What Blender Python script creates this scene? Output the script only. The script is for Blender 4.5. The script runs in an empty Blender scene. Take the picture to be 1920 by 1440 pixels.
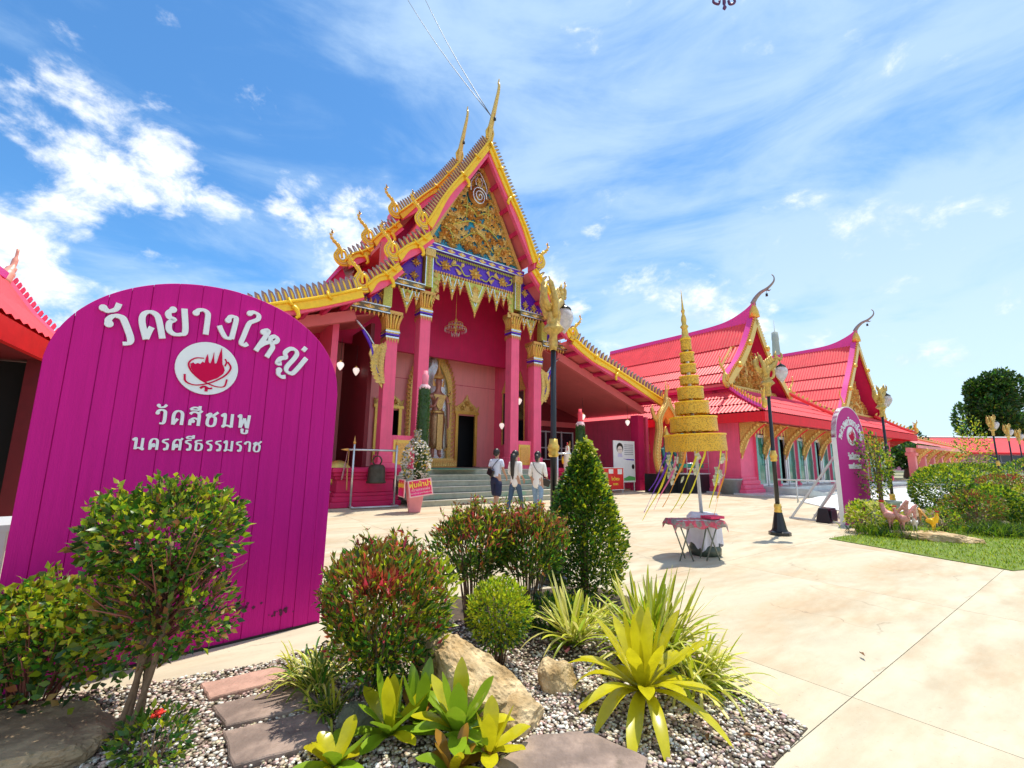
import bpy, bmesh, math, random
import numpy as np
from mathutils import Vector, Matrix, Euler
random.seed(7); rng = np.random.default_rng(7)
sc = bpy.context.scene
PI = math.pi
# ---------------------------------------------------------------- camera
cam = bpy.data.cameras.new('camera'); cam.sensor_width = 36; cam.lens = 36*840/1920; cam.clip_end = 3000; cam.clip_start = .05
camo = bpy.data.objects.new('camera', cam); sc.collection.objects.link(camo); sc.camera = camo
TH = math.radians(9.6); RO = math.radians(.8)
fw = Vector((0, math.cos(TH), math.sin(TH))); up = Vector((0, -math.sin(TH), math.cos(TH))); rt = Vector((1, 0, 0))
up2 = up*math.cos(RO) - rt*math.sin(RO); rt2 = rt*math.cos(RO) + up*math.sin(RO)
camo.matrix_world = Matrix(((rt2.x, up2.x, -fw.x, 0), (rt2.y, up2.y, -fw.y, 0), (rt2.z, up2.z, -fw.z, 1.4), (0, 0, 0, 1)))
# ---------------------------------------------------------------- sun and sky
SUN_EL, SUN_AZ = 71.0, 40.0          # degrees; azimuth to the right of straight ahead (+Y)
sc.view_settings.view_transform = 'Standard'; sc.view_settings.look = 'None'; sc.view_settings.gamma = 1
sc.cycles.diffuse_bounces = 6; sc.cycles.max_bounces = 12
sc.view_settings.exposure = 0.5
sun = bpy.data.lights.new('sun', 'SUN'); sun.energy = 3.9; sun.angle = math.radians(.6); sun.color = (1, .93, .80)
suno = bpy.data.objects.new('sun', sun); sc.collection.objects.link(suno)
sd = Vector((math.sin(math.radians(SUN_AZ))*math.cos(math.radians(SUN_EL)), math.cos(math.radians(SUN_AZ))*math.cos(math.radians(SUN_EL)), math.sin(math.radians(SUN_EL))))
suno.rotation_euler = sd.to_track_quat('Z', 'Y').to_euler(); suno.location = (0, 0, 40)
def az_dir(az, el):
    a, e = math.radians(az), math.radians(el)
    return (math.sin(a)*math.cos(e), math.cos(a)*math.cos(e), math.sin(e))
def build_sky():
    w = bpy.data.worlds.new('World'); sc.world = w; w.use_nodes = True
    nt = w.node_tree; N = nt.nodes; L = nt.links; N.clear()
    out = N.new('ShaderNodeOutputWorld'); bg = N.new('ShaderNodeBackground'); L.new(bg.outputs[0], out.inputs[0]); bg.inputs[1].default_value = .125
    sky = N.new('ShaderNodeTexSky'); sky.sky_type = 'NISHITA'; sky.sun_disc = False
    sky.sun_elevation = math.radians(SUN_EL); sky.sun_rotation = math.radians(SUN_AZ); sky.air_density = 1.0; sky.dust_density = .3; sky.ozone_density = 2.5
    tc = N.new('ShaderNodeTexCoord')
    nrm = N.new('ShaderNodeVectorMath'); nrm.operation = 'NORMALIZE'; L.new(tc.outputs['Generated'], nrm.inputs[0])
    sep = N.new('ShaderNodeSeparateXYZ'); L.new(nrm.outputs[0], sep.inputs[0])
    def math_(op, a, b=None, c=None, clamp=False):
        m = N.new('ShaderNodeMath'); m.operation = op; m.use_clamp = clamp
        for k, v in enumerate((a, b, c)):
            if v is None: continue
            if isinstance(v, (int, float)): m.inputs[k].default_value = v
            else: L.new(v, m.inputs[k])
        return m.outputs[0]
    def ramp(v, lo, hi):
        mr = N.new('ShaderNodeMapRange'); mr.interpolation_type = 'SMOOTHSTEP'; mr.clamp = True
        L.new(v, mr.inputs[0]); mr.inputs[1].default_value = lo; mr.inputs[2].default_value = hi
        return mr.outputs[0]
    zz = math_('ADD', math_('MAXIMUM', sep.outputs[2], 0), .22)
    cu, cv = math_('DIVIDE', sep.outputs[0], zz), math_('DIVIDE', sep.outputs[1], zz)
    comb = N.new('ShaderNodeCombineXYZ'); L.new(cu, comb.inputs[0]); L.new(cv, comb.inputs[1])
    def noise(vec, scale, detail, rough, dist=0, stretch=None, off=(0, 0, 0), rot=0):
        mp = N.new('ShaderNodeMapping'); L.new(vec, mp.inputs[0]); mp.inputs[1].default_value = off; mp.inputs[2].default_value = (0, 0, rot)
        mp.inputs[3].default_value = stretch or (1, 1, 1)
        n = N.new('ShaderNodeTexNoise'); L.new(mp.outputs[0], n.inputs[0]); n.inputs['Scale'].default_value = scale; n.inputs['Detail'].default_value = detail
        n.inputs['Roughness'].default_value = rough; n.inputs['Distortion'].default_value = dist
        return n.outputs[0]
    plane = comb.outputs[0]
    dirv = nrm.outputs[0]
    veil = noise(plane, 1.15, 9, .58, .8, (1.0, .45, 1), (3.1, 1.7, 0), math.radians(25))      # thin high veil
    veil2 = noise(dirv, 2.6, 10, .60, .5, (1, 1, 3.2), (1.3, .7, 2), 0)
    puff = noise(dirv, 4.2, 12, .60, .25, (1, 1, 1.7), (7.3, 2.2, .4), 0)
    puff2 = noise(dirv, 13, 10, .62, .3, (1, 1, 1.5), (1.3, 5.2, .4), 0)
    # veil cover grows to the right and toward the horizon
    aziR = math_('MULTIPLY_ADD', sep.outputs[0], .75, .57)
    low = math_('SUBTRACT', 1.0, ramp(sep.outputs[2], .05, .55))
    cover = math_('ADD', math_('ADD', aziR, math_('MULTIPLY', low, .42)), math_('ADD', math_('MULTIPLY', math_('SUBTRACT', veil, .5), 1.2), math_('MULTIPLY', math_('SUBTRACT', veil2, .5), 2.6)))
    veilm = math_('MULTIPLY', ramp(cover, .0, 1.2), .88)
    # cumulus groups: placed directions x noise
    groups = [(-44, 27, 9, .78), (-39, 22, 9, .72), (-33, 19, 8, .66), (-50, 30, 8, .6), (-52, 17, 9, .85), (-47, 22, 6, .7), (-27, 28, 5, .8), (-20, 28.5, 6, 1.0), (-14, 28, 5, .95), (-25, 33, 4, .6), (-22, 22, 6, .55), (-17, 19, 7, .55), (-46, 8, 14, 1.05), (-30, 9, 12, .95), (-12, 13, 12, .8), (-2, 17, 8, .5), (8, 22, 10, .35), (20, 16, 14, .45), (38, 27, 16, .35), (46, 10, 12, .55), (30, 33, 14, .3), (40, 13, 8, .8), (35, 6, 9, .6), (24, 30, 9, .5), (12, 33, 8, .5)]
    acc = None
    for a, e, r, wgt in groups:
        d = N.new('ShaderNodeVectorMath'); d.operation = 'DOT_PRODUCT'; L.new(nrm.outputs[0], d.inputs[0]); d.inputs[1].default_value = az_dir(a, e)
        g = math_('MULTIPLY', ramp(d.outputs['Value'], math.cos(math.radians(r)), 1.0), wgt)
        acc = g if acc is None else math_('MAXIMUM', acc, g)
    # unseen broken cloud behind the camera, added to brighten shaded fronts
    acc = math_('MAXIMUM', acc, math_('MULTIPLY', ramp(math_('MULTIPLY', sep.outputs[1], -1.0), -.15, .25), .80))
    pn = math_('ADD', math_('MULTIPLY', puff, .66), math_('MULTIPLY', puff2, .34))
    pf = math_('ADD', math_('MULTIPLY', math_('SUBTRACT', pn, .5), 5.2), math_('MULTIPLY', acc, .95))
    puffm = math_('MULTIPLY', ramp(pf, .42, 1.15), .95)
    def rgb(c):
        n = N.new('ShaderNodeRGB'); n.outputs[0].default_value = (*c, 1); return n.outputs[0]
    def mix(f, a, b, mode='MIX'):
        m = N.new('ShaderNodeMix'); m.data_type = 'RGBA'; m.blend_type = mode
        if isinstance(f, (int, float)): m.inputs[0].default_value = f
        else: L.new(f, m.inputs[0])
        L.new(a, m.inputs[6]); L.new(b, m.inputs[7]); return m.outputs[2]
    base = mix(1.0, sky.outputs[0], rgb(SKY_GAIN), 'MULTIPLY')
    shade = ramp(math_('ADD', puff2, math_('MULTIPLY', sep.outputs[0], -.12)), .33, .66)
    ccol = mix(shade, rgb((3.6, 4.7, 6.2)), rgb((7.0, 7.2, 7.3)))
    vcol = mix(low, rgb((3.3, 4.6, 6.2)), rgb((4.6, 5.8, 6.7)))
    c1 = mix(veilm, base, vcol); c2 = mix(puffm, c1, ccol)
    # below the horizon: pale haze over land
    below = ramp(sep.outputs[2], -.06, .0)
    c3 = mix(below, rgb((2.2, 2.4, 2.6)), c2)
    L.new(c3, bg.inputs[0])
SKY_GAIN = (.52, .92, 1.15)
build_sky()

# ---------------------------------------------------------------- materials
MATS = {}
def mat(name, col, rough=.6, metal=0, var=.12, scale=6, bump=.0, bscale=40, spec=.5, trans=0, emis=0, stretch=None, col2=None, mixlo=.45, mixhi=.6, island=0, coat=0, alpha=1, glass=0, dirt=None, streak=0, cracks=0):
    if name in MATS: return MATS[name]
    m = bpy.data.materials.new(name); m.use_nodes = True; nt = m.node_tree; N = nt.nodes; L = nt.links
    b = N['Principled BSDF']; b.inputs['Roughness'].default_value = rough; b.inputs['Metallic'].default_value = metal
    b.inputs['Specular IOR Level'].default_value = spec; b.inputs['Coat Weight'].default_value = coat
    tc = N.new('ShaderNodeTexCoord'); mp = N.new('ShaderNodeMapping'); L.new(tc.outputs['Object'], mp.inputs[0])
    if stretch: mp.inputs[3].default_value = stretch
    nz = N.new('ShaderNodeTexNoise'); L.new(mp.outputs[0], nz.inputs[0]); nz.inputs['Scale'].default_value = scale; nz.inputs['Detail'].default_value = 6; nz.inputs['Roughness'].default_value = .6
    hsv = N.new('ShaderNodeHueSaturation'); hsv.inputs['Color'].default_value = (*col, 1)
    mr = N.new('ShaderNodeMapRange'); L.new(nz.outputs[0], mr.inputs[0]); mr.inputs[1].default_value = .3; mr.inputs[2].default_value = .7; mr.inputs[3].default_value = 1-var; mr.inputs[4].default_value = 1+var
    L.new(mr.outputs[0], hsv.inputs['Value'])
    if col2:
        mx = N.new('ShaderNodeMix'); mx.data_type = 'RGBA'; mx.inputs[6].default_value = (*col, 1); mx.inputs[7].default_value = (*col2, 1)
        nz2 = N.new('ShaderNodeTexNoise'); L.new(mp.outputs[0], nz2.inputs[0]); nz2.inputs['Scale'].default_value = scale*.45; nz2.inputs['Detail'].default_value = 8; nz2.inputs['Roughness'].default_value = .65
        r2 = N.new('ShaderNodeMapRange'); L.new(nz2.outputs[0], r2.inputs[0]); r2.inputs[1].default_value = mixlo; r2.inputs[2].default_value = mixhi
        L.new(r2.outputs[0], mx.inputs[0]); L.new(mx.outputs[2], hsv.inputs['Color'])
    colout = hsv.outputs[0]
    if island:
        g = N.new('ShaderNodeNewGeometry'); h2 = N.new('ShaderNodeHueSaturation'); L.new(colout, h2.inputs['Color'])
        m1 = N.new('ShaderNodeMapRange'); L.new(g.outputs['Random Per Island'], m1.inputs[0]); m1.inputs[3].default_value = 1-island; m1.inputs[4].default_value = 1+island; L.new(m1.outputs[0], h2.inputs['Value'])
        m2 = N.new('ShaderNodeMath'); m2.operation = 'MULTIPLY_ADD'; L.new(g.outputs['Random Per Island'], m2.inputs[0]); m2.inputs[1].default_value = 7.3; m2.inputs[2].default_value = 0
        m3 = N.new('ShaderNodeMath'); m3.operation = 'FRACT'; L.new(m2.outputs[0], m3.inputs[0])
        m4 = N.new('ShaderNodeMapRange'); L.new(m3.outputs[0], m4.inputs[0]); m4.inputs[3].default_value = .5-island*.08; m4.inputs[4].default_value = .5+island*.08; L.new(m4.outputs[0], h2.inputs['Hue'])
        colout = h2.outputs[0]
    if dirt:
        dz = N.new('ShaderNodeTexNoise'); L.new(tc.outputs['Object'], dz.inputs[0]); dz.inputs['Scale'].default_value = dirt[1]; dz.inputs['Detail'].default_value = 9; dz.inputs['Roughness'].default_value = .7
        dr = N.new('ShaderNodeMapRange'); L.new(dz.outputs[0], dr.inputs[0]); dr.inputs[1].default_value = dirt[2]; dr.inputs[2].default_value = dirt[2]+.12; dr.inputs[4].default_value = dirt[3]
        dm = N.new('ShaderNodeMix'); dm.data_type = 'RGBA'; L.new(dr.outputs[0], dm.inputs[0]); L.new(colout, dm.inputs[6]); dm.inputs[7].default_value = (*dirt[0], 1); colout = dm.outputs[2]
    if streak:      # rain streaks, running down
        sm = N.new('ShaderNodeMapping'); L.new(tc.outputs['Object'], sm.inputs[0]); sm.inputs[3].default_value = (7, 7, .35)
        sz = N.new('ShaderNodeTexNoise'); L.new(sm.outputs[0], sz.inputs[0]); sz.inputs['Scale'].default_value = 1.3; sz.inputs['Detail'].default_value = 7; sz.inputs['Roughness'].default_value = .7
        sr = N.new('ShaderNodeMapRange'); L.new(sz.outputs[0], sr.inputs[0]); sr.inputs[1].default_value = .48; sr.inputs[2].default_value = .72; sr.inputs[3].default_value = 0; sr.inputs[4].default_value = streak
        sx = N.new('ShaderNodeMix'); sx.data_type = 'RGBA'; L.new(sr.outputs[0], sx.inputs[0]); L.new(colout, sx.inputs[6]); sx.inputs[7].default_value = (col[0]*.45+.05, col[1]*.6+.04, col[2]*.5+.03, 1); colout = sx.outputs[2]
    if cracks:
        dn = N.new('ShaderNodeTexNoise'); L.new(tc.outputs['Object'], dn.inputs[0]); dn.inputs['Scale'].default_value = 2.5; dn.inputs['Detail'].default_value = 6
        va = N.new('ShaderNodeVectorMath'); va.operation = 'MULTIPLY_ADD'; L.new(dn.outputs['Color'], va.inputs[0]); va.inputs[1].default_value = (.55, .55, .0); L.new(tc.outputs['Object'], va.inputs[2])
        vo = N.new('ShaderNodeTexVoronoi'); vo.feature = 'DISTANCE_TO_EDGE'; vo.inputs['Scale'].default_value = .55; L.new(va.outputs[0], vo.inputs[0])
        cr = N.new('ShaderNodeMapRange'); L.new(vo.outputs[0], cr.inputs[0]); cr.inputs[1].default_value = .0; cr.inputs[2].default_value = .006; cr.inputs[3].default_value = cracks; cr.inputs[4].default_value = 0
        cn = N.new('ShaderNodeTexNoise'); L.new(tc.outputs['Object'], cn.inputs[0]); cn.inputs['Scale'].default_value = .8; ck = N.new('ShaderNodeMapRange'); L.new(cn.outputs[0], ck.inputs[0]); ck.inputs[1].default_value = .5; ck.inputs[2].default_value = .6
        cm = N.new('ShaderNodeMath'); cm.operation = 'MULTIPLY'; L.new(cr.outputs[0], cm.inputs[0]); L.new(ck.outputs[0], cm.inputs[1])
        sp = N.new('ShaderNodeTexNoise'); L.new(tc.outputs['Object'], sp.inputs[0]); sp.inputs['Scale'].default_value = 38; sp.inputs['Detail'].default_value = 3; s2 = N.new('ShaderNodeMapRange'); L.new(sp.outputs[0], s2.inputs[0]); s2.inputs[1].default_value = .66; s2.inputs[2].default_value = .74; s2.inputs[4].default_value = .35
        ca = N.new('ShaderNodeMath'); ca.operation = 'MAXIMUM'; L.new(cm.outputs[0], ca.inputs[0]); L.new(s2.outputs[0], ca.inputs[1])
        cx = N.new('ShaderNodeMix'); cx.data_type = 'RGBA'; L.new(ca.outputs[0], cx.inputs[0]); L.new(colout, cx.inputs[6]); cx.inputs[7].default_value = (.20, .16, .12, 1); colout = cx.outputs[2]
    L.new(colout, b.inputs['Base Color'])
    if bump:
        bz = N.new('ShaderNodeTexNoise'); L.new(mp.outputs[0], bz.inputs[0]); bz.inputs['Scale'].default_value = bscale; bz.inputs['Detail'].default_value = 5
        bp = N.new('ShaderNodeBump'); bp.inputs['Strength'].default_value = bump; bp.inputs['Distance'].default_value = .02; L.new(bz.outputs[0], bp.inputs['Height']); L.new(bp.outputs[0], b.inputs['Normal'])
    if trans:
        t = N.new('ShaderNodeBsdfTranslucent'); L.new(colout, t.inputs[0]); ms = N.new('ShaderNodeMixShader'); ms.inputs[0].default_value = trans
        L.new(b.outputs[0], ms.inputs[1]); L.new(t.outputs[0], ms.inputs[2]); L.new(ms.outputs[0], N['Material Output'].inputs[0])
    if emis:
        b.inputs['Emission Color'].default_value = (*col, 1); b.inputs['Emission Strength'].default_value = emis
    if glass:
        b.inputs['Transmission Weight'].default_value = glass; b.inputs['IOR'].default_value = 1.35
    MATS[name] = m; return m
pink = mat('pink_paint', (.92, .125, .25), .5, spec=.3, var=.07, scale=2.2, dirt=((.45, .10, .18), 1.3, .62, .5), streak=.35, bump=.08, bscale=25)
deep_pink = mat('deep_pink_paint', (.62, .02, .12), .55, spec=.25, streak=.4, var=.08, scale=2)
soft_pink = mat('soft_pink_plaster', (.93, .34, .34), .65, spec=.3, var=.05, scale=1.2, dirt=((.55, .13, .18), .9, .6, .45), streak=.3, bump=.08, bscale=25)
soffit_pink = mat('soffit_pink', (.70, .16, .17), .65, spec=.3, var=.06, scale=2, dirt=((.45, .10, .14), 2.5, .6, .5))
magenta_roof = mat('magenta_ridge', (.72, .05, .32), .4, var=.06)
gold = mat('gold_paint', (.78, .50, .10), .32, metal=.5, var=.18, scale=20, bump=.25, bscale=60)
gold_y = mat('yellow_gold_paint', (.95, .58, .02), .35, metal=.15, var=.10, scale=8, dirt=((.42, .40, .10), 4, .62, .55))
gold_d = mat('dark_carved_gold', (.78, .52, .15), .38, metal=.35, var=.35, scale=24, bump=.6, bscale=45)
gold_g = mat('greenish_gold', (.55, .52, .10), .35, metal=.4, var=.3, scale=22, bump=.5, bscale=50)
gold_r = mat('reddish_gold', (.72, .38, .10), .35, metal=.45, var=.25, scale=22, bump=.4, bscale=50)
outline = mat('outline_shade', (.10, .045, .015), .7)  # dark outline plates behind carved leaves; recess shade put into the colour
orange = mat('orange_paint', (.95, .22, .02), .45)
teal = mat('teal_glass_mosaic', (.01, .27, .42), .2, var=.25, scale=30)
violet = mat('violet_mosaic', (.10, .02, .50), .22, var=.3, scale=30)
silver = mat('mirror_mosaic', (.75, .78, .80), .12, metal=.9, var=.35, scale=45, bump=.8, bscale=35)
fin_grey = mat('mirrored_fin', (.34, .19, .16), .3, metal=.5, var=.35, scale=30)
redm = mat('red_paint', (.62, .015, .02), .4)
roof_red = mat('red_metal_roof', (.78, .065, .075), .5, var=.14, scale=1.5, spec=.3, dirt=((.55, .10, .08), 1.2, .58, .4))
fascia_red = mat('red_fascia', (.80, .006, .02), .7, streak=.35, var=.06)
black = mat('black_enamel', (.012, .012, .014), .3)
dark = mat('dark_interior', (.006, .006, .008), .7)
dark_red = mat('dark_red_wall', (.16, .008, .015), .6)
white = mat('white_paint', (.80, .80, .80), .5, var=.04)
offwhite = mat('lettering_white', (.82, .84, .86), .45, var=.02)
sign_mag = mat('magenta_painted_boards', (.50, .012, .235), .42, var=.07, scale=5, stretch=(1, 1, .12), bump=.2, bscale=60)
sign_mag2 = mat('magenta_sign_paint', (.55, .02, .25), .55, spec=.2, var=.03, scale=3)
emblem_red = mat('emblem_crimson', (.62, .004, .07), .6, spec=.1, var=.03)
steel = mat('galvanised_steel', (.62, .64, .66), .32, metal=.8, var=.08)
steel_l = mat('light_painted_steel', (.55, .58, .60), .4, var=.06)
concrete = mat('concrete', (.535, .48, .36), .85, spec=.2, var=.14, scale=1.4, bump=.18, bscale=90, col2=(.45, .345, .23), mixlo=.43, mixhi=.62, stretch=(.7, 2.0, 1), dirt=((.40, .33, .25), 5, .62, .6), cracks=.55)
concrete_l = mat('pale_concrete', (.62, .57, .45), .8, var=.06, scale=3, bump=.2, bscale=80, dirt=((.52, .46, .36), 5, .62, .6))
stair_m = mat('grey_green_terrazzo', (.40, .40, .31), .6, spec=.25, var=.18, scale=5, dirt=((.05, .42, .27), 1.1, .56, .65))
nosing = mat('pale_nosing', (.75, .72, .60), .5)
mat_green = mat('green_mat', (.03, .30, .20), .8)
stone = mat('tan_rock', (.40, .27, .13), .95, spec=.1, var=.35, scale=11, bump=1.0, bscale=28, col2=(.60, .46, .27), mixlo=.4, mixhi=.6, dirt=((.20, .13, .07), 3.5, .56, .7))
stone_d = mat('brown_rock', (.22, .15, .09), .85, var=.3, scale=6, bump=1.0, bscale=14, col2=(.34, .25, .15), dirt=((.06, .07, .03), 3, .58, .6))
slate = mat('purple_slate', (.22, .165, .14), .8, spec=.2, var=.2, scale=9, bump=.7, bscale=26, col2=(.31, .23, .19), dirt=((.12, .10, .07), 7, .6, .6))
slate_p = mat('sunlit_rose_slate', (.46, .28, .22), .8, spec=.2, var=.2, scale=9, bump=.7, bscale=26, dirt=((.25, .18, .12), 7, .6, .5))  # rosy, paler copy of the slate with sunlight put into its colour
soil = mat('dark_soil', (.09, .065, .045), .95, var=.3, scale=20, bump=.6, bscale=60)
pebble_m = mat('river_pebbles', (.40, .31, .24), .6, var=.1, island=.72)
glass_g = mat('green_tinted_glass', (.012, .20, .14), .08, var=.1, spec=.8)
glass_d = mat('dark_window_glass', (.01, .012, .016), .08, spec=.8)
lamp_glass = mat('frosted_globe', (.80, .76, .78), .18, var=.2, scale=18, bump=.4, bscale=22, glass=.35)
bark = mat('bark', (.20, .13, .08), .85, var=.3, scale=14, bump=.7, bscale=30)
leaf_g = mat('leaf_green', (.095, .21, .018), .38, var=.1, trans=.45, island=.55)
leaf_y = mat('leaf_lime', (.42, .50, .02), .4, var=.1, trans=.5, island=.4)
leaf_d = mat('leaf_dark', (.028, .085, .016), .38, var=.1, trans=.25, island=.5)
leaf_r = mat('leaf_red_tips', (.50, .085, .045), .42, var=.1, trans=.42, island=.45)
leaf_o = mat('leaf_bronze', (.26, .14, .03), .42, var=.1, trans=.38, island=.45)
brom = mat('bromeliad_leaf', (.60, .55, .015), .25, var=.22, scale=7, trans=.38, coat=.2)
brom2 = mat('bromeliad_leaf_green', (.24, .38, .02), .28, var=.2, scale=5, trans=.3, coat=.2)
spider_m = mat('striped_leaf', (.46, .52, .05), .4, var=.15, trans=.35, island=.4)
spider_w = mat('striped_leaf_cream', (.74, .72, .22), .4, var=.1, trans=.35, island=.3)
grass_m = mat('lawn_grass', (.22, .34, .02), .8, spec=.1, var=.2, trans=.3, island=.4)
skin_m = mat('skin', (.46, .26, .17), .5, var=.03)
hair_m = mat('black_hair', (.012, .009, .008), .4)

# ---------------------------------------------------------------- geometry helpers
A_ = math.radians(53.5); FX, FY = math.sin(A_), math.cos(A_)
RZ = math.radians(36.5)
def TD(t, d, z=0): return (t*FX - d*FY, t*FY + d*FX, z)      # temple grid -> world
def srand(*k): return random.Random(hash(k) & 0xffffff)
class MB:
    def __init__(s): s.v = []; s.f = []; s.m = []; s.sm = []
    def add(s, vs, fs, mi=0, smooth=False, M=None):
        n = len(s.v)
        if M is not None: vs = [tuple(M @ Vector(p)) for p in vs]
        s.v += [tuple(p) for p in vs]; s.f += [tuple(i+n for i in f) for f in fs]; s.m += [mi]*len(fs); s.sm += [smooth]*len(fs); return s
    def box(s, x0, x1, y0, y1, z0, z1, mi=0, M=None):
        vs = [(x, y, z) for z in (z0, z1) for y in (y0, y1) for x in (x0, x1)]
        return s.add(vs, [(0, 2, 3, 1), (4, 5, 7, 6), (0, 1, 5, 4), (2, 6, 7, 3), (0, 4, 6, 2), (1, 3, 7, 5)], mi, False, M)
    def beam(s, a, b, w, h, mi=0, upv=(0, 0, 1)):      # box along a->b
        a, b = Vector(a), Vector(b); d = (b-a); l = d.length; d.normalize(); u = Vector(upv); sd_ = d.cross(u)
        if sd_.length < 1e-4: sd_ = d.cross(Vector((1, 0, 0)))
        sd_.normalize(); u = sd_.cross(d)
        M = Matrix(((sd_.x, d.x, u.x, a.x), (sd_.y, d.y, u.y, a.y), (sd_.z, d.z, u.z, a.z), (0, 0, 0, 1)))
        return s.box(-w/2, w/2, 0, l, -h/2, h/2, mi, M)
    def prism(s, pts, y0, y1, mi=0, M=None, axis='y'):    # polygon in xz, extruded along y
        n = len(pts)
        if axis == 'y': vs = [(p[0], y0, p[1]) for p in pts] + [(p[0], y1, p[1]) for p in pts]
        elif axis == 'z': vs = [(p[0], p[1], y0) for p in pts] + [(p[0], p[1], y1) for p in pts]
        else: vs = [(y0, p[0], p[1]) for p in pts] + [(y1, p[0], p[1]) for p in pts]
        fs = [tuple(range(n)), tuple(range(2*n-1, n-1, -1))] + [(i, i+n, (i+1) % n+n, (i+1) % n) for i in range(n)]
        return s.add(vs, fs, mi, False, M)
    def ribbon(s, top, bot, y0, y1, mi=0, M=None):   # strip between two poly-lines in xz, thickness in y (quads only)
        n = len(top); vs = []
        for y in (y0, y1):
            vs += [(p[0], y, p[1]) for p in top] + [(p[0], y, p[1]) for p in bot]
        fs = []
        for i in range(n-1):
            a, b, c, d = i, i+1, n+i+1, n+i; o = 2*n
            fs += [(a, b, c, d), (a+o, d+o, c+o, b+o), (a, a+o, b+o, b), (d, c, c+o, d+o)]
        o = 2*n; fs += [(0, n, n+o, o), (n-1, n-1+o, 2*n-1+o, 2*n-1)]
        return s.add(vs, fs, mi, False, M)
    def tube(s, path, rad, n=8, mi=0, smooth=True, flat=1.0, M=None, cap=True):
        P = [Vector(p) for p in path]; k = len(P); vs = []; fs = []
        if isinstance(rad, (int, float)): rad = [rad]*k
        ref = Vector((0, 0, 1)); t0 = (P[1]-P[0]).normalized()
        if abs(t0.z) > .95: ref = Vector((0, 1, 0))
        u = t0.cross(ref).normalized()
        for i in range(k):
            t = (P[min(i+1, k-1)] - P[max(i-1, 0)]).normalized(); u = (u - t*u.dot(t)).normalized(); w = t.cross(u)
            for j in range(n):
                a = 2*PI*j/n; vs.append(P[i] + (u*math.cos(a)*flat + w*math.sin(a))*rad[i])
        for i in range(k-1):
            for j in range(n):
                fs.append((i*n+j, i*n+(j+1) % n, (i+1)*n+(j+1) % n, (i+1)*n+j))
        if cap: fs += [tuple(range(n-1, -1, -1)), tuple((k-1)*n+j for j in range(n))]
        return s.add(vs, fs, mi, smooth, M)
    def lathe(s, prof, n=16, mi=0, smooth=True, c=(0, 0, 0), M=None, square=False, phase=0):
        vs = []; fs = []
        for r, z in prof:
            for j in range(n):
                a = 2*PI*(j+phase)/n; vs.append((c[0]+r*math.cos(a), c[1]+r*math.sin(a), c[2]+z))
        for i in range(len(prof)-1):
            for j in range(n): fs.append((i*n+j, i*n+(j+1) % n, (i+1)*n+(j+1) % n, (i+1)*n+j))
        fs += [tuple(range(n-1, -1, -1)), tuple((len(prof)-1)*n+j for j in range(n))]
        return s.add(vs, fs, mi, smooth, M)
    def sphere(s, c, r, n=10, m=7, mi=0, sc_=(1, 1, 1), M=None):
        pr = [(max(r*math.sin(PI*i/m), 1e-4), -r*math.cos(PI*i/m)) for i in range(m+1)]
        vs = []; fs = []
        for rr, z in pr:
            for j in range(n): a = 2*PI*j/n; vs.append((c[0]+rr*math.cos(a)*sc_[0], c[1]+rr*math.sin(a)*sc_[1], c[2]+z*sc_[2]))
        for i in range(m):
            for j in range(n): fs.append((i*n+j, i*n+(j+1) % n, (i+1)*n+(j+1) % n, (i+1)*n+j))
        return s.add(vs, fs, mi, True, M)
    def mesh(s, name, mats):
        me = bpy.data.meshes.new(name); me.from_pydata(s.v, [], s.f)
        for m in (mats if isinstance(mats, (list, tuple)) else [mats]): me.materials.append(m)
        me.polygons.foreach_set('material_index', s.m); me.polygons.foreach_set('use_smooth', s.sm); me.validate(); me.update(); return me
    def obj(s, name, mats, parent=None, **k): return link(name, s.mesh(name, mats), parent, **k)
def link(name, data, parent=None, loc=None, rot=None, scale=None, M=None, **props):
    o = bpy.data.objects.new(name, data); sc.collection.objects.link(o); o.parent = parent
    if M is not None: o.matrix_local = M
    else:
        if loc is not None: o.location = loc
        if rot is not None: o.rotation_euler = rot
        if scale is not None: o.scale = scale if isinstance(scale, (tuple, list)) else (scale,)*3
    for a, b in props.items(): o[a] = b
    return o
def thing(name, label, cat, loc=(0, 0, 0), rz=0, group=None, scale=None):
    o = bpy.data.objects.new(name, None); sc.collection.objects.link(o); o.location = loc; o.rotation_euler = (0, 0, rz)
    o.empty_display_size = .2
    if scale: o.scale = (scale,)*3
    o['label'] = label; o['category'] = cat
    if group: o['group'] = group
    return o
def tag(o, label, cat, group=None):
    o['label'] = label; o['category'] = cat
    if group: o['group'] = group
    return o
def copy_tree(o, parent=None):
    c = o.copy(); sc.collection.objects.link(c); c.parent = parent
    for ch in list(o.children): copy_tree(ch, c)
    return c
def bevel(o, w=.01, seg=2):
    m = o.modifiers.new('bevel', 'BEVEL'); m.width = w; m.segments = seg; m.limit_method = 'ANGLE'; return o
def smooth_path(pts, n=6):
    P = [np.array(p, float) for p in pts]; P = [2*P[0]-P[1]] + P + [2*P[-1]-P[-2]]; out = []
    for i in range(1, len(P)-2):
        for k in range(n):
            t = k/n; out.append(.5*((2*P[i]) + (-P[i-1]+P[i+1])*t + (2*P[i-1]-5*P[i]+4*P[i+1]-P[i+2])*t*t + (-P[i-1]+3*P[i]-3*P[i+1]+P[i+2])*t**3))
    out.append(P[-2]); return [tuple(p) for p in out]
def lerp_path(pts, t):   # point at fraction t of poly-line and its direction
    P = [np.array(p, float) for p in pts]; L = [np.linalg.norm(P[i+1]-P[i]) for i in range(len(P)-1)]; s = t*sum(L)
    for i, l in enumerate(L):
        if s <= l or i == len(L)-1: return P[i]+(P[i+1]-P[i])*min(s/l, 1), (P[i+1]-P[i])/l
        s -= l
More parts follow.
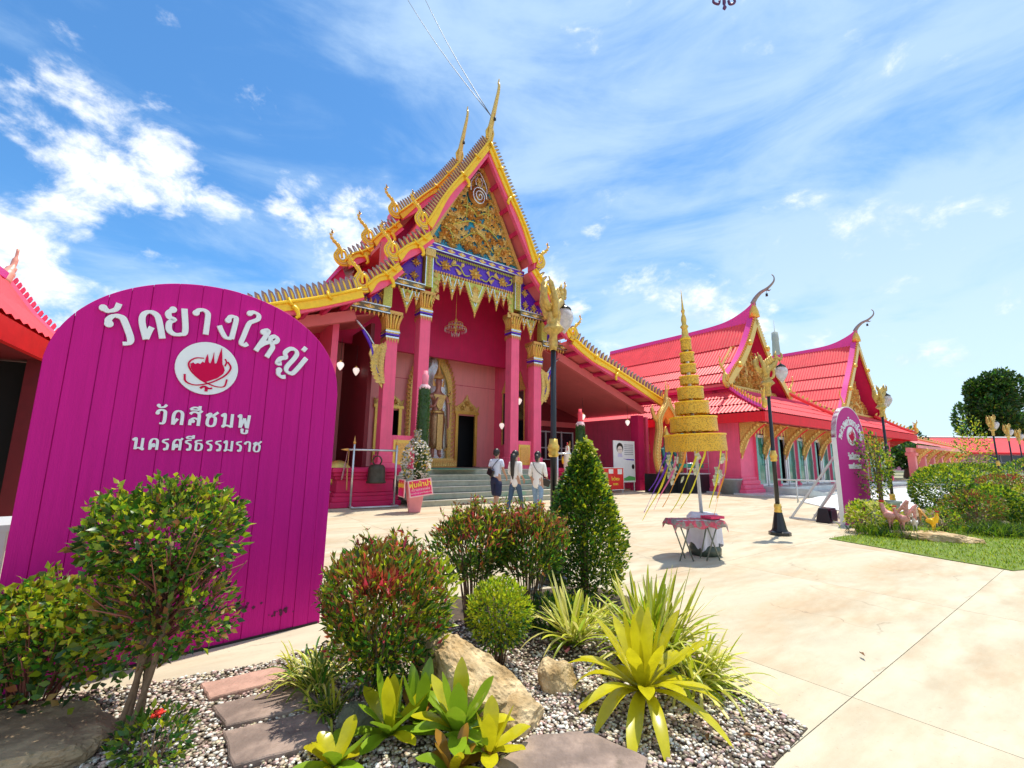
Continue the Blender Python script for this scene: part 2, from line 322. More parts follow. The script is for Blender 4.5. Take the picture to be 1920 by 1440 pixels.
def np_mesh(name, V, Fq, mats, mi=None, smooth=False):
    me = bpy.data.meshes.new(name); V = np.asarray(V, np.float32); Fq = np.asarray(Fq, np.int32); k = Fq.shape[1]
    me.vertices.add(len(V)); me.vertices.foreach_set('co', V.ravel()); me.loops.add(Fq.size); me.loops.foreach_set('vertex_index', Fq.ravel())
    me.polygons.add(len(Fq)); me.polygons.foreach_set('loop_start', np.arange(0, Fq.size, k, dtype=np.int32))
    for m in (mats if isinstance(mats, (list, tuple)) else [mats]): me.materials.append(m)
    if mi is not None: me.polygons.foreach_set('material_index', np.asarray(mi, np.int32))
    if smooth: me.polygons.foreach_set('use_smooth', np.ones(len(Fq), bool))
    me.update(calc_edges=True); return me
def leaf_mesh(name, C, Dr, size, wid, mats, mi, droop=.25):
    """many folded leaves: centres C, directions Dr, per-leaf size; 6 vertices, 4 quads-as-two"""
    n = len(C); Dr = Dr/np.linalg.norm(Dr, axis=1, keepdims=True); r = rng.normal(size=(n, 3)); S = np.cross(Dr, r); S /= np.linalg.norm(S, axis=1, keepdims=True); Nn = np.cross(S, Dr)
    s = size[:, None]; w = (size*wid)[:, None]
    a = C; m1 = C+Dr*s*.5+Nn*s*.04; b = C+Dr*s-Nn*s*droop*.5
    l = C+Dr*s*.45+S*w*.5+Nn*s*.10; q = C+Dr*s*.45-S*w*.5+Nn*s*.10
    V = np.stack([a, l, b, q, m1], 1).reshape(-1, 3); base = (np.arange(n)*5)[:, None]
    F1 = base+np.array([0, 1, 4]); F2 = base+np.array([1, 2, 4]); F3 = base+np.array([2, 3, 4]); F4 = base+np.array([3, 0, 4])
    Fq = np.concatenate([F1, F2, F3, F4], 1).reshape(-1, 3)
    return np_mesh(name, V, Fq, mats, np.repeat(mi, 4))
# ================================================================ ornaments shared by the buildings
def fin_mesh(name, h, w, th, mats, face=0, edge=1):
    """one roof-crest leaf: a curved blade, standing along +z, leaning to +x"""
    b = MB(); top = [(-w*.5, 0), (-w*.5, h*.55), (-w*.3, h*.85), (w*.35, h*1.05)]; bot = [(w*.5, 0), (w*.5, h*.5), (w*.55, h*.78), (w*.40, h*1.04)]
    b.ribbon(top, bot, -th/2, th/2, face)
    b.ribbon([(-w*.18, .0), (-w*.18, h*.5), (0, h*.8)], [(w*.18, .0), (w*.18, h*.5), (w*.15, h*.8)], -th/2-.012, -th/2, edge)
    return b.mesh(name, mats)
fin_hi = fin_mesh('crest_leaf', .34, .08, .05, [fin_grey, gold_d])
fin_lo = fin_mesh('crest_leaf_gold', .50, .15, .09, [fin_grey, gold_y])
fin_lo2 = fin_mesh('crest_leaf_mirror', .48, .15, .07, [fin_grey, silver])
fin_sm = fin_mesh('crest_leaf_small', .34, .14, .08, [gold, gold_r])
def naga_mesh(name, mats):
    b = MB(); base = np.array(smooth_path([(-.05, 0, -.10), (.16, 0, -.16), (.34, 0, -.06), (.42, 0, .14), (.34, 0, .34), (.30, 0, .50), (.42, 0, .66), (.58, 0, .78), (.70, 0, .94), (.72, 0, 1.10), (.66, 0, 1.22), (.74, 0, 1.32)], 4)); n = len(base)
    T = np.gradient(base, axis=0); T /= np.linalg.norm(T, axis=1, keepdims=True); Nn = np.stack([-T[:, 2], 0*T[:, 0], T[:, 0]], 1)
    for k in (-1.5, -.5, .5, 1.5):
        m = int(n*(1-.09*(k+1.5))); wd = np.array([max(.088*(1-(i/(n-1))*1.05), 0) for i in range(m)])
        p = [tuple(base[i]+Nn[i]*k*wd[i]+np.array([0, .02*abs(k)-.02, 0])) for i in range(m)]
        b.tube(p, [max(w*.60, .014) for w in wd], 6, 0 if k in (-1.5, .5) else 2, flat=1.0)
    b.tube(smooth_path([(.02, -.02, -.05), (-.02, -.02, .16), (.06, -.02, .36), (.17, -.02, .40), (.20, -.02, .22), (.16, -.02, .05)], 4), .055, 7, 0)
    for i in range(14, n-4, 4):
        q = base[i]; s = .22*(1-(i/n))+.07; nn = Nn[i]; t = T[i]
        for sg in (-1, 1):
            p0 = q+nn*sg*.03; p1 = q+nn*sg*s*.45+t*s*.35; p2 = q+nn*sg*s*.5+t*s*.95
            b.tube([tuple(p0), tuple(p1), tuple(p2)], [.035, .024, .002], 5, 0)
    b.tube([tuple(q) for q in base[-8:]], [.03, .03, .028, .026, .024, .022, .018, .006], 7, 1)
    return b.mesh(name, mats)
naga_m = naga_mesh('eave_naga', [gold_y, fin_grey, gold_d])
def chofa_mesh(name, mats, h=2.2):
    b = MB(); k = h/2.2
    p = smooth_path([(0, .15, -.25), (0, .05, .15), (0, -.10, .5), (0, -.26, .9), (0, -.42, 1.3), (0, -.56, 1.65), (0, -.60, 1.92), (0, -.55, 2.05), (0, -.60, 2.20)], 5)
    p = [(x, y*k, z*k) for x, y, z in p]; n = len(p)
    b.tube(p, [max(.16*(1-i/n)**1.1*k+.022, .012) for i in range(n)], 8, 0, flat=.7)
    b.tube([(0, -.20*k, .78*k), (0, -.34*k, .84*k), (0, -.42*k, .80*k)], [.05, .035, .006], 6, 0)
    for s in (-1, 1): b.tube([(s*.1, 0, -.1), (s*.16, -.02, .2*k), (s*.05, -.12*k, .55*k)], [.06, .05, .01], 6, 1)
    b.tube([(0, -.36*k, .80*k), (0, -.36*k, .66*k)], .005, 4, 2); b.lathe([(.004, 0), (.05, -.01), (.045, -.07), (.055, -.12)], 8, 2, c=(0, -.36*k, .66*k))
    return b.mesh(name, mats)
def rosette(b, c, r, petals=9, mi=0, y=-.05, spread=2*PI, a0=0, ridge=1, ry=None):
    for k in range(petals):
        a = a0 + spread*(k/petals if spread > 6 else (k/(petals-1)-.5)); L = r*(1 if k % 2 == 0 else .8); w = r*.30
        ca, sa = math.cos(a), math.sin(a)
        def P(u, v, yy): return (c[0]+u*ca-v*sa, c[1]+yy, c[2]+u*sa+v*ca)
        b.add([P(.05*r, 0, 0), P(L*.55, w*.6, 0), P(L, 0, y*.3), P(L*.55, -w*.6, 0), P(L*.5, 0, y*1.4)], [(0, 4, 1), (1, 4, 2), (2, 4, 3), (3, 4, 0)], mi)
    b.sphere((c[0], c[1]+y*.4, c[2]), r*.24, 6, 4, mi)
def scroll(b, pts, r=.025, mi=0, y=None):
    b.tube(smooth_path(pts, 4), r, 5, mi)
def flame_leaf(b, c, L, w, ang, mi=0, y=-.04, lobes=4):
    """serrated carved leaf, along angle ang in the xz plane"""
    ca, sa = math.cos(ang), math.sin(ang)
    def P(u, v, yy): return (c[0]+u*ca-v*sa, c[1]+yy, c[2]+u*sa+v*ca)
    for s in (-1, 1):
        for k in range(lobes):
            u0 = L*k/lobes*.85; ww = w*.5*(1-k/lobes*.75); du = L/lobes
            b.add([P(u0, 0, y), P(u0+du*.9, 0, y*.9), P(u0+du*1.25, s*ww, y*.1), P(u0+du*.35, s*ww*.75, y*.5)], [(0, 1, 2), (0, 2, 3)] if s < 0 else [(0, 2, 1), (0, 3, 2)], mi)
    b.add([P(L*.75, -w*.1, y*.6), P(L*.75, w*.1, y*.6), P(L*1.15, 0, y*.2)], [(0, 1, 2)], mi)

def sgn(p, s): return [(s*x, z) for x, z in p]
def offset_path(path, off):
    P = np.array(path, float); T = np.gradient(P, axis=0); T /= np.linalg.norm(T, axis=1, keepdims=True); Nn = np.stack([-T[:, 1], T[:, 0]], 1)
    if np.mean(Nn[:, 1]) < 0: Nn = -Nn
    off = np.asarray(off); return [tuple(q) for q in P+Nn*(off[:, None] if off.ndim else off)]
def rake_tier(root, path, s, y, depth, n_fin, finm, wave=True, naga=True, board=.24, gm=None, end_box=True, rafters=0, fin_scale=1.0, slab=.14, top_mat=None, nscale=.78):
    """one roof tier on side s (-1 left, 1 right): slab, bargeboard, crest leaves, finial"""
    gm = gm or gold_y
    sp_ = [(p[0], p[2]) for p in smooth_path([(q[0], 0, q[1]) for q in path], 6)]; n = len(sp_)
    b = MB(); up_ = sgn(offset_path(sp_, -.02), s); lo = sgn(offset_path(sp_, -.02-slab), s); b.ribbon(up_, lo, y+.05, y+depth, 0)
    b.obj('roof_slab', [soffit_pink], root)
    b = MB(); rs = sgn(offset_path(sp_, .035), s); b.ribbon(rs, sgn(offset_path(sp_, -.018), s), y+.12, y+depth+.02, 0); b.obj('roof_tiles', [top_mat or roof_red], root)
    b = MB(); tt = np.linspace(0, 1, n)
    wob = np.where(tt > .42, np.sin((tt-.42)*2*PI*1.15)*.10, 0) if wave else np.zeros(n)
    b.ribbon(sgn(offset_path(sp_, .06+wob*.3), s), sgn(offset_path(sp_, .06-board+wob), s), y-.08, y+.05, 0)
    pth = [(q[0], y-.10, q[1]) for q in sgn(offset_path(sp_, .03+wob*.5), s)]; b.tube(pth, .05, 6, 0)
    if wave:
        for f in (.22, .45):
            q, d = lerp_path(sp_, f); b.tube([(s*(q[0]-d[0]*.05+.12*d[1]), y-.13, q[1]-d[1]*.05-.12*d[0]), (s*(q[0]+.04), y-.15, q[1]+.02), (s*(q[0]-.16*d[1]+0), y-.11, q[1]+.16*d[0])], [.03, .045, .03], 6, 0)
        q, d = lerp_path(sp_, .46); cx, cz = s*(q[0]-.10), q[1]-.26
        b.tube(smooth_path([(cx, y-.12, cz+.2), (cx-s*.10, y-.14, cz+.12), (cx-s*.16, y-.14, cz-.04), (cx-s*.10, y-.13, cz-.12)], 4), [.07]*6+[.06]*4+[.045]*3, 7, 0)
    b.obj('bargeboard', [gm], root)
    b = MB(); b.ribbon(sgn(offset_path(sp_, -.18+wob), s), sgn(offset_path(sp_, -.30), s), y-.02, y+.14, 0); b.obj('fascia_board', [pink], root)
    for i in range(n_fin):
        q, d = lerp_path(sp_, (i+.8)/(n_fin+.6)); ang = math.atan2(d[1], d[0])
        M = Matrix.Translation((s*(q[0]-d[1]*.05*0), y-.03, q[1]+.02)) @ Matrix.Rotation(-(ang)*s*.86, 4, 'Y') @ Matrix.Scale(fin_scale, 4)
        if s < 0: M = M @ Matrix.Scale(-1, 4, (1, 0, 0))
        link('crest_leaf', finm, root, M=M)
    e = sp_[-1]
    if naga:
        M = Matrix.Translation((s*e[0], y-.04, e[1]-.02)) @ Matrix.Scale(nscale, 4)
        if s < 0: M = M @ Matrix.Scale(-1, 4, (1, 0, 0))
        link('eave_naga', naga_m, root, M=M)
    if end_box:
        b = MB(); bx = s*(sp_[0][0]+.16); b.box(bx-.17, bx+.17, y-.02, y+.4, sp_[0][1]+.02, sp_[0][1]+.36, 0); b.box(bx-.11, bx+.11, y-.03, y-.018, sp_[0][1]+.08, sp_[0][1]+.30, 1); bevel(b.obj('purlin_end', [pink, deep_pink], root), .015)
    for i in range(rafters):
        q, d = lerp_path(sp_, (i+.6)/rafters); b = MB()
        o = offset_path(sp_, -.16-.06)[0]
        nx, nz = (-d[1], d[0]) if d[0] > 0 else (d[1], -d[0])
        c = (s*(q[0]-nx*.26), y+.12, q[1]-nz*.26); b.beam(c, (c[0], y+depth*.9 if depth < 2 else y+1.15, c[2]), .15, .12, 0, upv=(s*nx, 0, nz)); b.obj('rafter', [deep_pink], root)

olive = mat('dark_olive_mosaic', (.16, .13, .06), .35, var=.3, scale=40)
def build_temple():
    root = thing('main_temple', 'pink temple hall with steep gilded gable and stairs, behind the big magenta sign', 'temple', TD(8.6, 13.2), RZ)
    # ---- roof tiers, front porch and rear hall
    T1 = [(0, 13.75), (.85, 12.3), (1.7, 10.85), (2.5, 9.45)]; T2 = [(2.35, 9.08), (2.9, 8.5), (3.5, 8.0)]; T3 = [(3.4, 7.65), (3.9, 7.1), (4.4, 6.7)]; T4L = [(4.55, 6.5), (5.6, 6.0), (7.4, 5.2), (8.8, 4.5)]; T4 = [(4.55, 6.5), (5.6, 6.0), (7.4, 5.4), (10.7, 4.45)]
    for s in (-1, 1):
        rake_tier(root, T1, s, .2, 2.9, 36, fin_hi, rafters=5, end_box=False, nscale=.8)
        rake_tier(root, T2, s, .2, 2.9, 7, fin_lo, fin_scale=.74, rafters=2, nscale=.78)
        rake_tier(root, T3, s, .2, 2.9, 7, fin_lo, fin_scale=.74, rafters=2, nscale=.78)
        rake_tier(root, T4 if s > 0 else T4L, s, .2, 8, 27, fin_lo, rafters=7, fin_scale=.9, naga=(s > 0), nscale=.7, board=.30)
    R1 = [(0, 14.2), (.85, 12.9), (1.7, 11.8), (2.6, 10.9)]; R2 = [(2.55, 10.5), (3.05, 9.9), (3.55, 9.45)]; R3 = [(3.5, 9.15), (4.0, 8.75), (4.45, 8.4)]
    for s in (-1, 1):
        rake_tier(root, R1, s, 2.6, 9, 31, fin_hi, rafters=0, end_box=False)
        rake_tier(root, R2, s, 2.6, 9, 7, fin_lo2, rafters=0, fin_scale=.72, nscale=.78)
        rake_tier(root, R3, s, 2.6, 9, 6, fin_lo2, rafters=0, fin_scale=.72, nscale=.78)
        b = MB(); b.ribbon(sgn([(4.45, 8.2), (4.9, 7.5), (5.45, 6.6), (6.2, 5.8)], s), sgn([(4.3, 7.9), (4.7, 7.2), (5.2, 6.3), (5.9, 5.5)], s), 2.9, 11, 0); b.ribbon(sgn([(4.52, 8.27), (4.98, 7.55), (5.53, 6.65), (6.28, 5.85)], s), sgn([(4.46, 8.21), (4.91, 7.51), (5.46, 6.61), (6.21, 5.81)], s), 2.8, 11, 1)
        b.obj('lower_roof', [deep_pink, magenta_roof], root)
    b = MB(); b.prism([(-5.6, 5.6), (-5.0, 6.5), (-4.3, 7.8), (-3.4, 8.8), (-2.5, 10.0), (-1.7, 11.4), (0, 13.8), (1.7, 11.4), (2.5, 10.0), (3.4, 8.8), (4.3, 7.8), (5.0, 6.5), (5.6, 5.6)], 3.4, 3.6, 0)
    b.obj('gable_wall', [deep_pink], root)
    for s in (-1, 1):
        b = MB(); b.prism(sgn([(1.95, 9.15), (2.1, 9.75), (2.45, 9.45), (2.6, 9.1), (2.45, 8.95), (3.5, 7.9), (3.45, 7.5), (4.5, 6.55), (3.4, 6.5), (3.4, 7.3), (2.2, 7.5)], s), 1.15, 1.25, 0); b.obj('stepped_infill_wall', [deep_pink], root)
    ch = chofa_mesh('chofa', [gold_d, gold, black])
    link('chofa', ch, root, loc=(0, .15, 13.95)); link('chofa', ch, root, loc=(0, 2.55, 14.4))
    # ---- tympanum
    b = MB(); b.prism([(-2.05, 9.15), (2.05, 9.15), (0, 13.25)], .95, 1.1, 0); b.obj('pediment_panel', [teal], root)
    b = MB(); r = random.Random(3)
    def inside(x, z, m=.12): return z > 9.25+m and abs(x) < (13.25-z)/4.1*2.05-m*1.0
    pts = []
    for k in range(2500):
        x, z = r.uniform(-1.9, 1.9), r.uniform(9.3, 13)
        if inside(x, z, .10) and all((x-p[0])**2+(z-p[1])**2 > .205**2 for p in pts) and (x*x+(z-11.75)**2 > .46**2): pts.append((x, z))
    pts2 = []
    for (x, z) in pts:
        if r.random() < .90: pts2.append((x, z))
    for (x, z) in pts2: rosette(b, (x, .965, z-.02), .30, 10, 2, -.02, a0=x*7)
    for (x, z) in pts2:
        k = r.choice((0, 1, 2)); mi = 0 if r.random() < .65 else 1
        if k == 0: rosette(b, (x, .93, z), r.uniform(.19, .25), 9, mi, -.09, a0=r.random())
        elif k == 1:
            for a in (-.8, 0, .8): flame_leaf(b, (x, .93, z-.1), .32, .22, PI/2+a+r.uniform(-.3, .3)-x*.25, mi, -.07)
        else: rosette(b, (x, .93, z), r.uniform(.22, .3), 7, mi, -.09, spread=4.2, a0=PI/2+r.uniform(-.4, .4))
    b.obj('carved_foliage', [gold_d, gold_r, outline], root, kind='stuff')
    b = MB()
    for s in (-1, 1):
        for (x0, z0, x1, z1) in ((0, 10.9, .9, 11.1), (0, 10.6, 1.1, 10.2), (0, 10.2, .8, 9.6), (.5, 10.7, .5, 11.6), (1.0, 9.5, 1.5, 10.0)):
            scroll(b, [(s*x0, .9, z0), (s*(x0*.6+x1*.4), .86, (z0+z1)/2+.15), (s*x1, .9, z1)], .03)
    b.obj('carved_stems', [gold_g], root)
    b = MB()
    sp_ = [(.36*(1-i/42)*math.cos(i*.42), .78-.05*(i/42), 11.72+.42*(1-i/42)*math.sin(i*.42)) for i in range(40)]
    b.tube(sp_, [.035-.012*i/40 for i in range(40)], 6, 1); b.lathe([(.001, -.06), (.38, -.05), (.46, 0)], 18, 0, M=Matrix.Translation((0, .86, 11.75)) @ Matrix.Rotation(PI/2, 4, 'X'))
    for s in (-1, 1): b.tube(smooth_path([(s*.36, .84, 11.9), (s*.38, .84, 12.2), (s*.22, .84, 12.55), (0, .84, 12.85)], 4), .035, 6, 1)
    for s in (-1, 1): b.tube(smooth_path([(s*.12, .84, 12.2), (s*.16, .84, 12.4), (s*.05, .84, 12.6)], 4), .03, 6, 1)
    b.obj('conch_medallion', [gold_r, silver], root)
    b = MB()
    for s in (-1, 1): b.beam((s*2.12, .9, 9.2), (s*.02, .9, 13.35), .16, .12, 0, upv=(0, -1, 0))
    b.obj('pediment_frame', [gold_d], root)
    # ---- main beam with diamonds, frieze, rope, pendants
    def band(x0, x1, z0, h, y, name='beam_band', dm=.5, bg=None):
        b = MB(); b.box(x0, x1, y, y+.3, z0, z0+h, 0); b.box(x0, x1, y-.03, y+.02, z0, z0+.035, 1); b.box(x0, x1, y-.03, y+.02, z0+h-.035, z0+h, 1)
        n = max(1, int((x1-x0)/dm)); 
        for i in range(n):
            cx, cz = x0+(i+.5)*(x1-x0)/n, z0+h/2; a = (x1-x0)/n*.40; hh = h*.34
            b.add([(cx-a, y-.002, cz), (cx, y-.002, cz-hh), (cx+a, y-.002, cz), (cx, y-.002, cz+hh), (cx, y-.04, cz)], [(0, 1, 4), (1, 2, 4), (2, 3, 4), (3, 0, 4)], 2)
            b.sphere((cx, y-.04, cz), h*.12, 6, 4, 3)
        return b.obj(name, [bg or violet, silver, gold_d, white], root)
    band(-2.3, 2.3, 8.9, .26, .78, dm=.42)
    b = MB(); b.box(-1.85, 1.85, .95, 1.1, 8.12, 8.9, 0); b.obj('frieze_panel', [violet], root)
    b = MB()
    for cx, rr in ((-1.3, .27), (0, .33), (1.3, .27)): rosette(b, (cx, .93, 8.5), rr, 9, 0, -.08)
    for s in (-1, 1):
        scroll(b, [(s*.25, .9, 8.35), (s*.5, .88, 8.3), (s*.75, .88, 8.6), (s*1.05, .9, 8.55)], .028, 1); scroll(b, [(s*1.5, .9, 8.4), (s*1.7, .88, 8.5), (s*1.72, .88, 8.7), (s*1.62, .9, 8.65)], .025, 1)
        flame_leaf(b, (s*.65, .92, 8.3), .28, .2, PI/2 - s*.9, 0, -.06); flame_leaf(b, (s*.9, .92, 8.75), .25, .18, -PI/2+s*.8, 0, -.06); flame_leaf(b, (s*.55, .92, 8.75), .22, .16, -PI/2+s*.5, 0, -.06)
    b.obj('frieze_carving', [gold_d, gold_g], root)
    for z, m, sc_ in ((8.12, gold_r, .085), (8.84, gold_g, .065)):
        b = MB(); n = int(3.7/(sc_*1.25))
        for i in range(n):
            cx = -1.85+(i+.5)*3.7/n; b.lathe([(sc_*.55, sc_*.7), (sc_*.5, 0), (.002, -sc_*1.0)], 5, 0, False, c=(cx, .90, z))
        b.obj('bead_row', [m], root, kind='stuff')
    def pendant(cx, w, h, ztop, name='eave_pendant'):
        b = MB(); y = .88
        b.prism([(cx-w/2, ztop), (cx+w/2, ztop), (cx+w*.46, ztop-h*.10), (cx, ztop-h), (cx-w*.46, ztop-h*.10)], y, y+.05, 0)
        for s in (-1, 1):
            b.beam((cx+s*w*.34, y-.01, ztop-h*.02), (cx, y-.01, ztop-h*.74), .028, .03, 1, upv=(0, -1, 0))
            n = max(3, int(h/.09))
            for k in range(n):
                f = (k+.5)/n; px, pz = cx+s*w*.5*(1-f)*.98, ztop-h*.08-h*.90*f; b.sphere((px, y+.01, pz), .042, 5, 4, 2)
        flame_leaf(b, (cx, y-.005, ztop-h*.62), h*.5, w*.5, PI/2, 3, -.05); rosette(b, (cx, y-.01, ztop-h*.2), min(w, h)*.22, 7, 3, -.05)
        b.lathe([(.035, .05), (.045, 0), (.002, -.12)], 6, 2, c=(cx, y+.02, ztop-h))
        b.obj(name, [gold_g, silver, gold_r, gold_d], root)
    pendant(0, .95, 1.25, 8.08)
    for s in (-1, 1):
        pendant(s*.66, .36, .5, 8.08); pendant(s*1.0, .44, .78, 8.08); pendant(s*1.34, .32, .5, 8.08)
        b = MB(); y = .88       # corner spandrel beside the column
        b.prism(sgn([(1.45, 8.08), (1.84, 8.08), (1.84, 6.75), (1.74, 7.2), (1.6, 7.55)], s), y, y+.05, 0)
        for k in range(9):
            f = k/8; b.sphere((s*(1.5+.3*f), y, 8.0-1.2*f**.8), .045, 5, 4, 1)
        for k in range(4): flame_leaf(b, (s*(1.72-.03*k), y-.01, 7.9-.28*k), .22, .2, PI/2+s*.3, 2, -.05)
        b.obj('corner_spandrel', [gold_g, gold_r, gold_d], root)
    # posts beside the frieze
    for s in (-1, 1):
        b = MB(); b.box(s*2.0-.14, s*2.0+.14, .80, 1.1, 7.45, 8.9, 0); b.box(s*2.0-.15, s*2.0-.12, .79, .81, 7.45, 8.9, 1); b.box(s*2.0+.12, s*2.0+.15, .79, .81, 7.45, 8.9, 1)
        b.box(s*2.0-.2, s*2.0+.2, .74, 1.12, 8.6, 8.88, 2)
        for k in range(11): flame_leaf(b, (s*2.0, .79, 7.5+k*.1), .1, .16, PI/2, 2, -.025)
        b.obj('frieze_post', [gold_g, silver, gold_d], root)
    # side bays: stepped beams and panels
    for s in (-1, 1):
        x0, x1 = (2.15, 3.75) if s > 0 else (-3.75, -2.15)
        band(x0-.25*(s < 0)*0, x1, 7.25, .24, .80, dm=.42, bg=olive)
        b = MB(); b.prism(sgn([(2.2, 7.5), (3.6, 7.5), (3.5, 7.7), (2.2, 9.0)], s), .98, 1.1, 0); b.obj('side_panel', [violet], root)
        b = MB()
        for cx, cz in ((2.5, 7.8), (2.45, 8.3), (2.95, 7.75)): rosette(b, (s*cx, .95, cz), .2, 8, 0, -.07)
        for k in range(8): flame_leaf(b, (s*(2.3+k*.17), .95, 7.5), .16, .12, PI/2, 0, -.05)
        b.obj('side_panel_carving', [gold_d], root)
        xa, xb = (3.35, 4.75) if s > 0 else (-4.75, -3.35)
        band(xa, xb, 6.15, .24, .80, dm=.42, bg=olive)
        b = MB(); b.prism(sgn([(3.4, 6.42), (4.6, 6.42), (4.2, 6.75), (3.4, 7.22)], s), .98, 1.1, 0)
        for k in range(7): flame_leaf(b, (s*(3.5+k*.16), .95, 6.42), .2, .14, PI/2, 1, -.05)
        rosette(b, (s*3.62, .95, 6.8), .17, 8, 1, -.06); b.obj('outer_panel', [violet, gold_d], root)
        b = MB(); n = 9
        for i in range(n): b.lathe([(.05, .07), (.045, 0), (.002, -.12)], 5, 0, False, c=(s*(2.25+i*.16), .9, 7.22))
        b.obj('bead_row', [gold_r], root, kind='stuff'); b = MB()
        for i in range(n): b.lathe([(.05, .07), (.045, 0), (.002, -.12)], 5, 0, False, c=(s*(3.4+i*.15), .9, 6.12))
        b.obj('bead_row', [gold_r], root, kind='stuff')
        b = MB(); b.box(*(sorted((s*3.3, s*3.6))), .82, 1.12, 6.4, 7.2, 0); b.obj('side_post', [gold_g], root)
        pendant(s*2.75, .55, .75, 7.18); pendant(s*2.4, .26, .4, 7.18)
    # ---- columns
    for cx, zr in ((-3.17, 5.4), (-1.98, 6.4), (2.02, 6.4), (3.2, 5.4)):
        b = MB(); b.box(cx-.2, cx+.2, .95, 1.35, 1.15, zr, 0); bevel(b.obj('column', [pink], root), .012)
        b = MB(); b.box(cx-.30, cx+.30, .85, 1.45, 1.05, 1.25, 0); b.box(cx-.25, cx+.25, .90, 1.40, 1.25, 1.5, 0); bevel(b.obj('column_base', [pink], root), .02)
        b = MB(); top = zr+.78
        for k, (z, w, m) in enumerate(((zr-.02, .23, 1), (zr+.07, .245, 2), (zr+.13, .225, 0), (zr+.17, .25, 1), (zr+.23, .235, 3))):
            b.box(cx-w, cx+w, 1.15-w, 1.15+w, z, z+.055, m)
        for side in range(4):
            M = Matrix.Translation((cx, 1.15, 0)) @ Matrix.Rotation(side*PI/2, 4, 'Z')
            for k in range(-2, 3):
                x = k*.095; b.tube([(x*.9, -.20, zr+.27), (x*.9, -.215, zr+.5), (x*1.15, -.25, zr+.66), (x*1.35, -.33, zr+.80)], [.045, .042, .05, .02], 6, 3 if k % 2 else 4, M=M)
                b.add([(x-.045, -.235, zr-.02), (x+.045, -.235, zr-.02), (x, -.26, zr-.20)], [(0, 2, 1)], 4, M=M)
        b.box(cx-.16, cx+.16, .99, 1.31, zr+.25, top+.1, 0); b.box(cx-.30, cx+.30, .85, 1.45, top, top+.12, 4)
        b.obj('capital', [gold_d, silver, violet, gold, gold_r], root)
    # outer brackets beside the outer columns
    def bracket(cx, cz, s, k=1.0, y=1.0, mats=None, name='eave_bracket'):
        b = MB(); P = lambda u, v: (cx+s*u*k, cz+v*k)
        b.tube(smooth_path([(cx+s*.1*k, y, cz-1.0*k), (cx+s*.32*k, y, cz-.45*k), (cx+s*.45*k, y, cz+.05*k), (cx+s*.75*k, y, cz+.55*k)], 5), [.05*k]*16, 6, 0)
        for i in range(11):
            f = i/10; u, v = .08+.22*math.sin(f*PI)*1.0+.05, -1.15+1.15*f
            flame_leaf(b, (P(u, v)[0], y-.05, P(u, v)[1]), .30*k*(1-.35*f), .24*k, PI/2 - s*(.3-.5*f), 1 if i % 2 else 2, -.06); flame_leaf(b, (P(u*.3, v)[0], y-.05, P(u, v)[1]), .26*k, .22*k, PI/2+s*.2, 2, -.06)
        b.prism([P(0, .15), P(.42, .12), (P(.5, -.2)), P(.3, -.7), P(.12, -1.15), P(0, -1.3)], y-.03, y+.03, 2)
        for j in (-.03, .03): b.tube(smooth_path([(cx+s*.35*k, y+j, cz+.1*k), (cx+s*.6*k, y+j, cz+.45*k), (cx+s*1.0*k, y+j, cz+.85*k)], 4), .02, 5, 3)
        b.obj(name, mats or [violet, gold, gold_d, silver], root)
    bracket(-3.4, 4.95, -1); bracket(3.42, 4.95, 1)
    bracket(-4.9, 4.6, -1, y=4.0); 
    # ---- podium and steps
    for i in range(6):
        b = MB(); z0, z1 = i*.175, (i+1)*.175; y0 = -.8+i*.30
        b.box(-2.95, 3.0, y0, .75 if i == 5 else y0+.34, z0, z1-.02, 0); b.box(-2.95, 3.0, y0-.02, y0+.09, z1-.022, z1+.003, 1)
        o = b.obj('step', [stair_m, nosing], root); bevel(o, .006, 1)
    b = MB(); b.box(-3.3, 3.4, .75, 4.35, 0, 1.05, 0); b.obj('porch_floor', [stair_m], root)
    b = MB(); b.box(-1.6, .1, .2, 2.0, 1.052, 1.058, 0); b.box(.35, 2.2, -.4, 1.4, .0, .0, 0); b.obj('green_floor_mat', [mat_green], root)
    b = MB(); b.box(.9, 2.0, 3.4, 4.2, 1.054, 1.07, 0); b.obj('door_mat', [black], root)
    # moulded side podiums
    def podium(x0, x1, y0, y1, k=0):
        b = MB()
        for (z0, z1, e) in ((0, .16, .14), (.16, .30, .08), (.30, .40, .02), (.40, .78, -.06), (.78, .88, .0), (.88, .98, .06), (.98, 1.10, .12)):
            b.box(x0-e, x1+e, y0-e, y1, z0, z1, 0)
        bevel(b.obj('podium', [deep_pink if k else pink], root), .02)
    podium(-4.9, -3.1, .1, 4.3, 1); podium(3.15, 4.2, .1, 4.3, 1)
    # rails of gold framed panels between columns
    for x0, x1, y in ((-2.95, -2.2, 1.15), (2.25, 2.98, 1.15)):
        b = MB(); b.box(x0, x1, y-.08, y+.08, 1.05, 2.15, 0); b.box(x0+.08, x1-.08, y-.10, y-.075, 1.2, 2.0, 1); b.box(x0+.16, x1-.16, y-.115, y-.095, 1.3, 1.9, 2)
        b.obj('balustrade_panel', [pink, gold, gold_r], root)
    # ---- back wall with doors and niche
    yb = 4.4
    b = MB()
    doors = ((-2.4, -1.27), (1.27, 2.4))
    b.box(-4.9, -3.6, yb, yb+.2, 1.05, 5.9, 0); b.box(-3.6, doors[0][0], yb, yb+.2, 1.05, 8.8, 0); b.box(doors[0][1], doors[1][0], yb, yb+.2, 1.05, 8.8, 0); b.box(doors[1][1], 3.5, yb, yb+.2, 1.05, 8.8, 0)
    for d in doors: b.box(d[0], d[1], yb, yb+.2, 3.35, 8.8, 0)
    b.obj('porch_wall', [soft_pink], root)
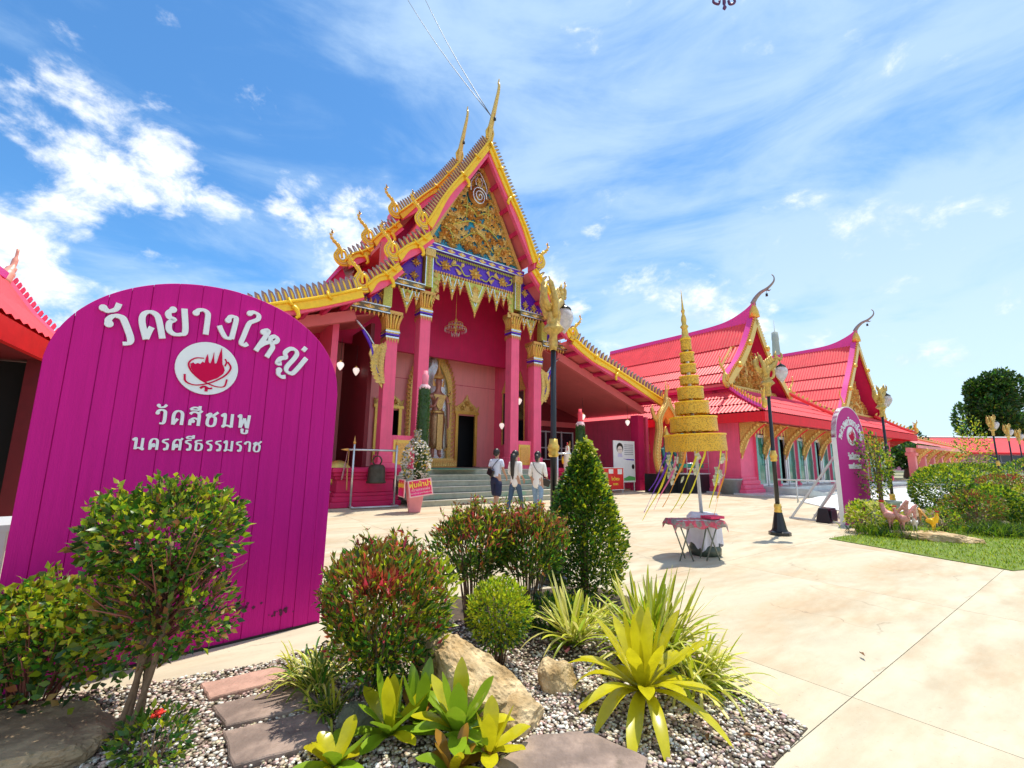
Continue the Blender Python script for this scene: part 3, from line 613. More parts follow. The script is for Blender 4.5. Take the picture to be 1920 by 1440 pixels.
    b = MB(); b.box(-4.9, 3.5, yb-.012, yb-.001, 6.1, 6.13, 0); b.box(-4.9, 3.5, yb-.012, yb-.001, 4.7, 4.72, 0); b.obj('wall_joint', [deep_pink], root)
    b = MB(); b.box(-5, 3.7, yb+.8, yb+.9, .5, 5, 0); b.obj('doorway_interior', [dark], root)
    for d in doors:
        b = MB(); w = .13
        b.box(d[0]-.0, d[0]+w, yb-.1, yb-.002, 1.1, 3.4, 0); b.box(d[1]-w, d[1], yb-.1, yb-.002, 1.1, 3.4, 0); b.box(d[0]-.06, d[1]+.06, yb-.13, yb-.003, 3.4, 3.52, 0)
        c = (d[0]+d[1])/2
        b.prism([(d[0]-.05, 3.52), (d[1]+.05, 3.52), (d[1]-.1, 3.78), (c+.22, 3.95), (c, 4.25), (c-.22, 3.95), (d[0]+.1, 3.78)], yb-.06, yb-.01, 1)
        for s in (-1, 1):
            rosette(b, (c+s*.25, yb-.07, 3.68), .17, 9, 1, -.05); flame_leaf(b, (c+s*.5, yb-.07, 3.55), .28, .2, PI/2-s*.5, 1, -.05)
        rosette(b, (c, yb-.07, 3.9), .2, 9, 1, -.05); flame_leaf(b, (c, yb-.07, 4.0), .3, .2, PI/2, 1, -.05)
        b.obj('door_frame', [gold, gold_d], root)
    # side walls of the porch with dark windows
    b = MB(); b.box(3.4, 3.6, 1.7, yb, 1.05, 9, 0); b.obj('side_wall', [pink], root); b = MB(); b.box(-4.9, -4.7, 1.7, yb, 1.05, 6, 0); b.obj('side_wall', [pink], root)
    b = MB(); b.box(2.1, 2.45, 1.6, 1.9, 6.9, 9.5, 0); b.obj('ceiling_fin', [deep_pink], root)
    b = MB(); b.box(-3.6, 3.6, 1.4, yb, 8.75, 8.9, 0); b.box(-3.6, 3.6, 1.35, 1.5, 8.0, 8.9, 0);b.obj('porch_ceiling', [soffit_pink], root)
    for yy in (2.35, 3.35):
        b = MB(); b.box(3.36, 3.405, yy-.28, yy+.28, 2.1, 4.4, 0); b.box(3.34, 3.37, yy-.34, yy-.28, 2.05, 4.45, 1); b.box(3.34, 3.37, yy+.28, yy+.34, 2.05, 4.45, 1)
        b.prism([(yy-.4, 4.45), (yy+.4, 4.45), (yy+.2, 4.8), (yy, 5.3), (yy-.2, 4.8)], 3.33, 3.38, 1, axis='x')
        b.obj('porch_window', [glass_d, gold_d], root)
    # niche with pointed gold arch
    b = MB(); yn = yb-.05
    arch = [(1.0, 1.1), (1.0, 3.6), (.98, 4.6), (.82, 5.2), (.55, 5.7), (.30, 6.3), (.12, 6.9), (0, 7.5)]
    a2 = smooth_path([(x, 0, z) for x, z in arch], 5); outer = [(p[0], p[2]) for p in a2]; inner = [(max(x-.20, 0)*1.0, z-.25*(z > 4)) for x, z in outer]
    for s in (-1, 1):
        b.ribbon(sgn(outer, s), sgn(inner, s), yn-.16, yn, 0)
        for i in range(36):
            q, d = lerp_path(outer, (i+.5)/36); flame_leaf(b, (s*q[0], yn-.14, q[1]), .24, .18, math.atan2(d[1], s*d[0])-s*.75, 1, -.05)
    for s in (-1, 1): b.tube([(s*x, yn-.17, z) for x, z in inner[:-2]], .03, 5, 2)
    b.obj('niche_arch', [gold_d, gold_r, gold], root)
    b = MB(); b.prism([(x, z) for x, z in inner[:-1]]+[(-x, z) for x, z in inner[:-1]][::-1], yn-.03, yn-.004, 0); b.obj('niche_mirror', [silver], root)
    # ---- wings: gable walls, beams, dark halls beneath
    for s in (-1, 1):
        b = MB(); b.beam((s*4.4, 1.15, 5.95), (s*10.3, 1.15, 3.95), .22, .34, 0); b.obj('wing_beam', [soffit_pink], root)
        b = MB(); b.ribbon(sgn([(3.6, 6.25), (4.6, 5.95), (7.4, 4.95), (10.9, 3.95)], s), sgn([(3.6, 6.2), (4.6, 5.9), (7.4, 4.9), (10.9, 3.9)], s), 1.3, 7, 0); b.obj('wing_ceiling', [soffit_pink], root)
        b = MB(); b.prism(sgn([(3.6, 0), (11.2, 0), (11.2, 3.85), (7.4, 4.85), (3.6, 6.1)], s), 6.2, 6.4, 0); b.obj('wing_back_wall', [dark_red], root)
        b = MB(); b.box(*sorted((s*3.6, s*10.9)), 6.0, 6.2, 3.3, 3.6, 0); b.obj('wing_tie_beam', [soffit_pink], root)
        b = MB(); b.box(s*10.1-.22, s*10.1+.22, 1.1, 1.55, 0, 3.7, 0); b.box(s*10.1-.3, s*10.1+.3, 1.02, 1.63, 0, .5, 0); b.obj('wing_column', [deep_pink], root)
        b = MB(); b.box(*sorted((s*10.9, s*11.1)), 1.4, 6.3, 0, 3.7, 0); b.obj('wing_side_wall', [pink], root)
        b = MB(); b.box(*sorted((s*3.62, s*3.75)), 1.4, 6.2, 0, 5.9, 0);  b.obj('hall_wall', [dark_red], root)
    # window with shelf, right wing
    b = MB(); x0, x1, y = 7.2, 10.2, 6.12
    b.box(x0, x1, y, y+.06, 1.5, 3.0, 0)
    for xx in (x0, x0+.9, x1-.9, x1): b.box(xx-.04, xx+.04, y-.05, y+.0, 1.45, 3.05, 1)
    for zz in (1.45, 2.1, 3.0): b.box(x0, x1, y-.045, y-.002, zz-.03, zz+.03, 1)
    b.obj('wing_window', [glass_d, steel_l], root)
    b = MB(); b.box(3.8, 10.9, 5.2, 6.15, .02, .9, 0); b.obj('counter', [dark_red], root)
    # hanging heart shaped lamps
    hl = MB(); hl.lathe([(.002, -.17), (.05, -.12), (.10, -.03), (.115, .03), (.09, .09), (.04, .11)], 12, 0); hl.lathe([(.045, .11), (.04, .16), (.01, .18)], 10, 1)
    hm = hl.mesh('lamp_globe', [mat('lit_lamp_glass', (.95, .82, .75), .3, emis=.55, var=.02), gold])
    cord = MB(); cord.tube([(0, 0, .15), (0, 0, .9)], .008, 4, 0); cm = cord.mesh('lamp_cord', [black])
    for (x, y, z) in ((-4.6, 1.6, 4.35), (-3.9, 2.2, 4.35), (2.75, 1.9, 3.9), (3.05, 2.0, 3.9), (3.0, 3.2, 2.9), (3.8, 1.6, 3.75), (6.6, 1.7, 3.45), (9.2, 1.2, 3.3)):
        o = thing('hanging_lamp', 'x', 'lamp', root.matrix_basis @ Vector((x, y, z)) if False else (0, 0, 0), group='heart shaped hanging lamps')
        w = Matrix.Translation(root.location) @ Matrix.Rotation(RZ, 4, 'Z') @ Vector((x, y, z)); o.location = w
        link('globe', hm, o); link('cord', cm, o); lamps.append(o)
    return root
lamps = []
temple = build_temple()
def chandelier():
    w = Matrix.Translation(temple.location) @ Matrix.Rotation(RZ, 4, 'Z') @ Vector((.15, 2.6, 0)); t = thing('chandelier', 'crystal chandelier hanging in the porch before the statue niche', 'chandelier', w)
    b = MB(); b.tube([(0, 0, 7.2), (0, 0, 8.75)], .012, 5, 0); b.lathe([(.02, 7.2), (.06, 7.1), (.03, 6.9), (.05, 6.7), (.02, 6.5)], 8, 0)
    for r_, z_ in ((.45, 6.75), (.3, 6.95)):
        P_ = [(r_*math.cos(k*PI/8), r_*math.sin(k*PI/8), z_) for k in range(17)]; b.tube(P_, .012, 5, 0)
        for k in range(8): a = k*PI/4; b.tube([(0, 0, z_-.05), (r_*math.cos(a), r_*math.sin(a), z_)], .009, 4, 0)
    b.obj('brass_frame', [gold_d], t)
    b = MB()
    for r_, z_, n_ in ((.45, 6.7, 24), (.3, 6.9, 16), (.15, 6.5, 10)):
        for k in range(n_): a = 2*PI*k/n_; b.lathe([(.002, -.12), (.016, -.06), (.012, 0)], 5, 0, False, c=(r_*math.cos(a), r_*math.sin(a), z_))
    b.obj('crystal_drops', [lamp_glass], t, kind='stuff')
chandelier()
LL = ['hanging lamp left of the outer left temple column, the left of the pair', 'hanging lamp left of the outer left temple column, nearer the column', 'left of the two touching lamps between the right temple columns', 'right of the two touching lamps between the right temple columns',
      'lowest small lamp seen between the right temple columns', 'small lamp just right of the outer right temple column', 'lamp hanging under the right wing above the red tipped green candle', 'lamp hanging at the far end of the temple right wing']
for o, l in zip(lamps, LL): o['label'] = l
# ================================================================ the two gabled halls on the right, sharing one long hipped skirt roof
def grid_roof(root, prof, d0, d1, s, pitch, name='roof_sheet', m=None, row_over=.05):
    """corrugated sheet rows on side s of a ridge along local y; prof: [(x, z)] from ridge outwards, one row of sheets per segment"""
    for i in range(len(prof)-1):
        (xa, za), (xb, zb) = prof[i], prof[i+1]; n = max(2, int((d1-d0)/pitch)); V = []; Fq = []
        for j in range(n*4+1):
            y = d0+(d1-d0)*j/(n*4); h = (.0, .022, .045, .022)[j % 4]
            nx, nz = (za-zb), (xb-xa); l = math.hypot(nx, nz); nx /= l; nz /= l
            V.append((s*(xa+nx*(h-.01)), y, za+nz*(h-.01)-.0)); V.append((s*(xb+nx*(h+row_over)), y, zb+nz*(h+row_over)-.02))
        for j in range(n*4): q = 2*j; Fq.append((q, q+1, q+3, q+2) if s < 0 else (q, q+2, q+3, q+1))
        link(name, np_mesh(name, V, Fq, m or roof_red), root)
def skirt_face(root, a0, a1, b0, b1, rows=2, pitch=.2, name='skirt_sheet', m=None):
    """trapezoid between upper edge a0-a1 and lower edge b0-b1 in corrugated rows"""
    a0, a1, b0, b1 = map(lambda p: np.array(p, float), (a0, a1, b0, b1)); nr = np.cross(b1-b0, a0-b0); nr /= np.linalg.norm(nr); nr *= np.sign(nr[2])
    for r in range(rows):
        f0, f1 = r/rows, (r+1)/rows; p0, p1 = a0+(b0-a0)*f0, a1+(b1-a1)*f0; q0, q1 = a0+(b0-a0)*f1, a1+(b1-a1)*f1
        L = np.linalg.norm(q1-q0); n = int(L/pitch)*4; V = []; Fq = []
        lo = (q1-q0)/L
        for j in range(n+1):
            f = j/n; h = (.0, .02, .04, .02)[j % 4]; q = q0+(q1-q0)*f
            # corrugations run straight up the slope: upper point clipped to the hips
            t = f*L; u = t-np.dot(p0-q0, lo); ul = np.linalg.norm(p1-p0); uu = min(max(u, 0), ul); p = p0+(p1-p0)*uu/ul
            if u < 0 or u > ul:   # meets a hip
                e0 = (p0-q0) if u < 0 else (p1-q1); base_t = t if u < 0 else t-L; k = base_t/np.dot(e0, lo) if abs(np.dot(e0, lo)) > 1e-5 else 1; k = min(max(k, 0), 1); p = (q0 if u < 0 else q1)+e0*k
            V.append(p+nr*(h-.005)); V.append(q+nr*(h+.04)+np.array([0, 0, -.01]))
        for j in range(n): q = 2*j; Fq.append((q, q+1, q+3, q+2))
        link(name, np_mesh(name, V, Fq, m or roof_red), root)
def curved_hip(root, a, b_, sag=.25, up_end=.25, crest=None, n=16, board_m=None, finm=None, tail=True):
    P = []
    for i in range(n+1):
        f = i/n; p = [a[k]+(b_[k]-a[k])*f for k in range(3)]; p[2] += -sag*4*f*(1-f)*.25 + up_end*max(0, f-.8)*1.2+.07; P.append(tuple(p))
    b = MB(); b.tube(P, .10, 6, 0, smooth=False); b.obj('hip_ridge', [board_m or magenta_roof], root)
    if finm:
        d = Vector(b_)-Vector(a); az = math.atan2(d.y, d.x)
        for i in range(crest or 18):
            f = (i+.5)/(crest or 18); q, dd = lerp_path(P, f)
            M = Matrix.Translation((q[0], q[1], q[2]+.03)) @ Matrix.Rotation(az, 4, 'Z') @ Matrix.Rotation(.35, 4, 'Y') @ Matrix.Scale(.75, 4); link('crest_leaf', finm, root, M=M)
        if tail:
            M = Matrix.Translation(P[-1]) @ Matrix.Rotation(az, 4, 'Z') @ Matrix.Scale(.85, 4); b = MB()
            b.tube(smooth_path([(-.5, 0, 0), (-.1, 0, .02), (.05, 0, .25), (-.05, 0, .5), (.0, 0, .75), (.12, 0, .95), (.10, 0, 1.15)], 4), [.10]*5+[.13]*6+[.10]*6+[.06]*4+[.03]*4, 8, 0)
            for k in range(4): b.tube([(0, 0, .2+k*.2), (-.18, 0, .3+k*.2), (-.16, 0, .45+k*.2)], [.05, .04, .004], 5, 0)
            link('hip_naga', b.mesh('hip_naga', [gold]), root, M=M)
def gable_hall(root, cx, gy, zr, back, W=3.5, ze=5.42, prof=None):
    """steep ridge roof with its gable facing -y at local x=cx"""
    sub = root
    prof = prof or [(0, zr), (1.05, zr-1.62), (2.05, zr-2.75), (2.8, zr-3.38), (W, ze)]
    for s in (-1, 1):
        o_ = [(cx*0+x, z) for x, z in prof]
        n0 = len(root.children)
        e = bpy.data.objects  # children are placed with an x offset below
        before = set(root.children)
        grid_roof(root, prof, gy-.05, back, s, .18)
        for c in set(root.children)-before: c.location.x = cx
        b = MB(); b.ribbon([(cx+s*x, z-.06) for x, z in prof], [(cx+s*x, z-.18) for x, z in prof], gy-.0, back, 0); b.obj('roof_deck', [soffit_pink], root)
        # bargeboard with crest, pink verge
        P = smooth_path([(x, 0, z) for x, z in prof], 5); P = [(p[0], p[2]) for p in P]
        b = MB(); b.ribbon([(cx+s*x, z) for x, z in offset_path(P, .16)], [(cx+s*x, z) for x, z in offset_path(P, .0)], gy-.05, gy+.28, 0); b.obj('verge_cap', [magenta_roof], root)
        b = MB(); b.ribbon([(cx+s*x, z) for x, z in offset_path(P, .10)], [(cx+s*x, z) for x, z in offset_path(P, -.26)], gy-.16, gy-.06, 0)
        for f in (.35, .7):
            q, d = lerp_path(P, f); b.sphere((cx+s*q[0], gy-.16, q[1]), .16, 7, 5, 0)
        b.obj('bargeboard', [gold], root)
        for i in range(30):
            q, d = lerp_path(P, (i+.5)/30); ang = math.atan2(d[1], d[0])
            M = Matrix.Translation((cx+s*q[0], gy-.11, q[1]+.08)) @ Matrix.Rotation(-ang*s*.8, 4, 'Y') @ Matrix.Scale(.62, 4)
            if s < 0: M = M @ Matrix.Scale(-1, 4, (1, 0, 0))
            link('crest_leaf', fin_sm, root, M=M)
        M = Matrix.Translation((cx+s*W, gy-.10, ze-.02)) @ Matrix.Scale(.95, 4)
        if s < 0: M = M @ Matrix.Scale(-1, 4, (1, 0, 0))
        link('eave_naga', naga_small, root, M=M)
        b = MB(); b.box(*sorted((cx+s*(W-.12), cx+s*(W-.02))), gy, back, ze-.32, ze-.05, 0); b.obj('upper_fascia', [deep_pink], root)
        b = MB(); b.ribbon([(cx+s*x, z-.20) for x, z in prof], [(cx+s*x, z-.24) for x, z in prof], gy-.0, gy+1.0, 0); b.obj('gable_soffit', [deep_pink], root)
    # ridge, sweeping up to the chofa
    R = [(cx, back, zr+.08)] + [(cx, back+(gy-back)*f, zr+.08) for f in (.3, .6)] + [(cx, gy+2.4, zr+.12), (cx, gy+1.4, zr+.25), (cx, gy+.6, zr+.55), (cx, gy+.1, zr+.85), (cx, gy-.15, zr+1.15)]
    R = smooth_path(R, 4); b = MB(); n = len(R)
    for i in range(n-1):
        a, c = R[i], R[i+1]; wa, wc = .12, .12
        b.add([(cx-.09, a[1], a[2]), (cx+.09, a[1], a[2]), (cx+.09, c[1], c[2]), (cx-.09, c[1], c[2]), (cx-.13, a[1], zr-.18), (cx+.13, a[1], zr-.18), (cx+.13, c[1], zr-.18), (cx-.13, c[1], zr-.18)], [(0, 1, 2, 3), (0, 3, 7, 4), (1, 5, 6, 2)], 0)
    b.obj('ridge_cap', [magenta_roof], root)
    b = MB(); p = smooth_path([(cx, gy+.0, zr+.9), (cx, gy-.2, zr+1.2), (cx, gy-.5, zr+1.45), (cx, gy-.9, zr+1.6), (cx, gy-1.2, zr+1.85), (cx, gy-1.25, zr+2.1), (cx, gy-1.15, zr+2.3)], 4); n = len(p)
    b.tube(p, [max(.14*(1-i/n), .03) for i in range(n)], 7, 0); b.tube([(cx, gy-.75, zr+1.55), (cx, gy-.95, zr+1.42), (cx, gy-1.05, zr+1.46)], [.06, .04, .01], 5, 0)
    b.tube([(cx, gy-.8, zr+1.55), (cx, gy-.8, zr+1.3)], .01, 4, 1); b.lathe([(.01, 0), (.07, -.02), (.06, -.1), (.075, -.16)], 8, 1, c=(cx, gy-.8, zr+1.3))
    b.obj('chofa', [mat('weathered_finial', (.30, .26, .24), .4, metal=.4), black], root)
    b = MB(); b.lathe([(.28, 0), (.24, .35), (.12, .7), (.03, 1.05)], 6, 0, c=(cx, gy-.05, zr+.1)); b.obj('apex_ornament', [gold], root)
    # pediment
    b = MB(); b.prism([(cx-W+.35, ze+.1), (cx+W-.35, ze+.1), (cx+1.9, ze+1.6), (cx, zr-.5), (cx-1.9, ze+1.6)], gy+.75, gy+.9, 0); b.obj('pediment_panel', [gold_r], root)
    b = MB(); r = random.Random(int(cx*10)); pts = []
    for k in range(1500):
        x, z = r.uniform(-W+.5, W-.5), r.uniform(ze+.25, zr-.7)
        lim = (1.9+(ze+1.6-z)/1.5*(W-.35-1.9)) if z < ze+1.6 else 1.9*(zr-.5-z)/(zr-.5-ze-1.6)
        if abs(x) < lim-.15 and all((x-p[0])**2+(z-p[1])**2 > .24**2 for p in pts): pts.append((x, z))
    for x, z in pts:
        if r.random() < .6: rosette(b, (cx+x, gy+.73, z), .24, 8, r.choice((0, 1)), -.10, a0=r.random())
        else: flame_leaf(b, (cx+x, gy+.73, z-.12), .35, .26, PI/2+r.uniform(-.9, .9), 0, -.09)
    b.obj('carved_foliage', [gold_d, gold_r], root, kind='stuff')
    b = MB(); b.box(cx-W+.2, cx+W-.2, gy+.5, gy+.9, ze-.06, ze+.12, 0); b.box(cx-W+.2, cx+W-.2, gy+.6, gy+.9, ze-.55, ze-.06, 1)
    for i in range(26): b.lathe([(.07, .1), (.06, 0), (.002, -.1)], 5, 0, False, c=(cx-W+.4+i*.245, gy+.48, ze-.08))
    b.obj('pediment_beam', [gold_d, pink], root)
naga_small = naga_mesh('eave_naga_small', [gold, gold_r, gold_d])
def build_halls():
    # local frame: x = t - 25.5, y = d - 9
    root = thing('gabled_hall', 'long pink hall with two steep red tiled gables and green glass doors', 'hall', TD(25.5, 9.0), RZ)
    ec = 3.64; xl, xr = -5.3, 18.8; yb = 16
    for cx, gy, zr in ((0, 2.5, 9.45), (14.0, 1.7, 10.25)):
        if cx: gable_hall(root, cx, gy, zr, 13, 4.1, 5.0, [(0, zr), (1.0, zr-1.45), (1.9, zr-2.6), (2.7, zr-3.55), (3.4, zr-4.45), (4.1, 5.0)])
        else: gable_hall(root, cx, gy, zr, 13)
    # skirt roof: left face, front faces around gables, right face
    zt = 4.95
    skirt_face(root, (-3.35, 13, zt), (-3.35, 2.3, zt), (xl, 13.5, ec), (xl, 0, ec), 3, .18)
    skirt_face(root, (-3.35, 2.3, zt), (5.4, 2.3, zt), (xl, 0, ec), (6.0, 0, ec), 3, .18)
    skirt_face(root, (5.4, 2.2, zt), (17.3, 2.2, zt), (6.0, -.002, ec), (xr, 0, ec), 3, .18)
    skirt_face(root, (17.3, 2.2, zt), (17.3, 13, zt), (xr, 0, ec), (xr, 13.5, ec), 3, .18)
    b = MB(); b.box(-3.3, 17.2, 2.35, 12.9, 3.9, 5.15, 0); b.obj('clerestory_wall', [deep_pink], root)
    curved_hip(root, (-3.4, 2.35, zt+.1), (xl, -.05, ec+.05), .3, .1, 12, board_m=magenta_roof, finm=fin_sm)
    curved_hip(root, (3.4, 2.45, zt+.55), (6.6, .1, ec+.1), .3, .1, 16, board_m=roof_red, finm=fin_sm, tail=False)
    curved_hip(root, (17.3, 2.0, zt+.1), (xr, -.05, ec+.05), .3, .1, 12, board_m=roof_red, finm=fin_sm)
    b = MB(); b.box(xl-.03, xr+.03, -.05, .05, ec-.44, ec-.02, 0); b.box(xl-.05, xl+.05, .05, 13.5, ec-.44, ec-.02, 0); b.box(xr-.05, xr+.05, .05, 13.5, ec-.44, ec-.02, 0); b.obj('eave_fascia', [fascia_red], root)
    b = MB(); b.box(xl+.06, xr-.06, .06, 13.4, ec-.22, ec-.18, 0); b.obj('eave_soffit', [soffit_pink], root)
    # walls and door bays
    wx0, wy = -4.6, 1.5
    b = MB(); b.box(wx0, wx0+1.4, wy, wy+.25, .3, 3.4, 0); b.box(wx0, wx0+.25, wy+.25, 13, .3, 3.4, 0); b.box(wx0+1.4, 18.2, wy, wy+.25, 2.85, 3.4, 0); b.obj('hall_wall', [pink], root)
    b = MB(); b.box(18.0, 18.3, wy, 13, .3, 3.4, 0); b.obj('hall_wall', [pink], root)
    b = MB()
    for z0, z1, e in ((0, .22, .34), (.22, .42, .26), (.42, .62, .14), (.62, .78, .06)): b.box(wx0-e, wx0+1.5, wy-e, 13, z0, z1, 0)
    bevel(b.obj('wall_plinth', [pink], root), .03)
    b = MB(); b.box(wx0-.6, 18.6, wy-2.4, 13, -.02, .07, 0); b.box(-2.9, 18.2, wy-.9, wy-.01, .07, .3, 0); b.obj('hall_floor', [mat('pale_floor_tiles', (.60, .62, .62), .25, var=.15, scale=2, dirt=((.25, .27, .28), 1.5, .6, .6))], root)
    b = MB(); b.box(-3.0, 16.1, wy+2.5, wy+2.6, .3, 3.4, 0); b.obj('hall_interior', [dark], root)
    b = MB(); b.box(-3.1, 16.1, wy, 5, .25, .302, 0); b.obj('threshold_floor', [mat('inner_floor', (.3, .3, .3), .3)], root)
    x = -3.1; k = 0
    while x < 16.5:
        bw = 2.3; op = k in (1, 3)
        for j in range(2):
            xa = x+j*bw/2+.06; xb = xa+bw/2-.14
            f = MB(); f.box(xa, xa+.11, wy+.02, wy+.10, .32, 2.78, 0); f.box(xb-.11, xb, wy+.02, wy+.10, .32, 2.78, 0); f.box(xa+.11, xb-.11, wy+.02, wy+.10, 2.64, 2.78, 0); f.box(xa+.11, xb-.11, wy+.02, wy+.10, .32, .42, 0)
            M = None; o = f.obj('door_frame', [white], root)
            if not (op and j == 0):
                g = MB(); g.box(xa+.11, xb-.11, wy+.05, wy+.065, .42, 2.64, 0); g.obj('glass_pane', [glass_g], root)
                h = MB(); h.tube([(xb-.2, wy-.02, 1.3), (xb-.2, wy-.02, 1.6)], .02, 5, 0); h.tube([(xb-.2, wy-.02, 1.32), (xb-.2, wy+.05, 1.32)], .012, 4, 0); h.obj('door_handle', [steel], root)
        # carved column between bays
        c = MB(); c.box(x-.16, x+.04, wy-.12, wy+.02, .3, 2.8, 0); c.box(x-.15, x+.03, wy-.135, wy-.12, .4, 2.75, 1); c.obj('bay_pilaster', [pink, mat('green_mosaic', (.10, .36, .32), .2, var=.5, scale=25)], root)
        x += bw; k += 1
    # gold brackets under the eaves, and carved valance
    bk = MB()
    bk.tube(smooth_path([(0, .0, 1.55), (0, -.15, 1.9), (0, -.28, 2.3), (0, -.75, 2.75), (0, -1.15, 3.05)], 4), [.04]*17, 6, 1)
    Pz = [(-.02, 1.5), (-.22, 2.0), (-.4, 2.4), (-.85, 2.85), (-1.2, 3.1), (-.02, 3.15)]
    bk.prism(Pz, -.05, .05, 0, axis='x')
    for i in range(10):
        f = i/9; yy, zz = -.1-.85*f**1.6, 1.75+1.2*f**.9
        for s in (-1, 1): bk.sphere((s*.05, yy+.12, zz+.12), .09, 6, 4, 0, sc_=(.5, 1, 1.3))
    bkm = bk.mesh('eave_bracket', [gold_d, fascia_red]); global BRK; BRK = bkm
    for i in range(9): link('eave_bracket', bkm, root, loc=(-4.5+i*2.3 + (0 if i else 0), wy-.01, .08))
    for yy in (3.6, 6.5, 9.5): link('eave_bracket', bkm, root, loc=(wx0-.01, yy, .08), rot=(0, 0, -PI/2))
    b = MB()
    for i in range(66):
        xx = -4.3+i*.31; flame_leaf(b, (xx, wy-.16, 3.22), .45 if i % 3 else .62, .30, -PI/2, 0, -.06); rosette(b, (xx, wy-.16, 3.12), .16, 7, 0, -.06)
    b.box(-4.5, 16.3, wy-.14, wy-.02, 3.1, 3.36, 1); b.obj('carved_valance', [gold_d, gold_r], root, kind='stuff')
    return root
hall = build_halls()

def build_gallery():
    root = thing('open_gallery', 'low open gallery with pink columns and plain red roof beyond the right gable', 'pavilion', TD(46.6, 9.3), RZ)
    L = 16.0
    skirt_face(root, (0, 3.2, 4.35), (L-3, 3.2, 4.0), (-1, 0, 3.05), (L, 0, 2.9), 3, .3, m=mat('pale_roof', (.70, .16, .15), .5, var=.1))
    skirt_face(root, (L-3, 3.2, 4.0), (0, 3.2, 4.35), (L, 6.4, 2.9), (-1, 6.4, 3.05), 2, .3)
    curved_hip(root, (0, 3.2, 4.45), (L, -.05, 3.0), .2, .1, 34, board_m=gold_r, finm=fin_sm, tail=False)
    b = MB(); b.box(-1, L, -.06, .04, 2.72, 2.95, 0); b.obj('fascia', [soft_pink], root)
    b = MB(); b.box(-1, L-.6, .4, .7, 2.4, 2.75, 0); b.obj('gallery_beam', [soft_pink], root)
    for i in range(6):
        b = MB(); x = i*2.9; b.box(x-.24, x+.24, .35, .83, 0, 2.4, 0); b.box(x-.34, x+.34, .25, .93, 2.15, 2.4, 0); bevel(b.obj('gallery_column', [soft_pink], root), .03)
        link('eave_bracket', BRK, root, loc=(x+.5, .55, -.45), rot=(0, 0, PI/2*.0))
        if i in (1, 2, 4):
            b = MB(); b.box(x+.3, x+2.6, .45, .7, 0, .85, 0); b.box(x+.5, x+2.4, .42, .449, .2, .7, 1); b.obj('carved_parapet', [soft_pink, stone], root)
    b = MB(); b.box(3.6, 4.3, -.2, .3, 0, .95, 0); o = b.obj('cabinet', [steel_l], root)
    return root
gallery = build_gallery()

def build_far_building():
    root = thing('distant_pink_building', 'far pink building with long red roof below the big dark tree', 'building', (88, 92, 0), math.radians(-7))
    b = MB(); b.box(-30, 40, 0, 8, 0, 4.2, 0); b.obj('wall', [mat('far_pink_wall', (.62, .24, .34), .7, var=.05)], root)
    b = MB(); b.add([(-32, -1.6, 4.1), (42, -1.6, 4.1), (42, 10, 4.1), (-32, 10, 4.1), (-29, 4, 7.3), (20, 4, 7.3), (38, 4, 5.2)], [(0, 1, 6, 5, 4), (2, 3, 4, 5, 6), (0, 4, 3), (1, 2, 6)], 0); b.obj('roof', [roof_red], root)
    b = MB(); b.tube([(-29, 4, 7.4), (20, 4, 7.4), (38, 4, 5.3)], .18, 5, 0); b.obj('roof_ridge', [white], root)
    b = MB(); b.box(-32, 42, -1.65, -1.55, 3.8, 4.15, 0); b.obj('fascia', [fascia_red], root)
    for (x0, x1, z0, z1) in ((-7, -3.2, 1.0, 2.4), (8, 18.5, .8, 3.6), (20.5, 30, .8, 3.6)):
        b = MB(); b.box(x0, x1, -.06, -.01, z0, z1, 0); f = b.obj('window', [glass_d], root)
        b = MB(); n = 2 if x1-x0 < 5 else 5
        for k in range(n+1): xx = x0+(x1-x0)*k/n; b.box(xx-.08, xx+.08, -.12, -.06, z0, z1, 0)
        b.box(x0, x1, -.12, -.06, (z0+z1)/2-.06, (z0+z1)/2+.06, 0); b.obj('window_frame', [mat('grey_frame', (.25, .25, .28), .4)], f)
    b = MB(); b.box(-30, 40, -3, 0, 0, .35, 0); b.obj('kerb', [concrete_l], root)
build_far_building()

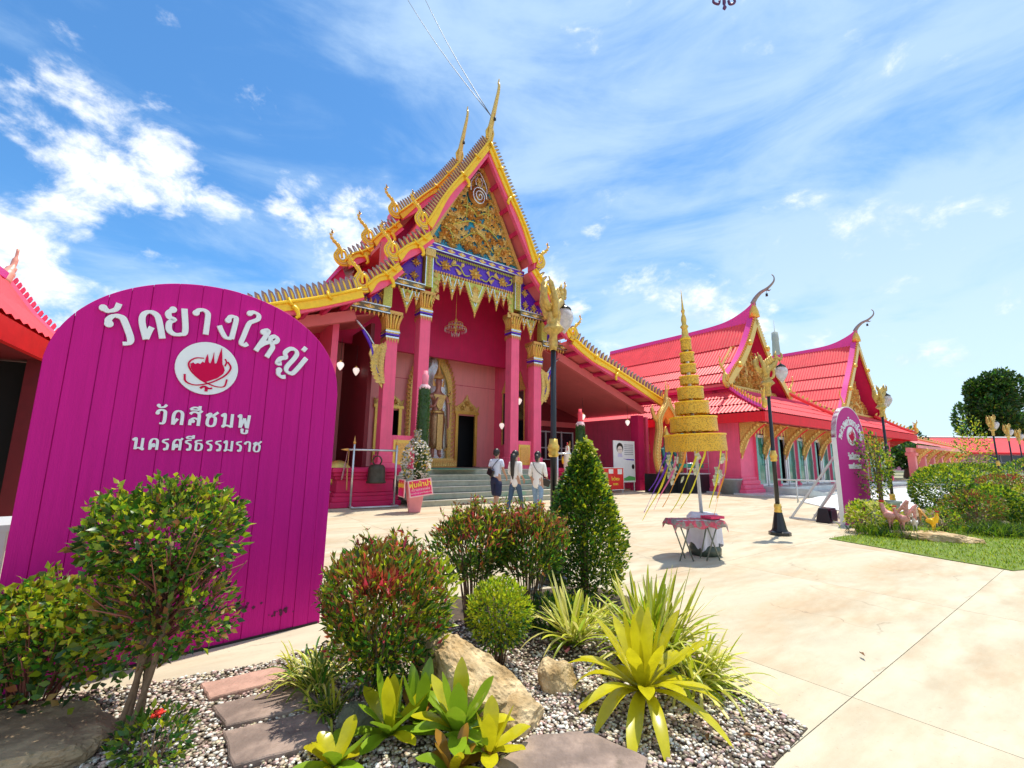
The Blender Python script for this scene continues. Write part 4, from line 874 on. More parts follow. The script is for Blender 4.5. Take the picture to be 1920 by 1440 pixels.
def build_left_pavilion():
    # its near eave comes in over the left edge
    root = thing('side_pavilion', 'dark open pavilion with red tiled roof at the left edge behind the magenta sign', 'pavilion', (-7.49, 5.56, 0), math.radians(120))
    # local x runs toward the gable end (right, away), y is left/back
    G_ = 1.6
    prof = [(0, 4.2), (.42, 3.62), (.9, 3.12)]
    for s in (-1, 1):
        V = []; 
        for i in range(len(prof)-1):
            (ya, za), (yb_, zb) = prof[i], prof[i+1]; b = MB(); n = 30
            for j in range(n):
                x0 = -6+7.6*j/n; x1 = x0+7.6/n
                b.add([(x0, s*ya, za), (x1, s*ya, za), (x1, s*yb_, zb), (x0, s*yb_, zb), ((x0+x1)/2, s*ya, za+.04), ((x0+x1)/2, s*yb_, zb+.04)], [(0, 4, 5, 3), (4, 1, 2, 5)], 0)
            b.obj('roof_sheet', [roof_red], root)
        b = MB(); b.ribbon([(y*s, z-.06) for y, z in prof], [(y*s, z-.25) for y, z in prof], -6, 1.5, 0, M=Matrix(((0, 1, 0, 0), (1, 0, 0, 0), (0, 0, 1, 0), (0, 0, 0, 1)))); b.obj('roof_deck', [fascia_red], root)
        b = MB(); b.box(-6, 1.5, *sorted((s*.84, s*.92)), 2.78, 3.08, 0); b.obj('eave_fascia', [redm], root)
        for j in range(16):
            q, d = lerp_path(prof, (j+.5)/16)
            M = Matrix.Translation((1.62, s*q[0], q[1]+.03)) @ Matrix.Rotation(PI/2, 4, 'Z') @ Matrix.Rotation(.5*s, 4, 'Y') @ Matrix.Scale(.38, 4); link('crest_leaf', fin_p, root, M=M)
        b = MB(); P = [(1.6, s*y, z+.02) for y, z in prof]; b.tube(P, .05, 6, 0, smooth=False); b.obj('bargeboard', [pink], root)
        M = Matrix.Translation((1.6, s*.9, 3.12)) @ Matrix.Rotation(s*PI/2, 4, 'Z') @ Matrix.Scale(.45, 4); link('eave_naga', naga_small, root, M=M)
    b = MB(); b.beam((-6, 0, 4.22), (1.6, 0, 4.22), .12, .12, 0); b.obj('ridge_cap', [magenta_roof], root)
    b = MB(); b.tube(smooth_path([(1.5, 0, 4.1), (1.62, 0, 4.3), (1.72, 0, 4.42), (1.78, 0, 4.6), (1.8, 0, 4.8)], 4), [.10]*5+[.07]*4+[.04]*4+[.02]*4, 7, 0); b.obj('chofa', [mat('pink_gold', (.75, .30, .22), .4), gold], root)
    for x in (-5.5, 1.1):
        for y in (-.75, .75):
            b = MB(); b.box(x-.12, x+.12, y-.12, y+.12, 0, 3.1, 0); b.obj('post', [dark_red], root)
            link('eave_bracket', BRK, root, loc=(x, y, .95), rot=(0, 0, 0 if y < 0 else PI), scale=.6)
    b = MB(); b.box(-6, 1.5, -.85, .85, 2.82, 2.86, 0); b.obj('pavilion_ceiling', [dark_red], root)
    b = MB(); b.box(-6, 4.5, .9, 1.0, 0, 2.85, 0); b.obj('pavilion_shade_sheet', [dark], root)  # near-black sheet added to stand in for the dark interior
    b = MB(); b.box(1.25, 1.35, -.8, .88, 0, 2.8, 0); b.obj('pavilion_shade_sheet', [dark], root)  # second added sheet, interior darkness as colour across the end
fin_p = fin_mesh('crest_leaf_pink', .34, .14, .08, [pink, white])
build_left_pavilion()

# tower behind the hall
b = MB(); b.lathe([(1.3, 0), (1.0, 10), (.50, 21.5), (.54, 21.7), (.50, 22.9), (.3, 23.0), (.05, 23.2), (.03, 25)], 14, 0)
o = tag(b.obj('chimney_tower', [mat('weathered_render', (.40, .44, .40), .8, var=.15, stretch=(1, 1, .2), scale=1.5)]), 'slim grey green chimney tower rising behind the nearer red gable', 'tower'); o.location = TD(78, 32)
# ================================================================ lettering drawn as strokes (height 1)
HD = 'h'    # marks a stroke that begins with a round head
GL = {
 'วอ': (.62, [('h', (.10, .74), (.13, .88), (.30, .97), (.47, .88), (.50, .68), (.50, .20), (.42, .04), (.26, .05))]),
 'ด': (.68, [('', (.12, 0), (.10, .6), (.18, .88), (.36, .97), (.52, .88), (.58, .66), (.58, 0)), ('', (.12, .02), (.24, .26), (.34, .42))]),
 'ย': (.70, [('h', (.24, .93), (.10, .80), (.13, .64), (.26, .56), (.12, .44), (.10, .18), (.24, .03), (.44, .03), (.58, .16), (.58, 1.0))]),
 'า': (.56, [('h', (.05, .80), (.12, .92), (.28, .97), (.42, .88), (.45, .66), (.45, 0))]),
 'ง': (.64, [('h', (.28, .76), (.32, .92), (.46, .97), (.55, .85), (.55, .03)), ('', (.55, .05), (.34, .03), (.14, .26), (.03, .44))]),
 'ใ': (.46, [('', (.36, .13), (.26, .01), (.13, .07), (.12, .35), (.12, .95), (.22, 1.12), (.36, 1.30), (.32, 1.48), (.14, 1.52), (.0, 1.42)), ('h', (.0, 1.40), (.02, 1.42))]),
 'ห': (.76, [('h', (.03, .84), (.08, .95), (.18, .92), (.18, 0)), ('', (.18, .20), (.30, .46), (.46, .60), (.62, .50), (.64, .30), (.64, 0)), ('', (.46, .62), (.38, .78), (.48, .93), (.62, .88), (.62, .74), (.50, .62))]),
 'ญ': (.98, [('', (.26, .14), (.13, .04), (.10, .28), (.22, .46), (.08, .60), (.12, .86), (.30, .97), (.46, .88), (.50, .62), (.50, .18), (.60, .03), (.76, .04), (.86, .20), (.86, 1.0)), ('h', (.36, -.14), (.44, -.28), (.60, -.30), (.72, -.20))]),
 'ส': (.70, [('h', (.26, .30), (.12, .40), (.10, .02)), ('', (.12, .38), (.28, .52), (.44, .50), (.58, .40)), ('', (.06, .80), (.16, .93), (.34, .97), (.52, .88), (.58, .68), (.58, 0)), ('', (.50, .86), (.62, .98), (.70, 1.10))]),
 'ช': (.70, [('h', (.10, .80), (.24, .94), (.28, .76), (.14, .58), (.12, .18), (.26, .03), (.44, .04), (.56, .20), (.56, .62), (.42, .74), (.52, .88), (.70, 1.06))]),
 'ม': (.74, [('h', (.03, .86), (.09, .96), (.18, .90), (.18, .10)), ('h', (.12, .08), (.34, .14), (.62, .04)), ('', (.62, 0), (.62, 1.0))]),
 'พ': (.80, [('h', (.04, .88), (.13, .94), (.15, .02)), ('', (.17, .04), (.38, .74)), ('', (.38, .74), (.58, .04)), ('', (.62, 0), (.68, 1.0))]),
 'น': (.78, [('h', (.03, .86), (.09, .96), (.18, .90), (.18, .02)), ('', (.18, .10), (.40, .16), (.60, .04)), ('', (.60, .0), (.60, 1.0)), ('h', (.66, .05), (.60, .05))]),
 'ค': (.68, [('', (.12, 0), (.10, .6), (.18, .88), (.36, .97), (.52, .88), (.58, .66), (.58, 0)), ('h', (.36, .34), (.36, .50), (.24, .44), (.14, .1))]),
 'ร': (.54, [('h', (.24, .08), (.36, .06), (.40, .22), (.40, .48), (.28, .62), (.10, .70), (.08, .84), (.20, .92), (.44, .97))]),
 'ศ': (.70, [('', (.12, 0), (.10, .6), (.18, .88), (.36, .97), (.52, .88), (.58, .66), (.58, 0)), ('h', (.36, .34), (.36, .50), (.24, .44), (.14, .1)), ('', (.50, .86), (.62, .98), (.70, 1.10))]),
 'ธ': (.66, [('', (.13, .64), (.12, .12), (.26, .02), (.44, .05), (.54, .22), (.54, .50), (.42, .64), (.12, .70), (.08, .84), (.20, .93), (.52, .97))]),
 'ล': (.70, [('h', (.26, .30), (.12, .40), (.10, .02)), ('', (.12, .38), (.28, .52), (.44, .50), (.58, .40)), ('', (.06, .80), (.16, .93), (.34, .97), (.52, .88), (.58, .68), (.58, 0))]),
 'อ': (.68, [('h', (.24, .62), (.10, .58), (.10, .20), (.22, .03), (.44, .03), (.56, .20), (.56, .68), (.48, .90), (.30, .97), (.10, .84))]),
}
GL['ว'] = GL['วอ']
MK = {   # marks, relative to the base letter's box
 'ั': [('h', (.10, 1.26), (.20, 1.14), (.40, 1.18), (.52, 1.34))],
 'ี': [('', (.04, 1.12), (.54, 1.12)), ('', (.04, 1.12), (.16, 1.26), (.34, 1.30), (.50, 1.24), (.56, 1.12)), ('', (.56, 1.10), (.56, 1.42))],
 'ู': [('h', (.30, -.13), (.32, -.34), (.46, -.40), (.60, -.34), (.62, -.10))],
 '่': [('', (.56, 1.16), (.56, 1.36))],
}
def stroke_poly(b, pts, w, y0, y1, mi=0, head=False):
    P = [np.array(p, float) for p in pts]
    sm = smooth_path([(p[0], 0, p[1]) for p in P], 5) if len(P) > 2 else [(p[0], 0, p[1]) for p in P]
    A = np.array([(p[0], p[2]) for p in sm]); T = np.gradient(A, axis=0); T /= np.linalg.norm(T, axis=1, keepdims=True); Nn = np.stack([-T[:, 1], T[:, 0]], 1)
    ww = w*(.60+.46*np.abs(T[:, 1]))/2        # vertical strokes are thicker
    top = [tuple(q) for q in A+Nn*ww[:, None]]; bot = [tuple(q) for q in A-Nn*ww[:, None]]
    b.ribbon(top, bot, y0, y1, mi)
    if head:
        c = A[0]; n = 14; b.prism([(c[0]+w*.66*math.cos(2*PI*k/n), c[1]+w*.66*math.sin(2*PI*k/n)) for k in range(n)], y0-.0006, y1, mi)
def glyph_mesh(ch, marks, w=.175, depth=.06):
    b = MB(); k = 0
    for st in GL[ch][1]: stroke_poly(b, st[1:], w, -depth-k*.002, 0, 0, st[0] == 'h'); k += 1
    for m in marks:
        for st in MK[m]: stroke_poly(b, st[1:], w*.92, -depth-k*.002, 0, 0, st[0] == 'h'); k += 1
    return b.mesh('letter', [offwhite])
def clusters(text):
    out = []
    for c in text:
        if c in MK: out[-1][1].append(c)
        else: out.append([c, []])
    return out
def put_line(root, text, x0, x1, z, h, y=-.0, depth=.012, slope=0, w=.175):
    cl = clusters(text); tot = sum(GL[c][0] for c, _ in cl); k = (x1-x0)/h/tot; x = x0
    for c, mk in cl:
        me = glyph_mesh(c, mk, w); adv = GL[c][0]*h*k
        link('letter', me, root, loc=(x, y, z+slope*(x-x0)), scale=(h*min(k, 1.05), depth/.06, h)); x += adv
def arc_line(root, text, cx, cz, R, a0, a1, h, y=0, depth=.012, ry=1.0, w=.175):
    """letters whose feet stand on an arc, from angle a0 to a1 (degrees from vertical, left negative)"""
    cl = clusters(text); tot = sum(GL[c][0] for c, _ in cl); a = a0
    for c, mk in cl:
        da = (a1-a0)*GL[c][0]/tot; am = math.radians(a+da/2); wd = GL[c][0]*h
        M = Matrix.Translation((cx+R*math.sin(am), y, cz+R*ry*math.cos(am))) @ Matrix.Rotation(am, 4, 'Y') @ Matrix.Translation((-wd/2, 0, 0)) @ Matrix.Diagonal((h, depth/.06, h, 1))
        link('letter', glyph_mesh(c, mk, w), root, M=M); a += da
def emblem(root, cx, cz, r, y, tilt=0):
    n = 40; b = MB(); b.prism([(cx+r*math.cos(2*PI*k/n), cz+r*math.sin(2*PI*k/n)) for k in range(n)], y-.014, y, 0); o = b.obj('emblem_disc', [offwhite], root)
    b = MB(); sk = [(-.50, .10), (-.42, .16), (-.36, .10), (-.28, .16), (-.20, .13), (-.14, .24), (-.07, .20), (-.05, .42), (-.01, .58), (.03, .42), (.05, .26), (.11, .20), (.16, .45), (.19, .70), (.21, .45), (.25, .22), (.31, .26), (.36, .62), (.415, .92), (.46, .62), (.50, .24), (.55, .16), (.60, .0), (.56, -.16), (.40, -.36), (.20, -.48), (.04, -.58), (-.14, -.46), (-.34, -.28), (-.47, -.08)]
    P = [(cx+(x-.05)*r, cz+z*r*.92) for x, z in sk]; b.prism(P, y-.020, y-.015, 0)
    def arc(pts, w):
        stroke_poly(b, [(cx+p[0]*r, cz+p[1]*r) for p in pts], w*r, y-.019, y-.015, 0)
    arc([(-.16, .36), (-.42, .32), (-.60, .12), (-.52, -.14), (-.26, -.40), (.02, -.56), (.34, -.66), (.60, -.62), (.66, -.34)], .055)
    arc([(.62, .34), (.74, .12), (.60, -.18), (.30, -.44), (.0, -.60), (-.34, -.68), (-.62, -.58), (-.68, -.32)], .06)
    arc([(-.16, -.78), (-.04, -.70), (.10, -.76), (.22, -.74)], .09); arc([(.03, -.74), (.04, -.88)], .09)
    arc([(.54, .16), (.58, .32), (.52, .44)], .05)
    b.obj('emblem_print', [emblem_red], o)
def arch_shape(W, zs, zt, n=28):
    c = W/2; return [(0, 0), (W, 0)] + [(c+c*math.cos(PI*k/n), zs+(zt-zs)*math.sin(PI*k/n)**.92) for k in range(0, n+1)]
def build_board(name, label, loc, rz, W, zs, zt, m, planks=0, thick=.09):
    root = thing(name, label, 'sign', loc, rz)      # local x to the right, origin at the left foot
    out = arch_shape(W, zs, zt)
    def top_at(x):
        c = W/2; u = min(max((x-c)/c, -1), 1); return zs+(zt-zs)*(1-u*u)**.46
    if planks:
        edges = planks
        for i in range(len(edges)-1):
            xa, xb = edges[i]+.0009, edges[i+1]-.0009; n = 7; b = MB()
            xs = [xa+(xb-xa)*k/n for k in range(n+1)]
            if xa < .02: xs[0] = max(xa, .004)
            top = [(x, top_at(x)) for x in xs]; bot = [(x, .0) for x in xs]
            b.ribbon(top, bot, -.004*((i*7) % 3 == 1)-.012, .012, 0); bevel(b.obj('board', [m], root), .003, 1)
        b = MB(); b.prism([(x*.992+.006, z*.996) for x, z in out], .0125, thick, 0); b.obj('backing_frame', [deep_pink], root)
    else:
        b = MB(); b.prism(out, -.0, thick, 0); b.obj('panel', [m], root)
    return root
# ---- the big sign at left (origin: its left foot), 1.92 m wide
SR = math.radians(90-46)
ux, uy = math.sin(math.radians(46)), math.cos(math.radians(46))
base_r = Vector((-1.63, 4.14, 0)); base_l = base_r - Vector((ux, uy, 0))*1.92
magA = mat('magenta_sign_boards', (.57, .006, .235), .6, spec=.2, var=.08, scale=4, stretch=(6, 1, .25), bump=.25, bscale=30, dirt=((.10, .02, .06), 9, .70, .7))
r_ = random.Random(11); ed = [0]
while ed[-1] < 1.86: ed.append(ed[-1]+r_.choice((.10, .13, .075, .115, .15)))
ed[-1] = 1.92
big = build_board('temple_sign', 'large magenta arched board sign with white Thai letters and round emblem', tuple(base_l), SR, 1.92, 1.93, 2.73, magA, planks=ed)
def gx(v): return 1.92+v
for ch, mk, x, z, rot, h in (('ว', 'ั', -1.595, 2.13, -22, .215), ('ด', '', -1.45, 2.21, -15, .205), ('ย', '', -1.32, 2.275, -8, .205), ('า', '', -1.165, 2.325, 0, .195), ('ง', '', -1.01, 2.33, 6, .195), ('ใ', '', -.86, 2.30, 14, .195), ('ห', '', -.755, 2.275, 24, .205), ('ญ', '่', -.575, 2.19, 33, .205)):
    M = Matrix.Translation((gx(x), -.020, z)) @ Matrix.Rotation(math.radians(rot), 4, 'Y') @ Matrix.Diagonal((h, .35, h, 1))
    link('letter', glyph_mesh(ch, list(mk)), big, M=M)
emblem(big, gx(-1.035), 2.065, .205, -.017)
put_line(big, 'วัดสีชมพู', gx(-1.31), gx(-.665), 1.62, .105, y=-.018, slope=.0)
put_line(big, 'นครศรีธรรมราช', gx(-1.41), gx(-.585), 1.435, .080, y=-.018)
# stains at the foot
b = MB()
for (x, z, w_, h_) in ((1.28, .24, .20, .09), (1.60, .16, .09, .05), (.95, .2, .1, .05)):
    for k in range(26): xx, zz = x+r_.gauss(0, w_*.4), z+r_.gauss(0, h_*.35); s_ = r_.uniform(.004, .013); b.prism([(xx-s_, zz), (xx, zz-s_*1.4), (xx+s_*1.3, zz), (xx, zz+s_)], -.0172-.0003*(k % 5), -.0165, 0)
b.obj('peeled_patch', [mat('dark_stain', (.10, .01, .05), .8)], big, kind='stuff')
b = MB(); b.box(.02, 1.90, -.0195, -.0165, .0, .018, 0); b.obj('foot_shadow_strip', [mat('foot_shadow', (.03, .02, .02), .8)], big)  # thin shadow along the sign foot, drawn as a dark strip
for xx in (.15, 1.75):
    b = MB(); b.beam((xx, .11, .03), (xx, .11, 2.0), .05, .05, 0, upv=(0, 1, 0)); b.beam((xx, .13, 1.7), (xx, 1.0, .02), .04, .04, 0); b.obj('prop_post', [steel_l], big)
# ---- the smaller sign at right
a2 = math.radians(58); sm = build_board('temple_sign', 'narrow looking magenta arched sign beside the potted tree, leaning frame behind it', (7.82, 10.83, 0), PI/2-a2, 1.55, 2.04, 2.84, sign_mag2, thick=.10)
b = MB(); out = arch_shape(1.55, 2.04, 2.84); b.ribbon([(x, z) for x, z in out[2:]], [(x*.985+.012, z*.993) for x, z in out[2:]], -.004, .101, 0); b.box(-.006, -.001, 0, .1, 0, 2.04, 0); b.obj('white_edge', [white], sm)
arc_line(sm, 'หลวงพอวัดยางใหญ่', .80, 1.62, .62, -62, 62, .15, y=-.001, ry=1.22, depth=.012)
emblem(sm, .80, 2.10, .235, -.001)
put_line(sm, 'วัดสีชมพู', .52, 1.15, 1.52, .125, y=-.001); put_line(sm, 'นครศรีธรรมราช', .50, 1.18, 1.30, .10, y=-.001)
for xx in (.12, 1.4):
    b = MB(); b.beam((xx, .12, 1.6), (xx, 1.25, .03), .045, .045, 0); b.beam((xx, .12, 1.0), (xx, .75, .03), .04, .04, 0); b.beam((xx, .1, .03), (xx, 1.3, .03), .045, .045, 0); b.obj('prop_frame', [steel_l], sm)
# ================================================================ naga street lamps
def lamp_meshes():
    P = {}
    b = MB(); b.lathe([(.20, 0), (.20, .06), (.15, .08), (.13, .12), (.075, .42), (.06, .46)], 10, 0, smooth=False); P['lamp_base'] = (b.mesh('lamp_base', [black]),)
    b = MB(); b.lathe([(.042, .40), (.038, 1.5), (.032, 2.86)], 10, 0); P['post'] = (b.mesh('post', [black]),)
    b = MB(); b.lathe([(.062, .42), (.075, .46), (.06, .50), (.072, .54), (.06, .60)], 10, 0); P['lower_collar'] = (b.mesh('lower_collar', [gold]),); b = MB(); b.lathe([(.05, 1.44), (.07, 1.47), (.055, 1.50), (.07, 1.53), (.072, 1.57), (.055, 1.60), (.05, 1.66)], 10, 0); P['gold_collar'] = (b.mesh('gold_collar', [gold]),)
    b = MB(); b.lathe([(.045, 2.78), (.055, 2.84), (.05, 2.98), (.09, 3.02), (.14, 3.05), (.12, 3.08), (.09, 3.12), (.075, 3.16)], 10, 0)
    # swan-necked bird figure facing +x
    b.tube(smooth_path([(-.02, 0, 3.10), (-.03, 0, 3.25), (.02, 0, 3.36), (.14, 0, 3.44), (.22, 0, 3.52), (.24, 0, 3.60)], 4), [.075]*4+[.08]*6+[.062]*5+[.045]*4+[.04]*2, 8, 0)
    for s in (-1, 1): b.tube(smooth_path([(-.05, s*.05, 3.2), (-.12, s*.09, 3.40), (-.16, s*.06, 3.58), (-.20, s*.04, 3.70)], 3), [.045]*4+[.035]*4+[.01]*2, 6, 0)
    b.tube(smooth_path([(-.06, 0, 3.3), (-.20, 0, 3.36), (-.24, 0, 3.5), (-.20, 0, 3.62)], 3), [.05]*4+[.04]*4+[.01]*2, 6, 0)
    b.sphere((.24, 0, 3.61), .05, 8, 6, 0); b.tube([(.24, 0, 3.63), (.22, 0, 3.69), (.25, 0, 3.77)], [.04, .028, .004], 6, 0); b.tube(smooth_path([(.26, 0, 3.60), (.34, 0, 3.59), (.37, 0, 3.68), (.33, 0, 3.76)], 3), [.035]*4+[.022]*4+[.006]*2, 5, 0)
    for k in range(5): b.tube([(.0+.04*k, 0, 3.40+.035*k), (-.05+.04*k, 0, 3.50+.035*k), (-.03+.04*k, 0, 3.56+.03*k)], [.04, .025, .003], 5, 1)
    b.tube(smooth_path([(.02, 0, 3.14), (.14, 0, 3.2), (.16, 0, 3.34), (.08, 0, 3.36)], 3), .028, 5, 1)
    b.tube([(.30, 0, 3.59), (.33, 0, 3.50), (.33, 0, 3.44)], .010, 5, 0); P['bird_figure'] = (b.mesh('bird_figure', [mat('aged_gold', (.56, .38, .10), .42, metal=.35, var=.3, scale=25, bump=.4, bscale=40), gold_d]),)
    b = MB(); b.lathe([(.002, 3.08), (.03, 3.11), (.09, 3.20), (.125, 3.29), (.12, 3.36), (.085, 3.41), (.07, 3.43)], 14, 0, c=(.33, 0, 0)); P['globe'] = (b.mesh('globe', [lamp_glass]),)
    b = MB(); b.lathe([(.10, 3.415), (.085, 3.44), (.03, 3.48), (.01, 3.5)], 12, 0, c=(.33, 0, 0)); P['globe_cap'] = (b.mesh('globe_cap', [black]),)
    return P
LM = lamp_meshes()
def street_lamp(x, y, rz, label, s=1.0):
    t = thing('street_lamp', label, 'street lamp', (x, y, 0), rz, 'golden bird street lamps', scale=s)
    for k, v in LM.items(): link(k, v[0], t)
    return t
street_lamp(.52, 5.55, math.radians(58), 'nearest bird lamp, black post rising beside the cone shaped bush')
street_lamp(5.37, 9.27, math.radians(5), 'bird lamp standing alone on the paving between the tiered umbrella and narrow sign')
street_lamp(10.8, 13.0, math.radians(22), 'bird lamp rising behind the narrow magenta sign and potted tree')
for (x, y, l) in ((22.0, 20.5, 'first bird lamp of the far row, in front of the big dark tree'), (27.2, 24.6, 'second bird lamp of the far row beyond the clipped bushes'), (31.6, 28, 'third bird lamp of the far row beyond the clipped bushes'), (36, 31.5, 'fourth bird lamp of the far row beyond the clipped bushes'), (41, 35.5, 'last bird lamp of the far row, at the right picture edge')):
    street_lamp(x, y, math.radians(20), l)

# ================================================================ tiered ceremonial umbrella
def umbrella():
    fil = bpy.data.materials.new('gold_filigree'); fil.use_nodes = True; nt = fil.node_tree; N = nt.nodes; L = nt.links; bs = N['Principled BSDF']; bs.inputs['Base Color'].default_value = (.78, .52, .05, 1); bs.inputs['Metallic'].default_value = .2; bs.inputs['Roughness'].default_value = .35
    tc = N.new('ShaderNodeTexCoord'); vo = N.new('ShaderNodeTexVoronoi'); vo.inputs['Scale'].default_value = 48; L.new(tc.outputs['Object'], vo.inputs[0]); mr = N.new('ShaderNodeMapRange'); L.new(vo.outputs[0], mr.inputs[0]); mr.inputs[1].default_value = .25; mr.inputs[2].default_value = .5; mr.inputs[3].default_value = .15; mr.inputs[4].default_value = 1
    mx = N.new('ShaderNodeMix'); mx.data_type = 'RGBA'; L.new(mr.outputs[0], mx.inputs[0]); mx.inputs[6].default_value = (.42, .22, .02, 1); mx.inputs[7].default_value = (.80, .45, .03, 1); L.new(mx.outputs[2], bs.inputs['Base Color'])
    bp = N.new('ShaderNodeBump'); bp.inputs['Strength'].default_value = .6; bp.inputs['Distance'].default_value = .01; L.new(mr.outputs[0], bp.inputs['Height']); L.new(bp.outputs[0], bs.inputs['Normal'])
    t = thing('tiered_umbrella', 'tall golden tiered ceremonial umbrella on a pole hung with banknotes and ribbons', 'umbrella', (3.04, 7.30, 0)); t.rotation_euler = (0, math.radians(-2.2), 0)
    b = MB(); b.lathe([(.028, .2), (.028, 3.4)], 8, 0); b.obj('pole', [steel_l], t)
    tiers = [(.47, 1.57, 1.84), (.365, 1.88, 2.12), (.265, 2.17, 2.37), (.205, 2.41, 2.61), (.150, 2.66, 2.80), (.125, 2.85, 3.00), (.112, 3.04, 3.20), (.085, 3.24, 3.44)]
    for r, z0, z1 in tiers:
        b = MB(); n = 40
        vs = []; 
        for rr in (r, r-.012):
            for z in (z0, z1):
                for j in range(n): a = 2*PI*j/n; vs.append((rr*math.cos(a)*(1.0 if z == z0 else .985), rr*math.sin(a)*(1.0 if z == z0 else .985), z+(.012 if (z == z0 and j % 2) else 0)))
        fs = [(j, (j+1) % n, n+(j+1) % n, n+j) for j in range(n)] + [(2*n+j, 3*n+j, 3*n+(j+1) % n, 2*n+(j+1) % n) for j in range(n)] + [(n+j, n+(j+1) % n, 3*n+(j+1) % n, 3*n+j) for j in range(n)]
        b.add(vs, fs, 0); o = b.obj('umbrella_tier', [fil], t)
        b = MB(); b.lathe([(r-.02, z1-.006), (.02, z1+.01)], n, 0); b.lathe([(r+.006, z1-.015), (r+.006, z1+.006)], n, 1, smooth=False)
        for k in range(8): a = PI/4*k; b.tube([(0, 0, z0+.02), (r*.98*math.cos(a), r*.98*math.sin(a), z0+.02)], .004, 4, 1)
        b.obj('tier_cover', [gold, gold_y], o)
    b = MB(); b.lathe([(.075, 3.44), (.08, 3.47), (.05, 3.50), (.055, 3.56), (.045, 3.62), (.07, 3.66), (.035, 3.70), (.045, 3.78), (.035, 3.84), (.02, 3.88), (.028, 3.92), (.034, 3.94), (.02, 3.97), (.012, 4.1), (.003, 4.32)], 12, 0); b.obj('spire', [gold], t)
    # ribbons and notes blown to the left
    r = random.Random(5); cols = [mat('ribbon_yellow', (.80, .70, .03), .5, trans=.3), mat('ribbon_orange', (.85, .35, .04), .5, trans=.3), mat('ribbon_violet', (.16, .04, .40), .5, trans=.3), mat('ribbon_pink', (.75, .16, .30), .5, trans=.3)]
    note = mat('banknote', (.42, .45, .28), .7, var=.3, scale=30, col2=(.62, .60, .48))
    for k, (a, L, ci) in enumerate([(200, 1.15, 0), (215, .95, 3), (190, 1.0, 2), (230, .9, 1), (250, 1.0, 0), (265, .95, 0), (300, .95, 0), (320, .85, 3), (335, 1.05, 1), (345, .8, 0), (10, .6, 2), (170, .7, 2)]):
        ar = math.radians(a); x0, y0 = .455*math.cos(ar), .455*math.sin(ar); b = MB(); n = 12; V = []
        for i in range(n+1):
            f = i/n; drift = -(.55*f**1.3)*L*(.9 if x0 < .1 else .55); px = x0+drift; py = y0-.05*f; pz = 1.60-L*f*.92; tw = math.sin(f*7+k)*.9; w = .013+.006*math.sin(f*5)
            V.append((px+w*math.cos(tw), py+w*math.sin(tw), pz+.02*math.sin(f*9+k))); V.append((px-w*math.cos(tw), py-w*math.sin(tw), pz+.02*math.sin(f*9+k)))
        b.add(V, [(2*i, 2*i+1, 2*i+3, 2*i+2) for i in range(n)], 0, True); b.obj('ribbon', [cols[ci]], t)
    for k in range(30):
        a = math.radians(r.choice((195, 205, 215, 235, 255, 300, 310, 330, 340, 350))); x0, y0 = .46*math.cos(a), .46*math.sin(a); z = r.uniform(1.08, 1.5); dx = -(1.6-z)*.30
        M = Matrix.Translation((x0+dx, y0, z)) @ Matrix.Rotation(r.uniform(-.6, .6), 4, 'Z') @ Matrix.Rotation(r.uniform(-.4, .2), 4, 'Y') @ Matrix.Rotation(r.uniform(-.5, .5), 4, 'X')
        b = MB(); b.add([(-.03, 0, -.055), (.03, .006, -.055), (.032, -.006, 0), (-.028, .004, 0), (-.03, -.004, .055), (.03, 0, .055)], [(0, 1, 2, 3), (3, 2, 5, 4)], 0); link('banknote', b.mesh('banknote', [note]), t, M=M)
umbrella()
# bucket with white cloth around the pole foot
t = thing('planter_tub', 'dark green tub holding the umbrella pole, draped in a white cloth', 'tub', (3.02, 7.25, 0))
b = MB(); b.lathe([(.20, 0), (.235, .02), (.24, .10), (.215, .14), (.20, .5), (.21, .56), (.17, .56)], 22, 0); b.obj('tub', [mat('dark_green_glaze', (.05, .07, .05), .35, var=.3)], t)
def drape(name, r0, z1, z0, m, parent, seed=1, n=56, lobes=9, amp=.03, skirt_var=.09):
    r = random.Random(seed); ph = [r.uniform(0, 6) for _ in range(4)]; V = []; rows = 9
    for i in range(rows):
        f = i/(rows-1)
        for j in range(n):
            a = 2*PI*j/n; fold = amp*f*(math.sin(lobes*a+ph[0])+.6*math.sin(lobes*1.7*a+ph[1])); zb = z0+skirt_var*(math.sin(3*a+ph[2])+.5*math.sin(7*a+ph[3]))*.5
            rr = r0*(.12+.88*min(1, f*3.2))+fold+.015*f; V.append((rr*math.cos(a), rr*math.sin(a), z1-.02*math.sin(5*a)*f-(0 if f < .3 else (f-.3)/.7)*(z1-zb)))
    F = [(i*n+j, i*n+(j+1) % n, (i+1)*n+(j+1) % n, (i+1)*n+j) for i in range(rows-1) for j in range(n)]
    return link(name, np_mesh(name, V, F, [m], smooth=True), parent)
drape('cloth', .235, .62, .15, mat('white_cloth', (.78, .76, .84), .8, var=.05, trans=.1), t)
